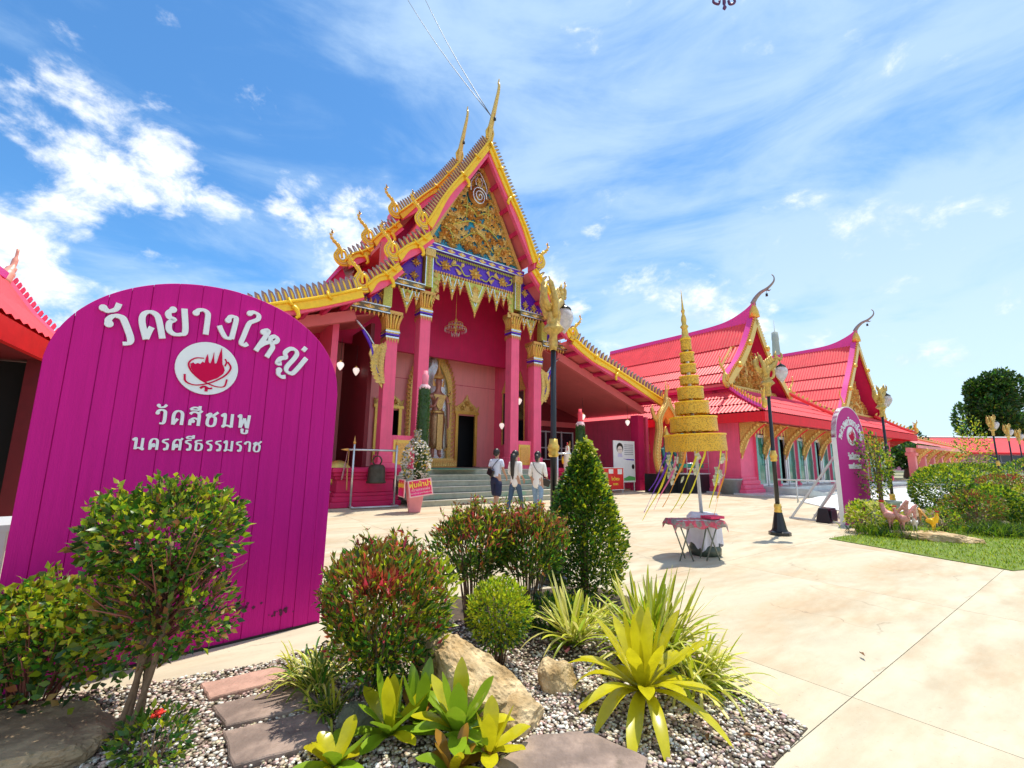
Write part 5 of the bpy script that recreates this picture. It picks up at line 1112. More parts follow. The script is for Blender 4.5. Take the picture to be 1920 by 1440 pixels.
# folding table
t = thing('folding_table', 'small folding table with crossed metal legs under a red and grey checked cloth', 'table', (2.72, 6.85, 0), math.radians(8))
ck = mat('checked_cloth', (.60, .08, .12), .8, var=.3, scale=25, col2=(.30, .24, .20), mixlo=.48, mixhi=.52)
b = MB(); b.box(-.36, .36, -.16, .16, .555, .575, 0); b.obj('table_top', [steel_l], t)
b = MB(); n = 24; V = []; F = []
for i in range(n+1):
    for j, (yy, zz) in enumerate(((-.19, .47), (-.185, .57), (0, .585), (.185, .57), (.19, .48))):
        x = -.40+.80*i/n; V.append((x*(1.0 if 0 < i < n else 1.03), yy+.012*math.sin(i*1.3+j), zz+(.015*math.sin(i*.9+j*2) if j in (0, 4) else .004*math.sin(i*2.1)) - (.07 if i in (0, n) else 0)))
for i in range(n):
    for j in range(4): F.append((i*5+j, (i+1)*5+j, (i+1)*5+j+1, i*5+j+1))
b.add(V, F, 0, True); b.obj('table_cloth', [ck], t)
for yy in (-.14, .14):
    for (xa, xb) in ((-.30, .05), (.0, -.30)): pass
for (x0, x1, yy) in ((-.32, -.10, -.13), (-.12, -.30, -.11), (.30, .10, -.13), (.10, .32, -.11), (-.30, -.12, .13), (.30, .12, .13)):
    b = MB(); b.tube([(x0, yy, .56), (x1, yy+(.03 if yy < 0 else -.03), .005)], .010, 6, 0); b.obj('leg', [mat('grey_green_tube', (.22, .24, .20), .4, metal=.5)], t)
tag(link('folded_cloth', (lambda bb: (bb.box(-.13, .13, -.1, .1, 0, .035), bb.mesh('folded_cloth', [mat('red_check', (.72, .05, .14), .8, var=.4, scale=40)]))[1])(MB()), loc=(2.98, 6.83, .592), rot=(0, 0, .4)), 'folded red checked cloth lying on the small folding table', 'cloth')

# ================================================================ bell, pots, candles at the stairs
def bell_stand():
    t = thing('bell_stand', 'silver pipe frame with gold pointed finials holding the dark bell left of the stairs', 'bell stand', (-3.95, 13.25, 0), math.radians(32))
    for x in (-.62, .62):
        b = MB(); b.tube([(x, 0, .04), (x, 0, 1.78)], .032, 8, 0); b.obj('upright', [steel], t)
        b = MB(); b.lathe([(.03, 1.78), (.045, 1.82), (.02, 1.88), (.004, 2.02)], 8, 0, c=(x, 0, 0)); b.obj('finial', [gold_r], t)
        b = MB(); b.tube([(x, -.35, .04), (x, .35, .04)], .032, 8, 0); b.obj('foot_bar', [steel], t)
    b = MB(); b.tube([(-.78, 0, 1.62), (.66, 0, 1.62)], .03, 8, 0); b.obj('crossbar', [steel], t)
    b = MB(); b.tube([(-.78, 0, 1.62), (-.85, 0, 1.62), (-.98, 0, 1.62)], [.045, .035, .004], 8, 0); b.obj('finial', [gold_r], t)
    b = MB(); b.tube([(-.62, -.35, .04), (.62, -.35, .04)], .032, 8, 0); b.obj('floor_bar', [steel], t)
    b = MB(); b.tube([(-.62, .35, .04), (.62, .35, .04)], .03, 8, 0); b.obj('floor_bar', [steel], t)
bell_stand()
t = thing('temple_bell', 'dark bronze bell hanging in the silver pipe frame', 'bell', (-3.90, 13.28, 0))
b = MB(); b.lathe([(.27, .68), (.28, .72), (.25, .76), (.24, 1.05), (.225, 1.14), (.18, 1.20), (.05, 1.22)], 24, 0); bm_ = mat('dark_bronze', (.075, .065, .045), .5, metal=.6, var=.3, bump=.2); b.obj('bell_body', [bm_], t)
b = MB(); b.tube(smooth_path([(-.08, 0, 1.2), (-.13, 0, 1.32), (-.06, 0, 1.44), (.06, 0, 1.44), (.13, 0, 1.32), (.08, 0, 1.2)], 3), .022, 6, 0); b.tube([(0, 0, 1.44), (0, 0, 1.60)], .012, 5, 0); b.obj('crown_loop', [bm_], t)
# gong on a folding stand at the very left of it
t = thing('gong', 'brass gong on thin metal legs beside the bell frame', 'gong', (-5.15, 13.6, 0), math.radians(30))
b = MB(); b.lathe([(.02, -.10), (.12, -.10), (.14, -.04), (.36, -.02), (.40, .06), (.36, .14)], 24, 0, M=Matrix.Translation((0, 0, .92)) @ Matrix.Rotation(math.radians(75), 4, 'X')); b.obj('gong_disc', [mat('brass', (.55, .38, .10), .3, metal=.8, var=.2)], t)
for x0, x1 in ((-.35, -.42), (.35, .42)):
    for y in (-.2, .2): b = MB(); b.tube([(x0, 0, 1.0), (x1, y, 0)], .014, 6, 0); b.obj('leg', [steel], t)
b = MB(); b.tube([(-.39, -.12, .4), (.39, -.12, .4)], .012, 6, 0); b.obj('stretcher', [steel], t)
sash_ = tag((lambda b: (b.tube(smooth_path([(0, 0, 1.75), (-.06, 0, 1.3), (-.12, 0, .9)], 4), [.02]*4+[.05]*5, 6, 0, flat=.4), b.tube(smooth_path([(.03, 0, 1.75), (.02, 0, 1.2), (.04, 0, .62)], 4), [.02]*4+[.035]*5, 6, 1, flat=.4), b.obj('offering_sash', [mat('faded_pink_sash', (.55, .28, .30), .8, trans=.2), mat('orange_sash', (.65, .35, .12), .8, trans=.2)]))[2])(MB()), 'faded pink and orange sashes tied to the bell frame crossbar', 'sash'); sash_.location = (-4.62, 12.85, -.12)
def moss_column(loc, h, r, tip, label, flowers=True, tilt=0):
    t = thing('moss_column', label, 'offering column', loc, .3); t.rotation_euler = (0, tilt, .3)
    n = 3200; a = rng.uniform(0, 2*PI, n); z = rng.uniform(.75, h-.5, n); rr = r*(1-.25*np.abs((z-.75)/(h-1.25)-.5)*1.2)
    C = np.stack([rr*np.cos(a), rr*np.sin(a), z], 1); D_ = np.stack([np.cos(a), np.sin(a), rng.uniform(.2, 1, n)], 1)
    link('moss_leaves', leaf_mesh('moss_leaves', C, D_, rng.uniform(.03, .055, n), .5, [mat('moss_green', (.05, .13, .02), .7, trans=.2, island=.4)], np.zeros(n, int)), t, kind='stuff')
    b = MB(); b.lathe([(r*.9, .7), (r*.98, 1.4), (r*.95, h-.55), (r*.5, h-.38)], 14, 0); b.obj('core', [leaf_d], t)
    b = MB(); b.lathe([(r*.62, h-.48), (r*.55, h-.3), (r*.6, h-.12), (r*.42, h-.10), (r*.40, h)], 12, 0); b.obj('tip', [tip], t)
    b = MB(); b.lathe([(r*.7, h-.52), (r*.9, h-.46), (r*.75, h-.40)], 12, 0, smooth=False)
    for k in range(9): aa = k*.7; b.sphere((r*.75*math.cos(aa), r*.75*math.sin(aa), h-.47-.02*(k % 3)), .05, 6, 4, 0)
    b.obj('garland', [mat('pale_pink_petals', (.80, .52, .55), .7, var=.15)], t)
    return t
moss_column((-2.50, 12.45, 0), 3.85, .155, mat('pink_tip', (.82, .22, .30), .6), 'tall green moss covered offering column with pink tip, left of the big statue', tilt=.015)
moss_column((2.15, 14.0, 0), 3.0, .13, mat('red_tip', (.80, .05, .08), .6), 'green offering column with red tip rising above the cone shaped bush')
def flower_bouquet(loc, label, h0, h1, r):
    t = thing('flower_bouquet', label, 'flowers', loc); n = 1100
    z = rng.uniform(h0, h1, n); f = (z-h0)/(h1-h0); R = r*np.sin(np.clip(f*1.05+.15, 0, 1)*PI)**.6+.03; a = rng.uniform(0, 2*PI, n); q = rng.uniform(.6, 1, n)**.5
    C = np.stack([R*q*np.cos(a), R*q*np.sin(a), z], 1); D_ = np.stack([np.cos(a), np.sin(a), rng.uniform(-.3, 1, n)], 1)
    ms = [mat('white_petals', (.78, .74, .70), .6, trans=.3, island=.2), mat('yellow_petals', (.70, .50, .06), .6, trans=.3, island=.2), mat('grey_green_sprigs', (.16, .20, .10), .6, trans=.2, island=.4)]
    link('petals', leaf_mesh('petals', C, D_, rng.uniform(.05, .10, n), .8, ms, rng.choice([0, 0, 0, 1, 2, 2], n)), t, kind='stuff')
    n2 = 14; b = MB()
    for k in range(26): a_, zz = k*2.4, h0+(h1-h0)*((k*.37) % 1); rr = r*.9*math.sin(min((zz-h0)/(h1-h0)*1.05+.15, 1)*PI)**.6; b.sphere((rr*math.cos(a_), rr*math.sin(a_), zz), .055, 6, 4, 0, sc_=(1, 1, .7))
    b.obj('blossom', [ms[0]], t, kind='stuff')
flower_bouquet((-2.54, 12.22, 0), 'white and cream flower bouquet around the foot of the tall moss column', .85, 2.15, .34)
flower_bouquet((2.13, 13.85, 0), 'white and pink flowers at the foot of the red tipped column', .9, 1.9, .28)
for (x, y, l) in ((-2.55, 12.28, 'pink square flower pot in front of the stairs, red sign hung on it'), (2.15, 13.95, 'pink square flower pot behind the cone shaped bush')):
    t = thing('flower_pot', l, 'flower pot', (x, y, 0), .35); b = MB(); b.lathe([(.20, 0), (.31, .55), (.36, .68), (.36, .78), (.30, .78), (.28, .70)], 4, 0, smooth=False, phase=.5); bevel(b.obj('pot', [mat('pale_pink_pot', (.80, .30, .34), .5, var=.05)], t), .012)
    b = MB(); b.box(-.2, .2, -.2, .2, .68, .72, 0); b.obj('soil', [soil], t)
def text_obj(body, size, m, parent, loc, rot=(PI/2, 0, 0), bev=.0, ext=.001, align='CENTER'):
    c = bpy.data.curves.new('print', 'FONT'); c.body = body; c.size = size; c.align_x = align; c.extrude = ext; c.bevel_depth = bev; c.resolution_u = 2
    o = bpy.data.objects.new('tmp', c); sc.collection.objects.link(o); dg = bpy.context.evaluated_depsgraph_get(); me = bpy.data.meshes.new_from_object(o.evaluated_get(dg)); bpy.data.objects.remove(o); bpy.data.curves.remove(c)
    me.materials.clear(); me.materials.append(m); return link('lettering', me, parent, loc=loc, rot=rot)
ylw = mat('yellow_print', (.90, .68, .05), .5); pinkl = mat('pale_pink_print', (.88, .48, .50), .5)
t = thing('pot_sign', 'small tilted red sign with yellow Thai letters fixed to the pink pot', 'sign', (-2.32, 11.84, .66), math.radians(17)); t.rotation_euler = (math.radians(-14), math.radians(-9), math.radians(14))
b = MB(); b.box(-.30, .30, 0, .02, -.22, .22, 0); b.box(-.27, .27, -.003, -.0, -.19, .19, 1); b.obj('board', [mat('pale_pink_border', (.85, .50, .48), .5), mat('sign_red', (.78, .02, .06), .45, col2=(.80, .03, .22))], t)
text_obj('พุ่มผ้าป่า', .17, ylw, t, (0, -.006, .03), bev=.003); text_obj('ถวายหลวงพ่อ', .085, pinkl, t, (0, -.006, -.07), bev=.0015); text_obj('วัดยางใหญ่ นครศรีธรรมราช', .05, pinkl, t, (0, -.006, -.145), bev=.001)
t = thing('pot_sign', 'narrow red sign seen almost edge on, left side of the pink pot', 'sign', (-2.86, 12.02, .62), math.radians(-62)); b = MB(); b.box(-.3, .3, 0, .02, -.22, .24, 0); b.box(-.27, .27, -.003, 0, -.19, .21, 1); b.obj('board', [bpy.data.materials['pale_pink_border'], bpy.data.materials['sign_red']], t)
text_obj('พุ่มผ้าป่า', .17, ylw, t, (0, -.006, .03), bev=.003)

# ================================================================ figures
def skin_body(name, nodes, edges, mats, parent, levels=1, root=0, flat=None):
    """nodes: [(pos, radius)] skinned into one continuous surface"""
    me = bpy.data.meshes.new(name); me.from_pydata([n[0] for n in nodes], edges, [])
    o = bpy.data.objects.new(name, me); sc.collection.objects.link(o); s = o.modifiers.new('s', 'SKIN'); s.use_smooth_shade = True
    for i, n in enumerate(nodes):
        r = n[1]; me.skin_vertices[0].data[i].radius = (r, r) if not isinstance(r, tuple) else r
    me.skin_vertices[0].data[root].use_root = True
    u = o.modifiers.new('u', 'SUBSURF'); u.levels = levels; u.render_levels = levels
    dg = bpy.context.evaluated_depsgraph_get(); m2 = bpy.data.meshes.new_from_object(o.evaluated_get(dg)); bpy.data.objects.remove(o); bpy.data.meshes.remove(me)
    m2.materials.clear()
    for m in (mats if isinstance(mats, list) else [mats]): m2.materials.append(m)
    m2.name = name; return link(name, m2, parent)
def hand(nodes, edges, wr, P, d, down=(0, 0, -1), k=1.0):
    """palm and five fingers rooted in the palm; P wrist position, d outward side"""
    P = Vector(P); dn = Vector(down).normalized(); sd_ = Vector(d).normalized(); fr = dn.cross(sd_)
    i0 = len(nodes); nodes.append((P+dn*.05*k, (.030*k, .018*k))); edges.append((wr, i0))
    for f, (o, L) in enumerate(((-.024, .062), (-.008, .072), (.008, .068), (.024, .052))):
        a = len(nodes); nodes.append((P+dn*.085*k+fr*o*k, .0095*k)); nodes.append((P+dn*(.085+L*.55)*k+fr*o*1.1*k-sd_*.008*k, .0085*k)); nodes.append((P+dn*(.085+L)*k+fr*o*1.1*k-sd_*.024*k, .007*k)); edges += [(i0, a), (a, a+1), (a+1, a+2)]
    a = len(nodes); nodes.append((P+dn*.045*k-fr*.038*k, .010*k)); nodes.append((P+dn*.085*k-fr*.05*k-sd_*.012*k, .0085*k)); edges += [(i0, a), (a, a+1)]
def person(label, loc, rz, H=1.62, top='shirt', top_m=None, bottom='jeans', bot_m=None, hair='short', stride=.16, arm=(-.05, .1), bag=None, shoe_m=None, phase=1, arm_bend=.1):
    k = H/1.62; t = thing('person', label, 'person', loc, rz); S = lambda *p: Vector(p)*k
    hip, kn, an = .86, .47, .08
    L, R = stride*phase, -stride*phase
    def leg(s, st): return [S(s*.09, 0, hip), S(s*.095, st*.45+.02, kn), S(s*.09, st-.02*(st < 0), an), S(s*.10, st+.13, .03)]
    N_ = [(S(0, 0, .90), (.135*k, .095*k)), (S(0, -.005, 1.10), (.120*k, .085*k)), (S(0, 0, 1.27), (.145*k, .095*k)), (S(0, -.005, 1.36), (.08*k, .065*k)), (S(0, .005, 1.42), .047*k), (S(0, .012, 1.47), (.062*k, .068*k)), (S(0, .015, 1.545), (.072*k, .086*k)), (S(0, .01, 1.60), (.05*k, .06*k))]
    E = [(0, 1), (1, 2), (2, 3), (3, 4), (4, 5), (5, 6), (6, 7)]
    arms = []
    for s, a in ((-1, arm[0]), (1, arm[1])):
        i = len(N_); sh = S(s*.165, -.005, 1.33); el = S(s*.215, a*.5-.02, 1.08); wr = S(s*.215, a+arm_bend, .87+arm_bend*.6); arms.append((sh, el, wr))
        N_ += [(sh, .050*k), (el, .037*k), (wr, .026*k)]; E += [(2, i), (i, i+1), (i+1, i+2)]
        hand(N_, E, i+2, wr, (s, 0, 0), tuple(wr-el+Vector((0, 0, -.1))), k)
    legs = []
    for s, st in ((-1, L), (1, R)):
        i = len(N_); q = leg(s, st); legs.append(q); N_ += [(q[0], .085*k), (q[1], .055*k), (q[2], .036*k), (q[3], (.036*k, .022*k))]; E += [(0, i), (i, i+1), (i+1, i+2), (i+2, i+3)]
    body = skin_body('body', N_, E, skin_m, t, 1)
    # face
    b = MB(); fy = .085*k
    b.tube([S(0, .085, 1.545), S(0, .108, 1.515), S(0, .09, 1.505)], [.008*k, .013*k, .006*k], 6, 0)
    for s in (-1, 1): b.sphere(S(s*.027, .082, 1.548), .009*k, 6, 4, 1); b.sphere(S(s*.072, .01, 1.535), .020*k, 6, 5, 0, sc_=(.5, 1, 1.4))
    b.tube([S(-.02, .083, 1.478), S(0, .088, 1.476), S(.02, .083, 1.478)], .005*k, 5, 2); b.obj('face', [skin_m, hair_m, mat('lips', (.45, .12, .10), .5)], t)
    # hair
    b = MB(); b.sphere(S(0, -.012, 1.572), .102*k, 16, 10, 0, sc_=(.88, 1.03, 1.0))
    if hair == 'long':
        b.tube([S(0, -.08, 1.56), S(.0, -.115, 1.42), S(0, -.125, 1.25), S(.0, -.125, 1.05), S(.0, -.10, .92)], [.085*k, .068*k, .055*k, .045*k, .012*k], 10, 0, flat=1.0)
    elif hair == 'bun': b.sphere(S(0, -.11, 1.53), .045*k, 8, 6, 0); b.tube([S(0, -.07, 1.56), S(0, -.10, 1.46), S(0, -.09, 1.40)], [.07*k, .05*k, .03*k], 8, 0)
    elif hair == 'short': b.sphere(S(0, -.045, 1.53), .078*k, 10, 8, 0)
    b.obj('hair', [hair_m], t)
    # top
    hem = .84 if top == 'shirt' else .70
    TN = [(S(0, 0, hem), (.165*k, .115*k)), (S(0, 0, 1.0), (.152*k, .108*k)), (S(0, 0, 1.14), (.145*k, .105*k)), (S(0, 0, 1.28), (.165*k, .108*k)), (S(0, -.005, 1.365), (.085*k, .072*k)), (S(0, .0, 1.385), (.062*k, .058*k))]; TE = [(0, 1), (1, 2), (2, 3), (3, 4), (4, 5)]
    for (sh, el, wr), s in zip(arms, (-1, 1)):
        i = len(TN); f = .75 if top == 'shirt' else 1.25; m_ = sh+(el-sh)*min(f, 1)
        TN += [(sh, .064*k), (m_, .056*k)]; TE += [(3, i), (i, i+1)]
        if f > 1: TN.append((el+(wr-el)*.45, .050*k)); TE.append((i+1, i+2))
    skin_body('shirt', TN, TE, top_m, t, 1)
    # bottom
    if bottom == 'jeans':
        BN = [(S(0, 0, .93), (.132*k, .098*k)), (S(0, -.01, .86), (.145*k, .105*k))]; BE = [(0, 1)]
        for q in legs:
            i = len(BN); BN += [(q[0]+Vector((0, 0, -.04)), .094*k), (q[1], .063*k), (q[2]+Vector((0, 0, .04)), .050*k)]; BE += [(1, i), (i, i+1), (i+1, i+2)]
        skin_body('jeans', BN, BE, bot_m, t, 1, root=1)
    else:
        BN = [(S(0, 0, .95), (.135*k, .10*k)), (S(0, 0, .86), (.15*k, .11*k))]; BE = [(0, 1)]
        for q in legs:
            i = len(BN); BN += [(q[0]+Vector((0, 0, -.05)), .112*k), (q[1]+Vector((0, 0, .03)), .105*k), (q[1]+Vector((0, 0, -.10)), .10*k)]; BE += [(1, i), (i, i+1), (i+1, i+2)]
        skin_body('long_shorts', BN, BE, bot_m, t, 1, root=1)
    for q in legs:
        b = MB(); f = q[3]; b.sphere((f.x, f.y-.055, .035), .05*k, 10, 6, 0, sc_=(.85, 2.3, .75)); b.sphere((f.x, f.y-.14, .05), .04*k, 8, 6, 0); b.obj('shoe', [shoe_m or white], t)
    if bag:
        b = MB(); x, y, z = bag; b.box(-.13, .13, -.04, .04, -.09, .09, 0, M=Matrix.Translation(S(x, y, z)) @ Matrix.Rotation(.35, 4, 'Y') @ Matrix.Rotation(.4*(1 if x > 0 else -1), 4, 'Z')); o = tag(b.obj('shoulder_bag', [black]), BAGL[label[:12]], 'bag')
        b2 = MB(); b2.tube(smooth_path([S(x+.10, y, z+.08), S(x*.4-.02, -.125, 1.15), S(-.10 if x > 0 else .10, -.09, 1.36), S(-.11 if x > 0 else .11, .03, 1.375), S(x*.2, .12, 1.18), S(x+.05, .09, z+.1)], 4), .009*k, 5, 0); b2.obj('strap', [black], o); bevel(o, .02)
        o.location = loc; o.rotation_euler = (0, 0, rz)
    return t
BAGL = {'man in pale ': 'black sling bag on the back of the man in navy trousers', 'woman with b': 'black shoulder bag carried by the right hand woman in pale jeans'}
denim = mat('dark_denim', (.05, .095, .16), .8, var=.2, scale=20); denim_l = mat('light_denim', (.22, .33, .46), .8, var=.2, scale=20)
navy = mat('navy_cloth', (.012, .018, .06), .8); shirt_b = mat('pale_blue_shirt', (.62, .68, .82), .8, var=.05); shirt_w = mat('white_blouse', (.80, .78, .74), .8, var=.05)
person('man in pale blue shirt and navy trousers, leftmost of the three walking to the stairs', (-.40, 12.75, 0), math.radians(-30), 1.66, 'shirt', shirt_b, 'shorts', navy, 'short', .17, (-.05, .05), (-.10, -.14, 1.02), mat('grey_sandals', (.30, .28, .25), .7), 1)
person('woman with very long black hair and dark jeans, middle of the three visitors', (.12, 11.75, 0), math.radians(-42), 1.60, 'blouse', shirt_w, 'jeans', denim, 'long', .20, (.05, -.08), None, white, -1, .14)
person('woman with bun and light jeans, rightmost of the three visitors', (.68, 11.45, 0), math.radians(-25), 1.58, 'blouse', shirt_w, 'jeans', denim_l, 'bun', .14, (0, .02), (.16, .10, .88), white, 1, .12)
# people hidden behind the big sign
person('person in grey shirt, mostly hidden behind the left edge of the big sign', (-4.52, 4.65, 0), math.radians(60), 1.62, 'shirt', mat('grey_white_shirt', (.62, .64, .72), .8), 'jeans', navy, 'short', .05)
person('person in red sandals, only a foot showing past the right edge of the big sign', (-4.86, 11.35, 0), math.radians(80), 1.50, 'shirt', shirt_w, 'shorts', navy, 'short', .30, shoe_m=mat('red_sandals', (.75, .05, .05), .5))
t = thing('steel_table', 'pale metal table frame at the left edge beside the big sign', 'table', (-3.44, 3.24, 0), math.radians(46))
b = MB(); b.box(-.8, .0, -.3, .3, .90, .94, 0); b.obj('table_top', [steel_l], t)
for x in (-.75, -.05):
    for y in (-.27, .27): b = MB(); b.beam((x, y, 0), (x, y, .9), .045, .045, 0); b.obj('leg', [steel_l], t)
b = MB(); b.beam((-.05, -.27, .85), (-.3, -.27, .1), .03, .03, 0); b.obj('brace', [steel_l], t)
# sandals left at the foot of the stairs
def sandal(x, y, rz, lab, m):
    t = thing('sandal', lab, 'sandal', (x, y, 0), rz, 'shoes left at the stairs'); b = MB(); b.sphere((0, 0, .012), .045, 10, 4, 0, sc_=(1, 2.6, .3)); b.obj('sole', [m], t); b = MB(); b.tube(smooth_path([(-.045, .03, .015), (-.02, .05, .05), (.02, .05, .05), (.045, .03, .015)], 3), .012, 6, 0); b.obj('strap', [m], t)
brn = mat('brown_leather', (.14, .05, .03), .6)
sandal(-1.42, 14.35, 2.2, 'brown sandal at the foot of the stairs, left of its pair', brn); sandal(-1.28, 14.43, 2.0, 'brown sandal at the foot of the stairs, right of its pair', brn)
sandal(-.62, 14.75, 1.2, 'grey sandal lying by the stairs behind the walking man', bpy.data.materials['grey_sandals'])

# ---- standing deity statue in the niche
def statue():
    o = Vector(TD(8.6, 16.85, 1.06)); t = thing('deity_statue', 'tall jewelled standing statue with pointed crown in the gold niche', 'statue', tuple(o), RZ)
    # local: facing -y
    sm_ = mat('rosy_mosaic_skin', (.46, .20, .15), .3, metal=.25, var=.35, scale=40, bump=.3)
    jew = mat('jewelled_gold', (.62, .40, .14), .25, metal=.6, var=.6, scale=30, bump=.8, bscale=30); mir = mat('mirror_scales', (.42, .26, .13), .2, metal=.6, var=.6, scale=26, bump=.9, bscale=26)
    b = MB(); b.box(-.75, .75, -.45, .45, 0, .28, 0); b.box(-.65, .65, -.38, .4, .28, .36, 1)
    for i in range(14): flame_leaf(b, (-.7+i*.107, -.46, .05), .18, .12, PI/2, 1, -.03)
    b.obj('statue_base', [gold_r, gold_d], t)
    N_ = [(Vector((0, 0, 1.9)), (.30, .20)), (Vector((0, 0, 2.35)), (.25, .17)), (Vector((0, 0, 2.85)), (.36, .20)), (Vector((0, 0, 3.1)), (.16, .13)), (Vector((0, 0, 3.22)), .11), (Vector((0, -.03, 3.38)), (.15, .16)), (Vector((0, -.02, 3.58)), (.16, .17)), (Vector((0, 0, 3.7)), (.11, .12))]
    E = [(i, i+1) for i in range(7)]
    i = len(N_); N_ += [(Vector((-.42, 0, 2.92)), .11), (Vector((-.55, -.05, 2.45)), .085), (Vector((-.30, -.32, 2.45)), .06)]; E += [(2, i), (i, i+1), (i+1, i+2)]; hand(N_, E, i+2, (-.25, -.34, 2.5), (-1, 0, 0), (.1, -.05, 1), 2.3)
    i = len(N_); N_ += [(Vector((.42, 0, 2.92)), .11), (Vector((.52, 0, 2.4)), .085), (Vector((.50, -.05, 1.95)), .06)]; E += [(2, i), (i, i+1), (i+1, i+2)]; hand(N_, E, i+2, (.50, -.05, 1.9), (1, 0, 0), (0, 0, -1), 2.3)
    for s in (-1, 1):
        i = len(N_); N_ += [(Vector((s*.15, 0, 1.7)), .17), (Vector((s*.15, 0, 1.1)), .12), (Vector((s*.15, 0, .5)), .085), (Vector((s*.17, -.16, .42)), (.08, .05))]; E += [(0, i), (i, i+1), (i+1, i+2), (i+2, i+3)]
    skin_body('body', N_, E, sm_, t, 1)
    b = MB(); b.lathe([(.33, .75), (.30, 1.0), (.34, 1.6), (.35, 2.0), (.33, 2.2)], 20, 0); V = b.v; b.v = [(x, y*.72, z) for x, y, z in V]
    b.box(-.12, .12, -.30, -.22, .7, 2.15, 1)
    for s in (-1, 1): b.tube(smooth_path([(s*.34, -.02, 2.1), (s*.42, -.06, 1.5), (s*.46, -.05, .8)], 4), [.05]*4+[.07]*5, 6, 0, flat=.5); b.tube([(s*.38, 0, .7), (s*.5, 0, .68)], [.07, .01], 6, 1)
    b.obj('skirt', [mir, jew], t)
    b = MB()
    b.lathe([(.26, 2.18), (.275, 2.26), (.26, 2.32)], 16, 0); b.v = [(x*1.15, y*.85, z) for x, y, z in b.v]
    b.prism([(-.30, 2.98), (.30, 2.98), (.20, 2.7), (.12, 2.45), (0, 2.3), (-.12, 2.45), (-.20, 2.7)], -.225, -.19, 0)
    for s in (-1, 1): b.lathe([(.10, 0), (.115, .04), (.10, .08)], 10, 0, c=(s*.50, 0, 2.62)); b.tube([(s*.46, 0, 3.0), (s*.56, 0, 3.08), (s*.60, 0, 3.2)], [.08, .05, .005], 6, 0)
    b.obj('jewellery', [jew], t)
    b = MB(); b.lathe([(.175, 3.66), (.20, 3.70), (.17, 3.76), (.16, 3.84), (.12, 3.92), (.10, 4.0), (.05, 4.15), (.02, 4.45), (.005, 4.7)], 14, 0)
    for k in range(11): a = PI*k/10; flame_leaf(b, (.18*math.cos(a), -.18*math.sin(a), 3.68), .17, .10, PI/2, 0, -.03)
    for s in (-1, 1): flame_leaf(b, (s*.19, -.02, 3.32), .34, .16, PI/2-s*.15, 0, -.04)
    b.obj('crown', [gold_r], t)
    b = MB()
    for s in (-1, 1): b.sphere((s*.055, -.165, 3.55), .018, 6, 4, 0, sc_=(1.4, .6, .5)); b.tube([(s*.025, -.175, 3.60), (s*.06, -.175, 3.615), (s*.10, -.16, 3.60)], .006, 4, 0)
    b.tube([(0, -.17, 3.57), (0, -.205, 3.49), (0, -.18, 3.47)], [.012, .022, .012], 6, 1); b.tube([(-.04, -.175, 3.415), (0, -.185, 3.41), (.04, -.175, 3.415)], .011, 5, 2)
    b.obj('face', [hair_m, sm_, mat('statue_lips', (.5, .05, .06), .4)], t)
    b = MB(); b.prism([(0, 4.9), (.16, 4.3), (.38, 3.95), (.50, 3.4), (.42, 3.1), (-.42, 3.1), (-.50, 3.4), (-.38, 3.95), (-.16, 4.3)], .42, .46, 0); b.obj('halo_mirror', [silver], t)
statue()
# ---- rooster statue
def rooster(loc, rz, s, label, cols, name='rooster_statue', cat='statue', stand=True, group=None):
    t = thing(name, label, cat, loc, rz, group, scale=s)
    N_ = [(Vector((0, 0, .62)), (.20, .22)), (Vector((-.22, 0, .68)), .15), (Vector((.18, 0, .76)), (.17, .18)), (Vector((.27, 0, .94)), .12), (Vector((.28, 0, 1.06)), .085), (Vector((.30, 0, 1.16)), .09), (Vector((.30, 0, 1.22)), .055)]
    E = [(0, 1), (0, 2), (2, 3), (3, 4), (4, 5), (5, 6)]
    for sd_ in (-1, 1):
        i = len(N_); N_ += [(Vector((.0, sd_*.10, .45)), .085), (Vector((.02, sd_*.10, .26)), .035), (Vector((.0, sd_*.10, .05)), .028), (Vector((.12, sd_*.10, .02)), .022)]; E += [(0, i), (i, i+1), (i+1, i+2), (i+2, i+3)]
    skin_body('body', N_, E, cols[0], t, 1)
    b = MB()
    for k in range(6):
        a = .3+k*.22; b.tube(smooth_path([(-.25, (k % 2-.5)*.06, .75), (-.45-.06*k, (k % 2-.5)*.1, 1.0+.08*k), (-.62-.02*k, 0, .95+.05*k), (-.72, 0, .55+.10*k)], 3), [.05]*3+[.06]*3+[.05]*3+[.01], 6, 0, flat=.4)
    b.obj('tail', [cols[1]], t)
    b = MB()
    for sd_ in (-1, 1): b.sphere((-.05, sd_*.19, .66), .2, 10, 7, 0, sc_=(1.3, .3, .8))
    b.obj('wing', [cols[2]], t)
    b = MB(); 
    for k in range(5): b.tube([(.22+.045*k, 0, 1.25), (.20+.045*k, 0, 1.34)], [.035, .008], 6, 0)
    b.obj('comb', [redm], t); b = MB(); b.sphere((.37, 0, 1.08), .045, 6, 5, 0, sc_=(.6, .5, 1.4)); b.obj('wattle', [redm], t)
    b = MB(); b.tube([(.36, 0, 1.17), (.46, 0, 1.14)], [.03, .004], 6, 0); b.obj('beak', [gold], t)
    b = MB(); [b.sphere((.33, s_*.075, 1.19), .014, 5, 4, 0) for s_ in (-1, 1)]; b.obj('eye', [black], t)
    return t
p_ = TD(12.35, 12.95, 0)
t = thing('statue_pedestal', 'pink carved pedestal carrying the white and gold rooster statue', 'pedestal', p_, RZ); b = MB(); b.box(-.5, .5, -.35, .35, 0, .15, 0); b.box(-.42, .42, -.28, .28, .15, .62, 0); b.box(-.5, .5, -.35, .35, .62, .75, 0); bevel(b.obj('pedestal', [pink], t), .02)
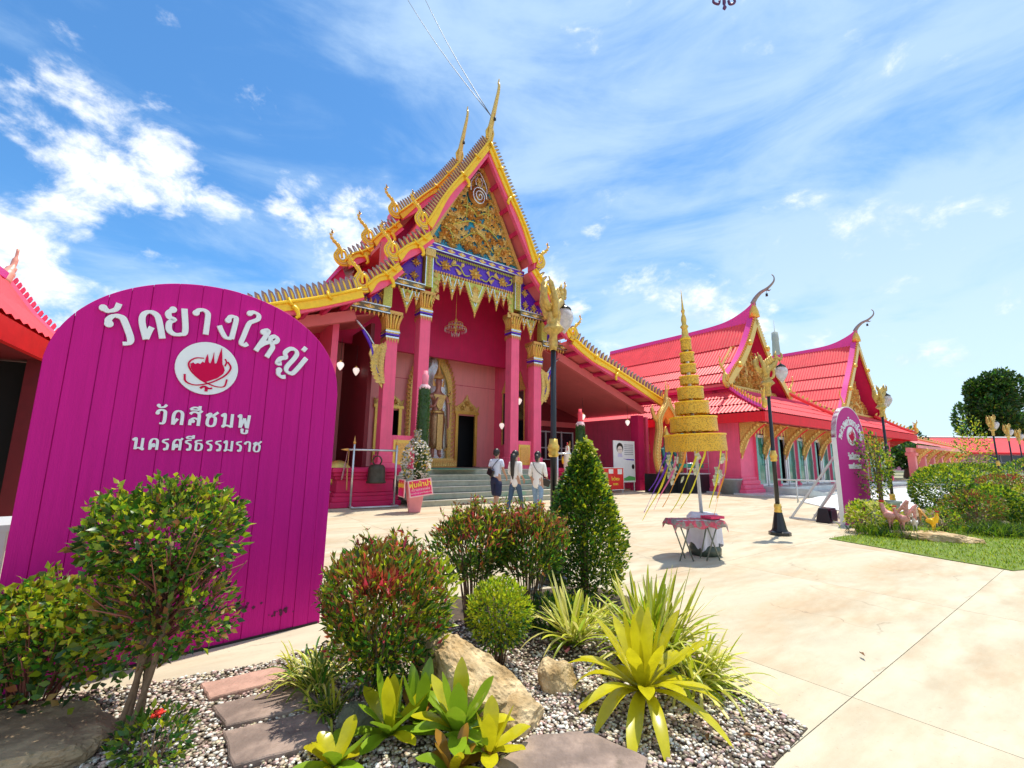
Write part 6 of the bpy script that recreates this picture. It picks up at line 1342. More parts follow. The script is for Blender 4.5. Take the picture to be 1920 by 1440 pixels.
rooster((p_[0], p_[1], .75), math.radians(-100), 1.0, 'large white and gold rooster statue with red comb on the pink pedestal', [mat('rooster_white', (.78, .74, .66), .4), gold, gold_y])
# steel rail and second frame behind cone bush
t = thing('bell_stand', 'silver pipe frame right of the stairs, mostly hidden behind the cone shaped bush', 'bell stand', (1.9, 14.9, 0), math.radians(36))
for x in (-.5, .5): b = MB(); b.tube([(x, 0, 0), (x, 0, 1.85)], .03, 8, 0); b.obj('upright', [steel], t)
b = MB(); b.tube([(-.6, 0, 1.62), (.6, 0, 1.62)], .03, 8, 0); b.obj('crossbar', [steel], t)

# ================================================================ right of the temple: notice boards, naga arch, stall
def panel(label, loc, rz, w, h, z0, m, name='notice_board', cat='banner', legs=True):
    t = thing(name, label, cat, loc, rz); b = MB(); b.box(-w/2, w/2, 0, .03, z0, z0+h, 0); b.obj('board', [m], t)
    if legs and z0 > .02:
        for x in (-w/2+.05, w/2-.05): b = MB(); b.box(x-.02, x+.02, .03, .06, 0, z0+.3, 0); b.obj('leg', [steel_l], t)
    return t
q = TD(17.25, 14.2); t = panel('tall white health banner with a drawn girl and a green ground strip', q, RZ, 1.55, 1.95, .42, white)
def flat(t, pts, m, y=-.004, name='print'): b = MB(); b.prism(pts, y-.002, y, 0); return b.obj(name, [m], t)
def disc(cx, cz, rx, rz_, n=18): return [(cx+rx*math.cos(2*PI*k/n), cz+rz_*math.sin(2*PI*k/n)) for k in range(n)]
flat(t, disc(-.32, 2.02, .24, .25), hair_m); flat(t, disc(-.32, 1.93, .18, .19), mat('print_skin', (.78, .66, .60), .6), -.007); flat(t, [(-.5, 1.6), (-.14, 1.6), (-.2, 1.78), (-.44, 1.78)], mat('print_lilac', (.6, .55, .75), .6), -.007)
for s in (-1, 1): flat(t, disc(-.32+s*.07, 1.95, .025, .035, 10), black, -.010)
for k in range(6): flat(t, [(.0, 2.2-k*.09), (.66, 2.2-k*.09), (.66, 2.16-k*.09), (.0, 2.16-k*.09)], mat('print_grey', (.35, .35, .38), .6), name='printed_line')
flat(t, [(-.75, .5), (.75, .5), (.75, .66), (.3, .72), (0, .62), (-.4, .68), (-.75, .6)], mat('print_green', (.10, .42, .10), .6)); flat(t, [(-.1, 1.52), (.7, 1.5), (.7, 1.45), (.2, 1.47)], violet); flat(t, disc(.62, 1.15, .1, .12), hair_m)
text_obj('สวมหน้ากาก', .16, violet, t, (.33, -.005, 1.58)) if False else None
q = TD(15.75, 13.75); t = panel('red notice board with yellow Thai lettering and a pale picture, below the white banner', q, RZ, 1.75, 1.0, .12, mat('banner_red', (.70, .012, .01), .5))
bw = mat('banner_white_edge', (.80, .76, .72), .5)
for (x0, x1, z0, z1) in ((-.875, .875, .12, .15), (-.875, .875, 1.09, 1.12), (-.875, -.845, .12, 1.12), (.845, .875, .12, 1.12)): flat(t, [(x0, z0), (x1, z0), (x1, z1), (x0, z1)], bw)
flat(t, [(-.7, .3), (-.2, .3), (-.2, .9), (-.7, .9)], mat('print_khaki', (.50, .42, .14), .5)); flat(t, [(-.6, .42), (-.3, .42), (-.38, .8), (-.5, .8)], mat('print_pale', (.62, .62, .34), .5), -.007)
flat(t, [(-.15, .85), (.15, .85), (.15, 1.05), (-.15, 1.05)], bw); flat(t, [(.45, .82), (.75, .82), (.75, 1.05), (.45, 1.05)], bw)
text_obj('ไหว้พระ', .19, ylw, t, (.3, -.006, .55), bev=.004); text_obj('ขอพร', .15, ylw, t, (.3, -.006, .34), bev=.003)
q = TD(14.3, 13.45); t = panel('white board with a red ringed symbol, half hidden by the cone shaped bush', q, RZ, .8, .95, .1, white)
b = MB(); n = 24
b.add([(c*math.cos(2*PI*k/n), -.006, .65+c*math.sin(2*PI*k/n)) for c in (.26, .20) for k in range(n)], [(k, (k+1) % n, n+(k+1) % n, n+k) for k in range(n)], 0); b.beam((-.16, -.008, .81), (.16, -.008, .49), .05, .004, 0, upv=(0, 1, 0)); b.obj('print', [redm], t)
# naga arch with a teal deity
def naga_arch():
    q = TD(18.9, 12.9); t = thing('naga_shrine', 'golden naga arch with orange pointed top sheltering a teal deity', 'shrine', q, RZ)
    for s in (-1, 1):
        b = MB(); P = smooth_path([(s*.75, 0, .85), (s*.95, 0, 1.6), (s*.85, 0, 2.3), (s*.70, 0, 2.9), (s*.72, 0, 3.35), (s*.48, 0, 3.75), (s*.15, 0, 4.1), (0, 0, 4.45)], 5); n = len(P)
        b.tube(P, [.16]*(n//2)+[.14]*(n-n//2), 9, 0)
        for i in range(1, n-1, 1):
            for sd_ in (-1, 1): b.sphere((P[i][0]+sd_*.09, -.12, P[i][2]), .09, 5, 4, 1, sc_=(.8, .6, .9))
        b.tube(smooth_path([(s*.75, 0, 3.3), (s*1.0, 0, 3.5), (s*1.15, 0, 3.8), (s*1.1, 0, 4.05)], 4), [.12]*5+[.09]*5+[.03]*3, 7, 0)
        b.obj('naga_body', [gold_r, gold_d], t)
    b = MB(); b.prism([(-.55, 3.15), (-.2, 3.55), (0, 3.2), (.2, 3.55), (.55, 3.15), (.35, 3.85), (0, 4.3), (-.35, 3.85)], -.08, .08, 0); b.obj('pointed_panel', [orange], t)
    b = MB(); b.lathe([(.16, 4.3), (.2, 4.4), (.08, 4.55), (.1, 4.65), (.04, 4.9), (.01, 5.3)], 8, 0); b.obj('spire', [gold_r], t)
    b = MB(); b.box(-1.1, 1.3, -.5, .6, 0, .85, 0); b.obj('black_base', [black], t)
    tm = mat('teal_statue', (.02, .16, .16), .35, var=.3)
    N_ = [(Vector((0, .1, 1.3)), (.3, .22)), (Vector((0, .1, 1.9)), (.34, .2)), (Vector((0, .1, 2.25)), .12), (Vector((0, .08, 2.5)), .17), (Vector((0, .1, 2.75)), .1), (Vector((0, .1, 3.0)), .03)]; E = [(i, i+1) for i in range(5)]
    for s in (-1, 1): i = len(N_); N_ += [(Vector((s*.42, .05, 2.0)), .1), (Vector((s*.5, -.1, 1.6)), .08), (Vector((s*.3, -.25, 1.75)), .06)]; E += [(1, i), (i, i+1), (i+1, i+2)]; i = len(N_); N_ += [(Vector((s*.35, -.1, 1.15)), .14), (Vector((s*.4, -.3, .95)), .09)]; E += [(0, i), (i, i+1)]
    o = thing('deity_figure', 'teal seated deity figure inside the golden naga arch', 'statue', q, RZ); skin_body('body', N_, E, tm, o, 1)
    b = MB(); b.lathe([(.2, 2.6), (.22, 2.68), (.12, 2.8), (.04, 3.1)], 10, 0, c=(0, .1, 0)); b.obj('crown', [gold], o)
    b = MB(); b.sphere((.85, -.1, 3.35), .13, 8, 6, 0); b.sphere((.95, -.1, 2.75), .15, 8, 6, 0); b.tube([(.9, -.1, 3.3), (1.0, -.1, 3.0), (.9, -.1, 2.7), (.95, -.1, 2.3)], [.07, .12, .14, .1], 7, 0); b.obj('side_figure', [mat('teal_bright', (.03, .35, .36), .35)], o)
naga_arch()
def stall():
    q = TD(20.1, 12.2); t = thing('drinks_stall', 'dark stall counter with thin steel rails behind the tiered umbrella', 'stall', q, RZ)
    b = MB(); b.box(-1.3, .5, -.3, .4, 0, .85, 0); b.obj('counter_base', [mat('black_cabinet', (.02, .02, .025), .4)], t)
    b = MB(); b.box(-1.35, .55, -.35, .45, .85, .9, 0); b.obj('counter_top', [steel_l], t)
    for z in (1.1, 1.35): b = MB(); b.tube([(-1.3, -.3, z), (.5, -.3, z)], .015, 5, 0); b.obj('rail', [steel], t)
    for x in (-1.3, -.4, .5): b = MB(); b.tube([(x, -.3, .9), (x, -.3, 2.1)], .015, 5, 0); b.obj('rail_post', [steel], t)
    b = MB(); b.box(-1.2, .4, -.1, .2, 1.15, 1.33, 0); b.obj('tray', [mat('green_tray', (.03, .32, .22), .5)], t)
stall()
t = thing('grey_tub', 'round grey tub on the paving right of the umbrella pole', 'tub', TD(20.6, 10.9)); b = MB(); b.lathe([(.42, 0), (.50, .62), (.53, .64), (.53, .70), (.47, .70), (.45, .60)], 24, 0); b.obj('tub', [mat('zinc', (.36, .37, .36), .4, metal=.4, var=.15)], t)
# handrails before the hall
def rail(label, a, L, rz=RZ, h=.95):
    t = thing('handrail', label, 'handrail', a, rz)
    b = MB(); b.tube([(0, 0, h), (L, 0, h)], .03, 7, 0); b.obj('top_rail', [steel_l], t)
    for x in (0, L*.12, L*.88, L): b = MB(); b.tube([(x, 0, 0), (x, 0, h)], .026, 7, 0); b.obj('post', [steel_l], t)
rail('long grey handrail in front of the hall between corner plinth and narrow sign', (10.1, 17.35, 0), 5.2, math.radians(-34), .80)
b = MB(); b.add([(0, 0, 0), (3.2, 0, 0), (3.2, 1.4, 0), (0, 1.4, 0), (0, 0, .35), (0, 1.4, .35)], [(0, 1, 4), (3, 5, 2), (4, 1, 2, 5), (0, 4, 5, 3), (0, 3, 2, 1)], 0)
o = tag(b.obj('access_ramp', [mat('pale_concrete_ramp', (.42, .44, .42), .7, var=.1)]), 'grey concrete access ramp in front of the green glass doors', 'ramp'); o.location = TD(21.4, 8.0); o.rotation_euler = (0, 0, RZ)
# loudspeaker beside the narrow sign
t = thing('loudspeaker', 'black loudspeaker lying on the ground behind the narrow sign', 'speaker', (7.75, 11.35, 0), math.radians(38)); b = MB(); b.add([(-.25, -.16, 0), (.25, -.16, 0), (.25, .16, 0), (-.25, .16, 0), (-.20, -.10, .34), (.25, -.14, .34), (.25, .14, .34), (-.20, .1, .34)], [(0, 1, 5, 4), (1, 2, 6, 5), (2, 3, 7, 6), (3, 0, 4, 7), (4, 5, 6, 7), (3, 2, 1, 0)], 0); bevel(b.obj('cabinet', [black], t), .015)
b = MB(); b.box(-.16, .22, -.165, -.15, .04, .30, 0); b.obj('grille', [mat('speaker_grille', (.02, .02, .05), .6)], t)
# hanging iron ornament at the very top of the frame, and the two guy wires on the gable
t = thing('hanging_ornament', 'small dark wrought ornament hanging into the top edge of the sky', 'ornament', (1.424, 2.6, 4.49))
b = MB()
for s in (-1, 1): b.tube(smooth_path([(0, 0, .12), (s*.05, 0, .10), (s*.075, 0, .04), (s*.04, 0, .02), (s*.03, 0, .05)], 4), .008, 6, 0)
b.lathe([(.001, -.03), (.014, -.01), (.006, .01), (.012, .03), (.006, .12)], 8, 0); b.tube([(0, 0, .12), (0, 0, .9)], .006, 5, 0); b.obj('scrollwork', [mat('purple_iron', (.10, .02, .10), .4)], t)
apex = Vector(TD(8.6, 13.3, 14.9))
for k, (az, el, L, l) in enumerate(((-.29, 0, 24, 'left of two thin wires running up from the temple apex'), (-.243, 0, 24, 'right of two thin wires running up from the temple apex'))):
    e = Vector((az*L, L, 1.196*L+1.4)); b = MB(); P = [tuple(apex.lerp(e, f/8)+Vector((0, 0, -.25*math.sin(f/8*PI)))) for f in range(9)]; b.tube(P, .017, 5, 0); tag(b.obj('wire', [mat('grey_wire', (.12, .12, .14), .5)]), l, 'wire')
# car by the far bushes
t = thing('parked_car', 'white car roof showing behind the clipped bushes near the gallery', 'car', (31.6, 33.2, 0), math.radians(50))
b = MB(); b.prism([(-2.0, .35), (2.0, .35), (2.05, .75), (1.7, .95), (.9, 1.02), (.35, 1.42), (-1.1, 1.47), (-1.75, 1.0), (-2.05, .9)], -.8, .8, 0); bevel(b.obj('body', [white], t), .08, 3)
b = MB(); b.prism([(.75, 1.02), (.32, 1.36), (-.4, 1.40), (-.4, 1.02)], -.815, .815, 0); b.prism([(-.5, 1.02), (-.5, 1.40), (-1.1, 1.40), (-1.6, 1.02)], -.815, .815, 0); b.obj('side_window', [glass_d], t)
for x in (-1.3, 1.3):
    for y in (-.75, .75): b = MB(); b.lathe([(.3, -.1), (.33, -.06), (.33, .06), (.3, .1)], 16, 0, M=Matrix.Translation((x, y, .33)) @ Matrix.Rotation(PI/2, 4, 'X')); b.obj('wheel', [black], t)
# ================================================================ planting
def foliage(root, name, n, sampler, size, wid, mats, pick, droop=.25, outward=.9, kind=True):
    C, D_ = sampler(n); n = len(C); s = rng.uniform(size[0], size[1], n)
    mi = pick(C, n)
    o = link(name, leaf_mesh(name, C, D_, s, wid, mats, mi, droop), root)
    if kind: o['kind'] = 'stuff'
    return o
def ell_sampler(c, r, shell=.55, top=0.0, lump=.18, seed=0, up=.35, flat_bottom=None):
    rs = np.random.default_rng(seed); K = rs.normal(size=(14, 3)); K /= np.linalg.norm(K, axis=1, keepdims=True); amp = rs.uniform(-1, 1, 14)
    def f(n):
        d = rng.normal(size=(n, 3)); d /= np.linalg.norm(d, axis=1, keepdims=True)
        bump = 1+lump*np.sum(amp[None]*np.exp(-8*(1-d@K.T)), 1)
        q = (shell+(1-shell)*rng.uniform(0, 1, n)**.5)[:, None]
        C = np.array(c)+d*np.array(r)*q*bump[:, None]
        if flat_bottom is not None: C = C[C[:, 2] > flat_bottom]; d = d[:len(C)]
        D_ = (C-np.array(c))/np.array(r)+np.array([0, 0, up])+rng.normal(size=C.shape)*.45
        return C, D_
    return f
def stems(root, c, r, z0, n, h, m=bark, rad=.006, name='stems', seed=1, lean=.6):
    b = MB(); rr = random.Random(seed)
    for k in range(n):
        a = rr.uniform(0, 2*PI); q = rr.uniform(.0, .25); e = rr.uniform(.4, 1)
        p0 = (c[0]+r[0]*q*math.cos(a), c[1]+r[1]*q*math.sin(a), z0); p2 = (c[0]+r[0]*e*math.cos(a)*lean, c[1]+r[1]*e*math.sin(a)*lean, z0+h*rr.uniform(.6, 1)); p1 = ((p0[0]*.6+p2[0]*.4), (p0[1]*.6+p2[1]*.4), z0+h*.45)
        b.tube([p0, p1, p2], [rad, rad*.8, rad*.4], 5, 0)
    return b.obj(name, [m], root, kind='stuff')
def bush(label, loc, r, n, size, mats, pick, z0=0, seed=0, wid=.45, shell=.5, lump=.2, stem=16, cat='bush', name='clipped_bush', group=None, up=.35, droop=.25, stemh=.7, c_z=None, smr=.006, lean=.6):
    t = thing(name, label, cat, (loc[0], loc[1], loc[2] if len(loc) > 2 else 0), 0, group)
    cz = c_z if c_z is not None else z0+r[2]
    foliage(t, 'foliage', n, ell_sampler((0, 0, cz), r, shell, lump=lump, seed=seed, up=up, flat_bottom=.02), size, wid, mats, pick, droop)
    if stem: stems(t, (0, 0), r, 0, stem, cz+r[2]*stemh, seed=seed+1, rad=smr, lean=lean)
    return t
def P(*w):
    w = np.array(w, float); w /= w.sum(); return lambda C, n: rng.choice(len(w), n, p=w)
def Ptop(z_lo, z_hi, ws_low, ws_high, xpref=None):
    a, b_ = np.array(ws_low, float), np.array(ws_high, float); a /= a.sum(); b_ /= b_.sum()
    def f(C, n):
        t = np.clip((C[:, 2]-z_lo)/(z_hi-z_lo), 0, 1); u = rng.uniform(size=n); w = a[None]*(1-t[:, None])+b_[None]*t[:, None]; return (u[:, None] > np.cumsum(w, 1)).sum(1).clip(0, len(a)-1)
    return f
def sprigs(root, c, r, n, L, mats, pick, size=(.03, .06), wid=.32, seed=1, zmin=.2, name='sprigs'):
    rs = np.random.default_rng(seed); Cs, Ds = [], []; b = MB()
    for k in range(n):
        d = rs.normal(size=3); d[2] = abs(d[2])*1.1+zmin-.2; d /= np.linalg.norm(d); p = np.array(c)+d*np.array(r)*.9; g = d*.5+np.array([0, 0, .8])+rs.normal(size=3)*.2; g /= np.linalg.norm(g); l = L*rs.uniform(.4, 1.2)
        b.tube([tuple(p), tuple(p+g*l*.5+rs.normal(size=3)*.006), tuple(p+g*l)], [.003, .002, .001], 4, 0); m = int(8+l*60)
        f = rs.uniform(0, 1, m); Cs.append(p+g*l*f[:, None]+rs.normal(size=(m, 3))*.004); Ds.append(g*.9+rs.normal(size=(m, 3))*.7)
    C = np.concatenate(Cs); D_ = np.concatenate(Ds); link(name, leaf_mesh(name, C, D_, rng.uniform(size[0], size[1], len(C)), wid, mats, pick(C, len(C))), root, kind='stuff')
    b.obj('sprig_stems', [bark], root, kind='stuff')
# ---- clipped tree in front of the big sign (two layers over bare stems)
t = thing('clipped_tree', 'small clipped tree with round leafy head on thin trunks before the big magenta sign', 'small tree', (-1.86, 2.44, 0))
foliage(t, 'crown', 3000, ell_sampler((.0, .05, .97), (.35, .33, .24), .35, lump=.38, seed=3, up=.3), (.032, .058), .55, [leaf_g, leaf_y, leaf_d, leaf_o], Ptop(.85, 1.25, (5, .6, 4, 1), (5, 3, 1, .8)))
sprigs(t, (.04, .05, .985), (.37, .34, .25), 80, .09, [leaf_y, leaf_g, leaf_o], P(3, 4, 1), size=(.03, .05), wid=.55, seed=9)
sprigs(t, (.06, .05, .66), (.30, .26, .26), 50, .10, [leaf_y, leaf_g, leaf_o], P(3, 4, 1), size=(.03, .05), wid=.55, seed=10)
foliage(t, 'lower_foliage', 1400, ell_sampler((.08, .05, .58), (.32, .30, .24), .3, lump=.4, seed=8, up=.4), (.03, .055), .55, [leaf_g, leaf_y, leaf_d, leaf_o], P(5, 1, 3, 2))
for (a, b_) in (((-.05, 0, 0), (.08, .03, .95)), ((.04, .03, 0), (-.04, .05, .9)), ((.02, -.03, 0), (.16, -.02, .85)), ((-.02, .02, 0), (.0, .0, .9))):
    b = MB(); m = [(a[i]*.5+b_[i]*.5) for i in range(3)]; m[0] += .03; b.tube(smooth_path([a, tuple(m), b_], 5), [.016-.0006*i for i in range(11)], 7, 0); b.obj('trunk', [bark], t)
b = MB(); rr = random.Random(2)
for k in range(70):
    a = rr.uniform(0, 2*PI); z0 = rr.uniform(.45, .85); x0 = .10; r0 = rr.uniform(.2, .36); b.tube([(x0, .02, z0), (x0+r0*.5*math.cos(a), .02+r0*.5*math.sin(a), z0+.12), (x0+r0*math.cos(a), .02+r0*math.sin(a), z0+rr.uniform(.15, .35))], [.008, .005, .002], 4, 0)
b.obj('twigs', [mat('reddish_twigs', (.24, .08, .06), .8)], t, kind='stuff')
# ---- leafy hedge at left foreground
def box_sampler(x0, x1, y0, y1, z0, z1, noise=.12, seed=0):
    rs = np.random.default_rng(seed); ph = rs.uniform(0, 6, 6)
    def f(n):
        x = rng.uniform(x0, x1, n); y = rng.uniform(y0, y1, n); u = rng.uniform(0, 1, n)**.6
        zt = z1+noise*(np.sin(x*5+ph[0])+.7*np.sin(y*7+ph[1])+.5*np.sin(x*13+ph[2])); z = z0+(zt-z0)*u
        C = np.stack([x, y, z], 1); D_ = np.stack([rng.normal(size=n)*.7, rng.normal(size=n)*.7-.2, rng.uniform(-.1, 1, n)], 1); return C, D_
    return f
t = thing('leafy_hedge', 'loose leafy hedge with yellow new growth at the lower left foreground', 'hedge', (-2.45, 2.55, 0))
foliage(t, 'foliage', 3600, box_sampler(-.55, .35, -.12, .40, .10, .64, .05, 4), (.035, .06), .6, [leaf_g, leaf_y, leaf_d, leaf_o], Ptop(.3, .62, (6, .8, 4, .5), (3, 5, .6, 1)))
sprigs(t, (-.1, .14, .35), (.45, .28, .30), 90, .13, [leaf_y, leaf_g, leaf_o], P(5, 3, 1), size=(.03, .055), wid=.6, seed=19)
stems(t, (-.1, .1), (.5, .3), 0, 40, .55, m=mat('reddish_twigs', (.24, .08, .06)), rad=.006, seed=6, lean=.9)
# ---- big red tipped shrub, centre left
RT = [leaf_g, leaf_y, leaf_d, leaf_r, leaf_o]
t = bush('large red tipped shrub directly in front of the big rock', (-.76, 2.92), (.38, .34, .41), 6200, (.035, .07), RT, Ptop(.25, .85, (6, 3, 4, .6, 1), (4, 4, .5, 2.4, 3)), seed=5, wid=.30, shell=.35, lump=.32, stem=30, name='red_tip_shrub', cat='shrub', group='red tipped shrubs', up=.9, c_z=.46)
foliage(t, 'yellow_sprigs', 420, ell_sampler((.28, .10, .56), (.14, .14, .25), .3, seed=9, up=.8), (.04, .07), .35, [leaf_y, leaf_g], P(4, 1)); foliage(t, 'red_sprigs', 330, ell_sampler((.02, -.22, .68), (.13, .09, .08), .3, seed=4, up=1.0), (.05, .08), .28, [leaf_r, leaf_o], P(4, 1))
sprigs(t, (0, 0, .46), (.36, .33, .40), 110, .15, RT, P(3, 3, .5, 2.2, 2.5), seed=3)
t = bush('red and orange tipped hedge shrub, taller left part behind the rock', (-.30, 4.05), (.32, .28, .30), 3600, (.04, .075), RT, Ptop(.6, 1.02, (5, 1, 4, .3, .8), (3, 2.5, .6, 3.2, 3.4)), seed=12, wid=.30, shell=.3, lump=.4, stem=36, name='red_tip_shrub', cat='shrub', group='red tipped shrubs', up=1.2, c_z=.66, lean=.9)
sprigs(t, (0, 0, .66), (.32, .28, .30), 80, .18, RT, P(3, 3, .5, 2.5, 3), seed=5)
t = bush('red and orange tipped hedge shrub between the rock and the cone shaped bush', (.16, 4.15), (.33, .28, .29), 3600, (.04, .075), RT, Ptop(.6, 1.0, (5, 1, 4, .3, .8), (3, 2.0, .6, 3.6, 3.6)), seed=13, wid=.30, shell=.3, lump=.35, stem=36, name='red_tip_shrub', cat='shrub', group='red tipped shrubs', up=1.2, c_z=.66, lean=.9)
sprigs(t, (0, 0, .66), (.33, .28, .29), 80, .16, RT, P(2, 3, .5, 3, 3), seed=6)
# ---- small lime shrub on the rock's far side
bush('small round bright lime green shrub behind the big rock', (-.07, 3.32), (.21, .20, .23), 3200, (.025, .045), [leaf_y, leaf_g, leaf_d], Ptop(.15, .45, (4, 5, 3), (9, 1.2, .1)), seed=21, wid=.42, shell=.35, lump=.2, stem=14, c_z=.36)
# ---- cone bush
def cone_sampler(h, r, z0=.08, seed=0):
    def f(n):
        u = rng.uniform(0, 1, n)**.75; a = rng.uniform(0, 2*PI, n); prof = r*np.where(u < .3, .82+.6*u, 1.0)*(1-np.clip((u-.25)/.75, 0, 1)**1.6)+.035; q = np.where(rng.uniform(size=n) < .35, rng.uniform(.1, .8, n), rng.uniform(.6, 1, n)**.5)*(1+.10*np.sin(a*5+u*9)+.06*np.sin(a*11-u*17))
        C = np.stack([prof*q*np.cos(a), prof*q*np.sin(a), z0+(h-z0)*u], 1); D_ = np.stack([np.cos(a), np.sin(a), np.full(n, .6)], 1)+rng.normal(size=(n, 3))*.45; return C, D_
    return f
t = thing('cone_bush', 'tall cone shaped clipped bush with small bright leaves in the middle of the garden bed', 'bush', (.78, 4.85, 0))
foliage(t, 'foliage', 20000, cone_sampler(1.58, .37), (.03, .056), .5, [leaf_y, leaf_g, leaf_d], lambda C, n: np.where(rng.uniform(size=n) < np.clip(.22+.55*(C[:, 0]/.4)+.25*(C[:, 2]/1.6), .08, .8)*.75, 0, np.where(rng.uniform(size=n) < .6, 1, 2)))  # lime leaves favour top and right: the sunlit side put into colour
stems(t, (0, 0), (.2, .2), 0, 10, 1.3, rad=.012, seed=3, lean=.4)
sprigs(t, (0, 0, .62), (.32, .32, .75), 120, .09, [leaf_y, leaf_g], P(5, 3), size=(.025, .045), wid=.5, seed=33)
sprigs(t, (0, 0, 1.35), (.10, .10, .20), 26, .12, [leaf_y, spider_w], P(3, 2), size=(.025, .045), wid=.5, seed=34, name='tip_sprigs')
# ---- strap leaved plants
def strap(b, base, az, L, w, lift, droop, mi=0, n=9, cup=.25, tip=.5, base_w=.55, mid=None, wave=0):
    ca, sa = math.cos(az), math.sin(az); V = []
    for i in range(n+1):
        f = i/n; r_ = L*(f*math.cos(lift)*(1-.15*f)+.02); z = L*(math.sin(lift)*f-droop*f**2.2); ww = w*(base_w+(1-base_w)*math.sin(min(f*1.3, 1)*PI/2))*(1-max(0, (f-.55)/.45)**2.2*(1-tip*.15))+.001
        cx, cy, cz = base[0]+ca*r_, base[1]+sa*r_, base[2]+z+wave*math.sin(f*9+az)
        V += [(cx-sa*ww/2, cy+ca*ww/2, cz+cup*ww*(1-f*.6)), (cx, cy, cz), (cx+sa*ww/2, cy-ca*ww/2, cz+cup*ww*(1-f*.6))]
    F = []
    for i in range(n): F += [(3*i, 3*i+1, 3*i+4, 3*i+3), (3*i+1, 3*i+2, 3*i+5, 3*i+4)]
    b.add(V, F, mi, True)
def bromeliad(label, loc, spec, mats, seed=1, scale=1, group='bromeliads in the gravel bed', tilt=(0, 0)):
    t = thing('bromeliad', label, 'bromeliad', loc, 0, group, scale=scale); t.rotation_euler = (tilt[0], tilt[1], 0); rr = random.Random(seed); k = 0
    for (n, L, w, lift, droop) in spec:
        for i in range(n):
            a = 2*PI*(i+.5*(k % 2))/n+rr.uniform(-.2, .2); b = MB(); strap(b, (0, 0, .02), a, L*rr.uniform(.85, 1.12), w*rr.uniform(.9, 1.1), lift+rr.uniform(-.12, .12), droop*rr.uniform(.8, 1.2), 0, 9, .22, wave=.004)
            b.obj('leaf', [mats[rr.choice(range(len(mats)))]], t)
        k += 1
    return t
brom_o = mat('bromeliad_leaf_bronze', (.42, .20, .03), .3, var=.2, trans=.3)
bromeliad('big bright yellow bromeliad with long arching leaves, right end of the bed', (.78, 2.84, .08), [(5, .48, .08, 1.35, .0), (8, .56, .08, .95, .18), (10, .58, .08, .55, .30), (11, .56, .078, .25, .48)], [brom], seed=4)
bromeliad('yellow green bromeliad with upright broad leaves right in front of the rock', (-.24, 2.46, .05), [(4, .30, .085, 1.3, .0), (6, .33, .09, .85, .08), (8, .34, .085, .4, .2)], [brom2, brom, brom2, brom], seed=7)
bromeliad('shadowed bromeliad with mottled leaves at the bottom edge, left of the rock', (-.58, 2.48, .03), [(4, .30, .07, 1.3, .0), (6, .30, .08, .75, .12), (6, .30, .08, .3, .2)], [brom2, brom2, brom_o, brom], seed=9)
bromeliad('low yellow bromeliad touching the bottom picture edge beside the stepping stone', (-.78, 2.30, .0), [(5, .22, .08, .8, .12), (6, .25, .085, .3, .18)], [brom, brom2], seed=12)
bromeliad('small bromeliad with bronze and lime leaves at the bottom edge, centre', (-.24, 2.26, 0), [(5, .2, .06, .9, .1), (7, .25, .07, .35, .2)], [brom_o, brom, brom2], seed=15)
bromeliad('bronze green bromeliad in the shade under the red tipped shrub', (-.46, 2.60, .02), [(5, .28, .07, 1.2, .0), (7, .28, .07, .6, .15)], [brom2, brom_o, brom2], seed=22)
bromeliad('lime bromeliad between the tan rock foot and the bottom stepping stone', (-.08, 2.36, .02), [(4, .22, .075, 1.1, .0), (7, .28, .08, .45, .18)], [brom, brom2, brom], seed=25)
bromeliad('dark little bromeliad beneath the striped strap plant', (.44, 3.66, 0), [(6, .20, .05, .6, .2), (6, .2, .05, .3, .25)], [mat('dark_purple_leaf', (.10, .02, .03), .4), brom2], seed=18)
def strap_clump(label, loc, n, L, w, seed, mats, lift=(.5, 1.4), droop=(.25, .6), lean=None, group='striped strap leaved plants', rad=.05):
    t = thing('strap_plant', label, 'strap plant', loc, 0, group); rr = random.Random(seed); bs = [MB() for _ in mats]
    for i in range(n):
        a = rr.uniform(0, 2*PI)
        if lean is not None and rr.random() < .6: a = lean+rr.gauss(0, .7)
        j = rr.choice(range(len(mats))); li = rr.uniform(*lift); b = MB()
        strap(b, (rr.uniform(-rad, rad), rr.uniform(-rad, rad), 0), a, L*rr.uniform(.7, 1.1), w*rr.uniform(.7, 1.1), li, rr.uniform(*droop)*(1.3-li/2), 0, 8, .35, tip=1, base_w=.6)
        if i < 40: b.obj('leaf', [mats[j]], t)
        else: bs[j].add(b.v, b.f, 0, True)
    for j, b in enumerate(bs):
        if b.v: b.obj('blades', [mats[j]], t, kind='stuff')
SM = [spider_m, spider_w, leaf_y]
strap_clump('large fountain of striped strap leaves behind the yellow bromeliad', (1.02, 3.40, .05), 260, .72, .026, 3, SM, lift=(.35, 1.45), droop=(.2, .55), rad=.10)
strap_clump('arching strap leaves on the right rim of the garden bed', (1.18, 3.10, .02), 100, .50, .02, 6, SM, lift=(.2, 1.2), droop=(.25, .6), lean=-.2, rad=.08)
strap_clump('upright striped strap plant between the lime shrub and the yellow bromeliad', (.50, 3.62, .08), 60, .56, .028, 9, [spider_w, spider_m], lift=(.4, 1.35), droop=(.1, .5), rad=.05)
strap_clump('drooping grassy strap plant left of the large red tipped shrub', (-1.16, 2.98, .02), 120, .46, .015, 12, [spider_m, spider_w, leaf_g], lift=(.4, 1.3), droop=(.4, .8), lean=2.6, rad=.08)
strap_clump('low tuft of grassy straps between the stepping stones and the mossy stone', (-.98, 2.72, .01), 50, .30, .013, 41, [spider_m, leaf_g], lift=(.4, 1.3), droop=(.3, .7), rad=.05)
strap_clump('dark green strap tuft in the shade between shrub and tan rock', (-.46, 3.05, .01), 50, .36, .018, 43, [leaf_g, spider_m], lift=(.5, 1.3), droop=(.3, .7), rad=.06)
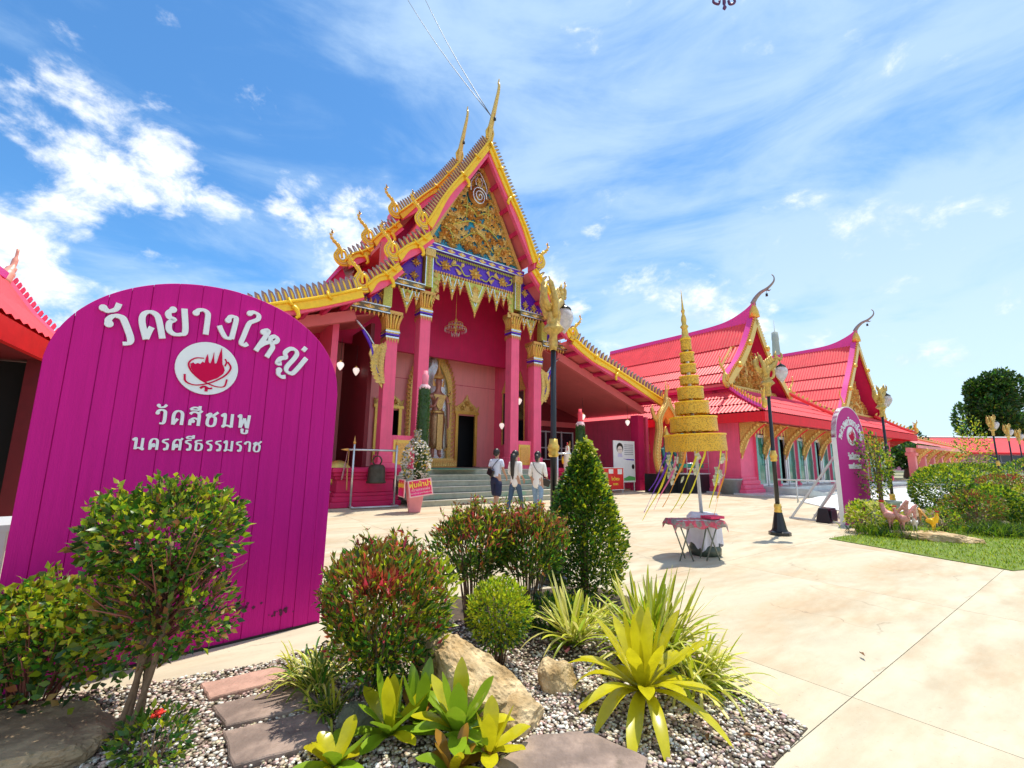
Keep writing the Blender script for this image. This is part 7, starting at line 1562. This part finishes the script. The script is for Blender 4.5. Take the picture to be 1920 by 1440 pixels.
strap_clump('short strap tuft at the foot of the cone shaped bush', (.72, 4.25, .01), 70, .40, .016, 45, [spider_m, leaf_g, leaf_y], lift=(.4, 1.3), droop=(.3, .7), rad=.09)
bush('low dark leafy ground shrub between the lime ball and the cone shaped bush', (.38, 3.95), (.24, .2, .15), 1200, (.03, .06), [leaf_g, leaf_d, leaf_y], P(4, 4, 1), seed=91, stem=8, c_z=.14)
# ixora with red flower, bottom left
t = bush('low green bush with one red flower head at the foot of the clipped tree', (-1.60, 2.26), (.17, .13, .13), 420, (.03, .05), [leaf_g, leaf_d, leaf_y], P(5, 2, 2), seed=31, stem=6, c_z=.12)
b = MB(); rr = random.Random(3)
for k in range(40): a, e = rr.uniform(0, 2*PI), rr.uniform(.2, 1.4); v = (math.cos(a)*math.cos(e)*.03, math.sin(a)*math.cos(e)*.03, math.sin(e)*.03); b.tube([(.03, -.02, .24), (.03+v[0], -.02+v[1], .24+v[2])], [.002, .005], 4, 0)
b.obj('flower_head', [mat('scarlet_petals', (.80, .04, .02), .5)], t)

# ================================================================ rocks
from mathutils import noise as nz_
def rock(label, loc, size, seed, m, flat=None, rz=0, name='rock', cuts=3, rough=.30, group=None, top=None):
    rs = np.random.default_rng(seed); bm = bmesh.new(); bmesh.ops.create_icosphere(bm, subdivisions=6 if size[0] > .3 else 5, radius=1)
    Pn = [rs.normal(size=3) for _ in range(16)]; Pn = [p/np.linalg.norm(p) for p in Pn]; dd = rs.uniform(.55, .95, 16); K = rs.normal(size=(40, 3))*3; ph = rs.uniform(0, 6, 40); K2 = rs.normal(size=(30, 3))*11; ph2 = rs.uniform(0, 6, 30)
    for v in bm.verts:
        p = np.array(v.co); 
        for n_, d_ in zip(Pn, dd):
            k = p@n_
            if k > d_: p = p-n_*(k-d_)*.93
        p = p*(1+rough*.10*np.mean(np.sin(K@p+ph))*3+rough*.035*np.mean(np.sin(K2@p+ph2))*4)
        q_ = Vector(p*1.6)+Vector((seed, 0, 0)); rg = nz_.ridged_multi_fractal(q_, .9, 2.1, 6, 1.0, 2.0); p = p*(1+rough*.20*(rg-1.2)+rough*.09*nz_.noise(q_*9)+rough*.05*nz_.noise(q_*22))
        if top is not None and p[2] > top: p[2] = top+(p[2]-top)*.12
        v.co = p*np.array(size)
    me = bpy.data.meshes.new(name); bm.to_mesh(me); bm.free(); me.materials.append(m); me.polygons.foreach_set('use_smooth', [False]*len(me.polygons))
    o = link(name, me, None, loc=loc, rot=(0, 0, rz)); tag(o, label, 'rock', group); return o
rock('large tan weathered rock in the middle of the garden bed', (-.26, 2.86, .04), (.44, .30, .33), 11, stone, rz=-.55)
rock('tan rock lump at the lower right foot of the large tan rock', (.02, 2.68, .0), (.22, .16, .16), 15, stone, rz=.4)
rock('small tan rock right of the large tan rock, in its shade', (.30, 3.05, .0), (.14, .12, .20), 19, stone)
rock('brown flat topped rock in the lower left corner', (-2.30, 2.36, .0), (.44, .30, .22), 23, stone_d, top=.55)
rock('mossy stone half buried under the red tipped shrub', (-.80, 2.62, .02), (.11, .10, .10), 27, mat('mossy_stone', (.13, .14, .09), .85, var=.3, bump=.6, bscale=12))
# ================================================================ garden bed: soil, pebbles, stepping stones
bed = [(1.42, 3.10), (1.61, 2.67), (1.24, 2.36), (1.15, 1.9), (-3.4, 1.9), (-3.2, 2.65), (-2.11, 3.08), (-1.64, 3.34), (-1.15, 4.0), (-.55, 4.9), (.2, 5.15), (.9, 5.45), (1.25, 5.0), (1.35, 4.0)]
b = MB(); b.prism(bed, .001, .006, 0, axis='z'); o = b.obj('garden_bed', [soil]); o['kind'] = 'structure'
def in_poly(x, y, poly):
    ins = np.zeros(len(x), bool); n = len(poly)
    for i in range(n):
        (x1, y1), (x2, y2) = poly[i], poly[(i+1) % n]; c = ((y1 > y) != (y2 > y)) & (x < (x2-x1)*(y-y1)/(y2-y1+1e-12)+x1); ins ^= c
    return ins
ico = bmesh.new(); bmesh.ops.create_icosphere(ico, subdivisions=1, radius=1); IV = np.array([v.co[:] for v in ico.verts]); IF = np.array([[v.index for v in f.verts] for f in ico.faces]); ico.free()
n = 42000; x = rng.uniform(-2.6, 1.65, n); y = rng.uniform(2.0, 4.2, n); ok = in_poly(x, y, bed) & ((y < 3.4) | (rng.uniform(size=n) < .4)); x, y = x[ok], y[ok]; n = len(x)
s = rng.uniform(.005, .013, n)*(1+.5*(rng.uniform(size=n) < .06)); S3 = np.stack([s*rng.uniform(.8, 1.5, n), s*rng.uniform(.7, 1.2, n), s*rng.uniform(.4, .75, n)], 1)
a = rng.uniform(0, 2*PI, n); ca, sa = np.cos(a), np.sin(a)
V = IV[None]*S3[:, None, :]; V = np.stack([V[..., 0]*ca[:, None]-V[..., 1]*sa[:, None], V[..., 0]*sa[:, None]+V[..., 1]*ca[:, None], V[..., 2]], -1)
V += np.stack([x, y, .008+rng.uniform(0, .014, n)], 1)[:, None, :]
Fq = (IF[None]+(np.arange(n)*len(IV))[:, None, None]).reshape(-1, 3)
o = link('gravel', np_mesh('gravel', V.reshape(-1, 3), Fq, [pebble_m, mat('white_pebbles', (.70, .67, .60), .6, var=.1, island=.25)], np.repeat(rng.choice(2, n, p=[.68, .32]), len(IF)), smooth=True)); o['kind'] = 'stuff'; o['label'] = 'mixed white and brown river pebbles covering the garden bed'
def step_stone(pts, label, m, z=.035):
    r = random.Random(len(label)); Q = []
    n = len(pts)
    for i in range(n):
        (x1, y1), (x2, y2) = pts[i], pts[(i+1) % n]
        for k in range(6): f = k/6; Q.append((x1+(x2-x1)*f+r.uniform(-.006, .006), y1+(y2-y1)*f+r.uniform(-.006, .006)))
    cx, cy = sum(q[0] for q in Q)/len(Q), sum(q[1] for q in Q)/len(Q); b = MB(); N = len(Q)
    Vb = [(q[0]-cx, q[1]-cy, 0) for q in Q]+[((q[0]-cx), (q[1]-cy), z*.8) for q in Q]+[((q[0]-cx)*.97, (q[1]-cy)*.97, z+r.uniform(-.002, .002)) for q in Q]
    F = [tuple(range(2*N, 3*N))]+[(i, (i+1) % N, N+(i+1) % N, N+i) for i in range(N)]+[(N+i, N+(i+1) % N, 2*N+(i+1) % N, 2*N+i) for i in range(N)]
    b.add(Vb, F, 0); o = b.obj('stepping_stone', [m]); o.location = (cx, cy, .004); return tag(o, label, 'stepping stone', 'slate stepping stones')
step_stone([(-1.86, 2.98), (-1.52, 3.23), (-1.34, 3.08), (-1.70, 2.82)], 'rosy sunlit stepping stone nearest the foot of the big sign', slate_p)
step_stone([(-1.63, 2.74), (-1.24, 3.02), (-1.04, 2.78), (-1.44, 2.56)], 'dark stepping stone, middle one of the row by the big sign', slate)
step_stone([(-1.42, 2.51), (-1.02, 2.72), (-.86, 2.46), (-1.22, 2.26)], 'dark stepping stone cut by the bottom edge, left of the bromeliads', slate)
step_stone([(-.06, 2.28), (.12, 2.52), (.42, 2.56), (.66, 2.36), (.55, 2.10), (.05, 2.10)], 'angular slate stepping stone at the bottom edge, centre', slate)
# pale concrete strip between sign and bed is part of the paving; fallen leaves
b = MB(); rr = random.Random(8)
for (px, py) in ((1.12, 2.62), (1.2, 2.55), (1.0, 2.5), (2.6, 3.6), (-1.3, 3.6)):
    a = rr.uniform(0, 6); b.add([(px, py, .03), (px+.03*math.cos(a), py+.03*math.sin(a), .045), (px+.08*math.cos(a+.3), py+.08*math.sin(a+.3), .032), (px+.03*math.cos(a+.9), py+.03*math.sin(a+.9), .04)], [(0, 1, 2, 3)], 0)
o = b.obj('fallen_leaves', [mat('dry_leaf', (.20, .09, .03), .8)]); o['kind'] = 'stuff'; o['label'] = 'dry brown leaves fallen on the gravel and paving'

# ================================================================ right hand lawn garden
lawn = [(6.05, 8.85), (6.3, 8.1), (6.5, 7.35), (6.85, 6.42), (7.3, 6.55), (8.2, 7.0), (10.5, 8.2), (13.5, 10.2), (18, 14.5), (17, 16.5), (13.5, 14.6), (9.6, 11.2), (7.6, 9.6), (6.5, 9.15)]
b = MB(); b.prism(lawn, .001, .012, 0, axis='z'); o = b.obj('lawn_soil', [mat('lawn_base', (.13, .19, .02), .9, var=.3)]); o['kind'] = 'structure'
n = 60000; x = rng.uniform(6, 18, n); y = rng.uniform(6.3, 16.5, n); ok = in_poly(x, y, lawn) & (rng.uniform(size=n) < np.clip(2.2-.13*y, .25, 1)); x, y = x[ok], y[ok]; n = len(x)
C = np.stack([x, y, np.full(n, .01)], 1); D_ = np.stack([rng.normal(size=n)*.5, rng.normal(size=n)*.5, np.ones(n)], 1)
o = link('grass', leaf_mesh('grass', C, D_, rng.uniform(.03, .065, n), .22, [grass_m, leaf_y], rng.choice(2, n, p=[.6, .4]))); o['kind'] = 'stuff'; o['label'] = 'short green lawn grass on the curved verge at right'
rock('flat topped tan rock on the lawn carrying small rooster figurines', (8.05, 9.0, .02), (.78, .42, .26), 31, stone, rz=-.5, top=.45)
rock('brown boulder under the reddish clipped shrub on the right lawn', (11.0, 10.9, .05), (.75, .5, .38), 35, stone_d)
rock('grey brown boulder at the right picture edge among the bushes', (14.2, 12.6, .05), (.8, .55, .5), 39, stone_d)
rock('dark rock behind the rooster figurines', (9.6, 10.8, .05), (.5, .35, .45), 43, stone_d)
for i, (dx, dy, s, l, cs) in enumerate(((-.48, .22, .42, 'pinkish rooster figurine at the left end of the flat rock', 'a'), (-.36, .10, .36, 'pinkish rooster figurine in front of its twin on the flat rock', 'a'), (-.05, .18, .24, 'small white animal figurine in the middle of the flat rock', 'b'), (.20, .05, .30, 'yellow hen figurine at the right of the flat rock', 'c'))):
    cols = {'a': [mat('pinkish_ceramic', (.66, .30, .26), .4, var=.4, scale=30)]*3, 'b': [white, white, white], 'c': [gold_y, gold_r, gold_y]}[cs]
    rooster((8.05+dx, 9.0+dy, .135), 2.0+i, s, l, cols, 'figurine', 'figurine', group='small figurines on the flat rock')
G3 = [leaf_g, leaf_y, leaf_d]
bush('low yellow leaved bush right beside the narrow magenta sign', (7.55, 9.65), (.55, .40, .30), 1500, (.05, .09), [leaf_y, spider_w, leaf_g], P(6, 3, 2), seed=51, wid=.6, shell=.5, stem=0, c_z=.34)
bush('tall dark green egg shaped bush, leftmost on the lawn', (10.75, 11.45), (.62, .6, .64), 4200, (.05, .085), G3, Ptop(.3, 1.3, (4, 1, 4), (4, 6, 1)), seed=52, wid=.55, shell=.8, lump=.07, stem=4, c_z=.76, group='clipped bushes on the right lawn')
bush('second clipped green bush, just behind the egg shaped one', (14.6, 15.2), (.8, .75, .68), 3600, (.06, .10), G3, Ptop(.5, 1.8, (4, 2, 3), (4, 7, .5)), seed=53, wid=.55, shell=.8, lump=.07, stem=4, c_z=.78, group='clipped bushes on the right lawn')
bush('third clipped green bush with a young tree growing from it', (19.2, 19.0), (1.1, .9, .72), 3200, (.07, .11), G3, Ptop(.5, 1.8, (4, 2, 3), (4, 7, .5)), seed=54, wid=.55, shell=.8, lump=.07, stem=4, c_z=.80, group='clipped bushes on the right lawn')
bush('slim young tree with sparse leaves in the third clipped bush', (19.4, 19.0), (.7, .6, 1.4), 900, (.08, .13), G3, P(3, 4, 1), seed=55, wid=.5, shell=.2, stem=6, c_z=2.0, name='young_tree', cat='small tree')
bush('fourth clipped green bush under the far lamps', (23.5, 22.4), (1.2, .9, .75), 2400, (.08, .12), G3, P(4, 4, 2), seed=56, wid=.55, shell=.8, lump=.07, stem=4, c_z=.8, group='clipped bushes on the right lawn')
bush('clipped green bush cut by the right picture edge', (17.0, 14.9), (.8, .8, .8), 2600, (.06, .10), G3, P(4, 3, 3), seed=57, wid=.55, shell=.8, lump=.07, stem=4, c_z=.85, group='clipped bushes on the right lawn')
RTs = [leaf_g, leaf_o, leaf_r, leaf_y]
bush('bronze leaved shrub in front of the egg shaped bush', (10.6, 10.55), (.55, .5, .40), 2600, (.05, .085), RTs, Ptop(.3, 1.1, (5, 2, .3, 1), (2, 4, 1.6, 2)), seed=58, wid=.4, shell=.5, c_z=.45, group='bronze and lime shrubs on the lawn')
bush('reddish dome shrub at the back of the lawn bushes', (14.8, 13.6), (1.0, .8, .45), 3000, (.06, .10), RTs, Ptop(.5, 1.3, (4, 3, .6, .5), (1, 4, 2.6, .6)), seed=59, wid=.4, shell=.8, lump=.08, c_z=.72, group='bronze and lime shrubs on the lawn')
bush('lime yellow spreading shrub over the boulder', (11.9, 11.3), (.6, .55, .48), 3000, (.06, .10), [leaf_y, leaf_g, leaf_d], Ptop(.2, 1.2, (2, 4, 4), (7, 2, 1)), seed=60, wid=.5, shell=.5, c_z=.50, group='bronze and lime shrubs on the lawn')
bush('bright yellow shrub falling toward the lawn edge at right', (12.4, 11.2), (.6, .45, .26), 1900, (.06, .10), [leaf_y, spider_w, leaf_g], P(5, 2, 3), seed=61, wid=.5, shell=.5, c_z=.26, group='bronze and lime shrubs on the lawn')
bush('yellow shrub beside the bush at the right picture edge', (15.3, 13.4), (.45, .4, .35), 1100, (.06, .10), [leaf_y, spider_w], P(5, 2), seed=62, wid=.5, shell=.5, c_z=.6, group='bronze and lime shrubs on the lawn')
bush('tuft of mixed lime leaves between flat rock and boulder', (9.1, 9.75), (.35, .3, .3), 700, (.04, .07), [leaf_y, leaf_g, leaf_o], P(4, 4, 1), seed=63, c_z=.28, group='bronze and lime shrubs on the lawn')
# long grass mounds
C = np.concatenate([np.stack([rng.normal(cx, .28, 900), rng.normal(cy, .2, 900), np.full(900, .02)], 1) for cx, cy in ((9.9, 9.5), (10.5, 9.7), (12.3, 10.2), (7.6, 9.3))]); D_ = np.stack([rng.normal(size=len(C))*.6, rng.normal(size=len(C))*.6, np.ones(len(C))], 1)
o = link('long_grass', leaf_mesh('long_grass', C, D_, rng.uniform(.15, .3, len(C)), .06, [grass_m, leaf_d], rng.choice(2, len(C)), droop=.8)); o['kind'] = 'stuff'; o['label'] = 'longer grass tufts under the bushes of the right lawn'
# potted tree
t = thing('potted_tree', 'young leafy tree in a large grey green pot right of the narrow magenta sign', 'potted tree', (8.95, 11.1, 0), .5)
b = MB(); b.lathe([(.26, 0), (.38, .50), (.42, .50), (.42, .56), (.37, .56), (.36, .50)], 4, 0, smooth=False, phase=.5); bevel(b.obj('pot', [mat('grey_green_pot', (.42, .46, .38), .6, var=.08)], t), .01)
b = MB(); b.box(-.24, .24, -.24, .24, .46, .50, 0, M=Matrix.Rotation(0, 4, 'Z')); b.obj('soil', [soil], t)
for (a, b_) in (((0, 0, .45), (-.12, .1, 2.0)), ((.04, .04, .45), (.12, 0, 2.2)), ((-.05, 0, .45), (-.3, -.1, 1.7)), ((.03, 0, .45), (.35, .1, 1.5))):
    b = MB(); b.tube(smooth_path([a, ((a[0]+b_[0])/2+.02, (a[1]+b_[1])/2, 1.2), b_], 4), [.028-.002*i for i in range(9)], 6, 0); b.obj('stem', [bark], t)
foliage(t, 'foliage', 1250, ell_sampler((-.02, 0, 1.35), (.45, .42, .80), .2, lump=.5, seed=70), (.05, .10), .5, [leaf_g, leaf_y, leaf_d], P(4, 5, 2))
# far trees
def tree(label, loc, h, r, n, mats, pick, seed, size, name='broad_tree', trunk=.4):
    t = thing(name, label, 'tree', loc); rs = np.random.default_rng(seed); b = MB(); b.tube([(0, 0, 0), (.2, 0, h*.3), (0, 0, h*.55)], [trunk, trunk*.8, trunk*.5], 8, 0)
    cl = []
    for k in range(16):
        a = rs.uniform(0, 2*PI); q = rs.uniform(.25, .8); z = h*rs.uniform(.35, .85); cl.append((r[0]*q*math.cos(a), r[1]*q*math.sin(a), z)); b.tube([(0, 0, h*.3), (cl[-1][0]*.5, cl[-1][1]*.5, (z+h*.3)/2+.5), cl[-1]], [trunk*.5, trunk*.3, trunk*.1], 5, 0)
    b.obj('trunk', [bark], t); Cs, Ds = [], []
    for c in cl+[(0, 0, h*.65), (0, 0, h*.85)]:
        f = ell_sampler(c, (r[0]*.42, r[1]*.42, h*.17), .5, lump=.3, seed=int(rs.integers(1e6))); C, D_ = f(n//18); Cs.append(C); Ds.append(D_)
    C = np.concatenate(Cs); D_ = np.concatenate(Ds); s_ = rng.uniform(*size, len(C)); link('crown', leaf_mesh('crown', C, D_, s_, .6, mats, pick(C, len(C))), t, kind='stuff')
    return t
tree('big dense dark green tree beyond the far pink building', (112.5, 104, 0), 23, (5.6, 6, 0), 20000, [leaf_d, leaf_g], P(5, 2), 81, (.5, .95), trunk=.9)
tree('lighter feathery tree at the right picture edge behind the dark one', (131, 110, 0), 19, (6, 5, 0), 6000, [leaf_g, leaf_d], P(4, 2), 82, (.6, 1.1), trunk=.6)
tree('dark low tree peeking over the gallery roof', (58.5, 66, 0), 6.6, (3.2, 3, 0), 3500, [leaf_d, leaf_g], P(4, 2), 83, (.35, .6))
tree('dark tree seen between the gallery columns', (43.5, 50, 0), 3.8, (3.4, 3, 0), 4000, [leaf_d, leaf_g], P(4, 2), 84, (.3, .5))
# small garden lights by the far path
for (x, y, l) in ((24.0, 18.6, 'left of two short black garden lights among the far bushes'), (24.9, 18.0, 'right of two short black garden lights among the far bushes')):
    t = thing('garden_light', l, 'garden light', (x, y, 0), 0, 'short garden lights'); b = MB(); b.lathe([(.05, 0), (.045, 1.0)], 8, 0); b.obj('post', [black], t); b = MB(); b.lathe([(.06, 1.0), (.08, 1.12), (.06, 1.25), (.01, 1.3)], 8, 0); b.obj('lantern', [white], t)
# pale tiled terrace beyond the lawn
b = MB(); b.prism([(10.8, 17.2), (9.6, 12.6), (17.5, 17.5), (30, 26), (24, 31)], .004, .03, 0, axis='z'); o = b.obj('white_terrace', [mat('white_terrace_tiles', (.66, .69, .72), .5, var=.1, scale=1, dirt=((.40, .42, .44), 2.2, .62, .5))]); o['kind'] = 'structure'
b = MB(); b.prism([(13, 8), (60, 30), (160, 90), (150, 110), (40, 42), (30, 26), (17.5, 17.5), (13, 12)], -.03, -.012, 0, axis='z'); o = b.obj('far_paving', [concrete_l]); o['kind'] = 'structure'
# ================================================================ ground, slabs
b = MB(); b.box(-400, 500, -40, 900, -1.5, -.03, 0); o = b.obj('ground', [mat('distant_ground', (.30, .27, .18), .9, var=.2, scale=.1, col2=(.14, .20, .06), mixlo=.4, mixhi=.7)]); o['kind'] = 'structure'
paving = bpy.data.objects.new('paving', None); sc.collection.objects.link(paving); paving['kind'] = 'structure'
b = MB(); b.box(-17, 54, -15, 20, -.09, -.012, 0); o = b.obj('joint_filler', [mat('sandy_joint', (.33, .28, .20), .9)], paving); o.rotation_euler = (0, 0, RZ)
ts = [-16, -12.2, -8.4, -4.6, -.4, 3.48, 6.4, 9.5, 13.2, 17, 21, 25, 30, 36, 44, 54]; ds = [-14, -10, -6.5, -2.6, 1.17, 3.6, 6.9, 10.2, 12.4, 19.5]
ri = random.Random(4)
for i in range(len(ts)-1):
    for j in range(len(ds)-1):
        if ts[i] > 28 and ds[j] > 3: continue
        if ts[i] >= 13 and ds[j] >= 12: d1 = ds[j+1]
        g = .0025; b = MB(); x0, x1, y0, y1 = ts[i]+g, ts[i+1]-g, ds[j]+g, ds[j+1]-g
        cx, cy = (x0+x1)/2, (y0+y1)/2; dz = ri.uniform(-.003, .003)*0
        b.box(x0-cx, x1-cx, y0-cy, y1-cy, -.1, 0, 0); bb = b.mesh('concrete_slab', [concrete])
        o = link('concrete_slab', bb, paving, loc=TD(cx, cy, dz), rot=(0, 0, RZ))
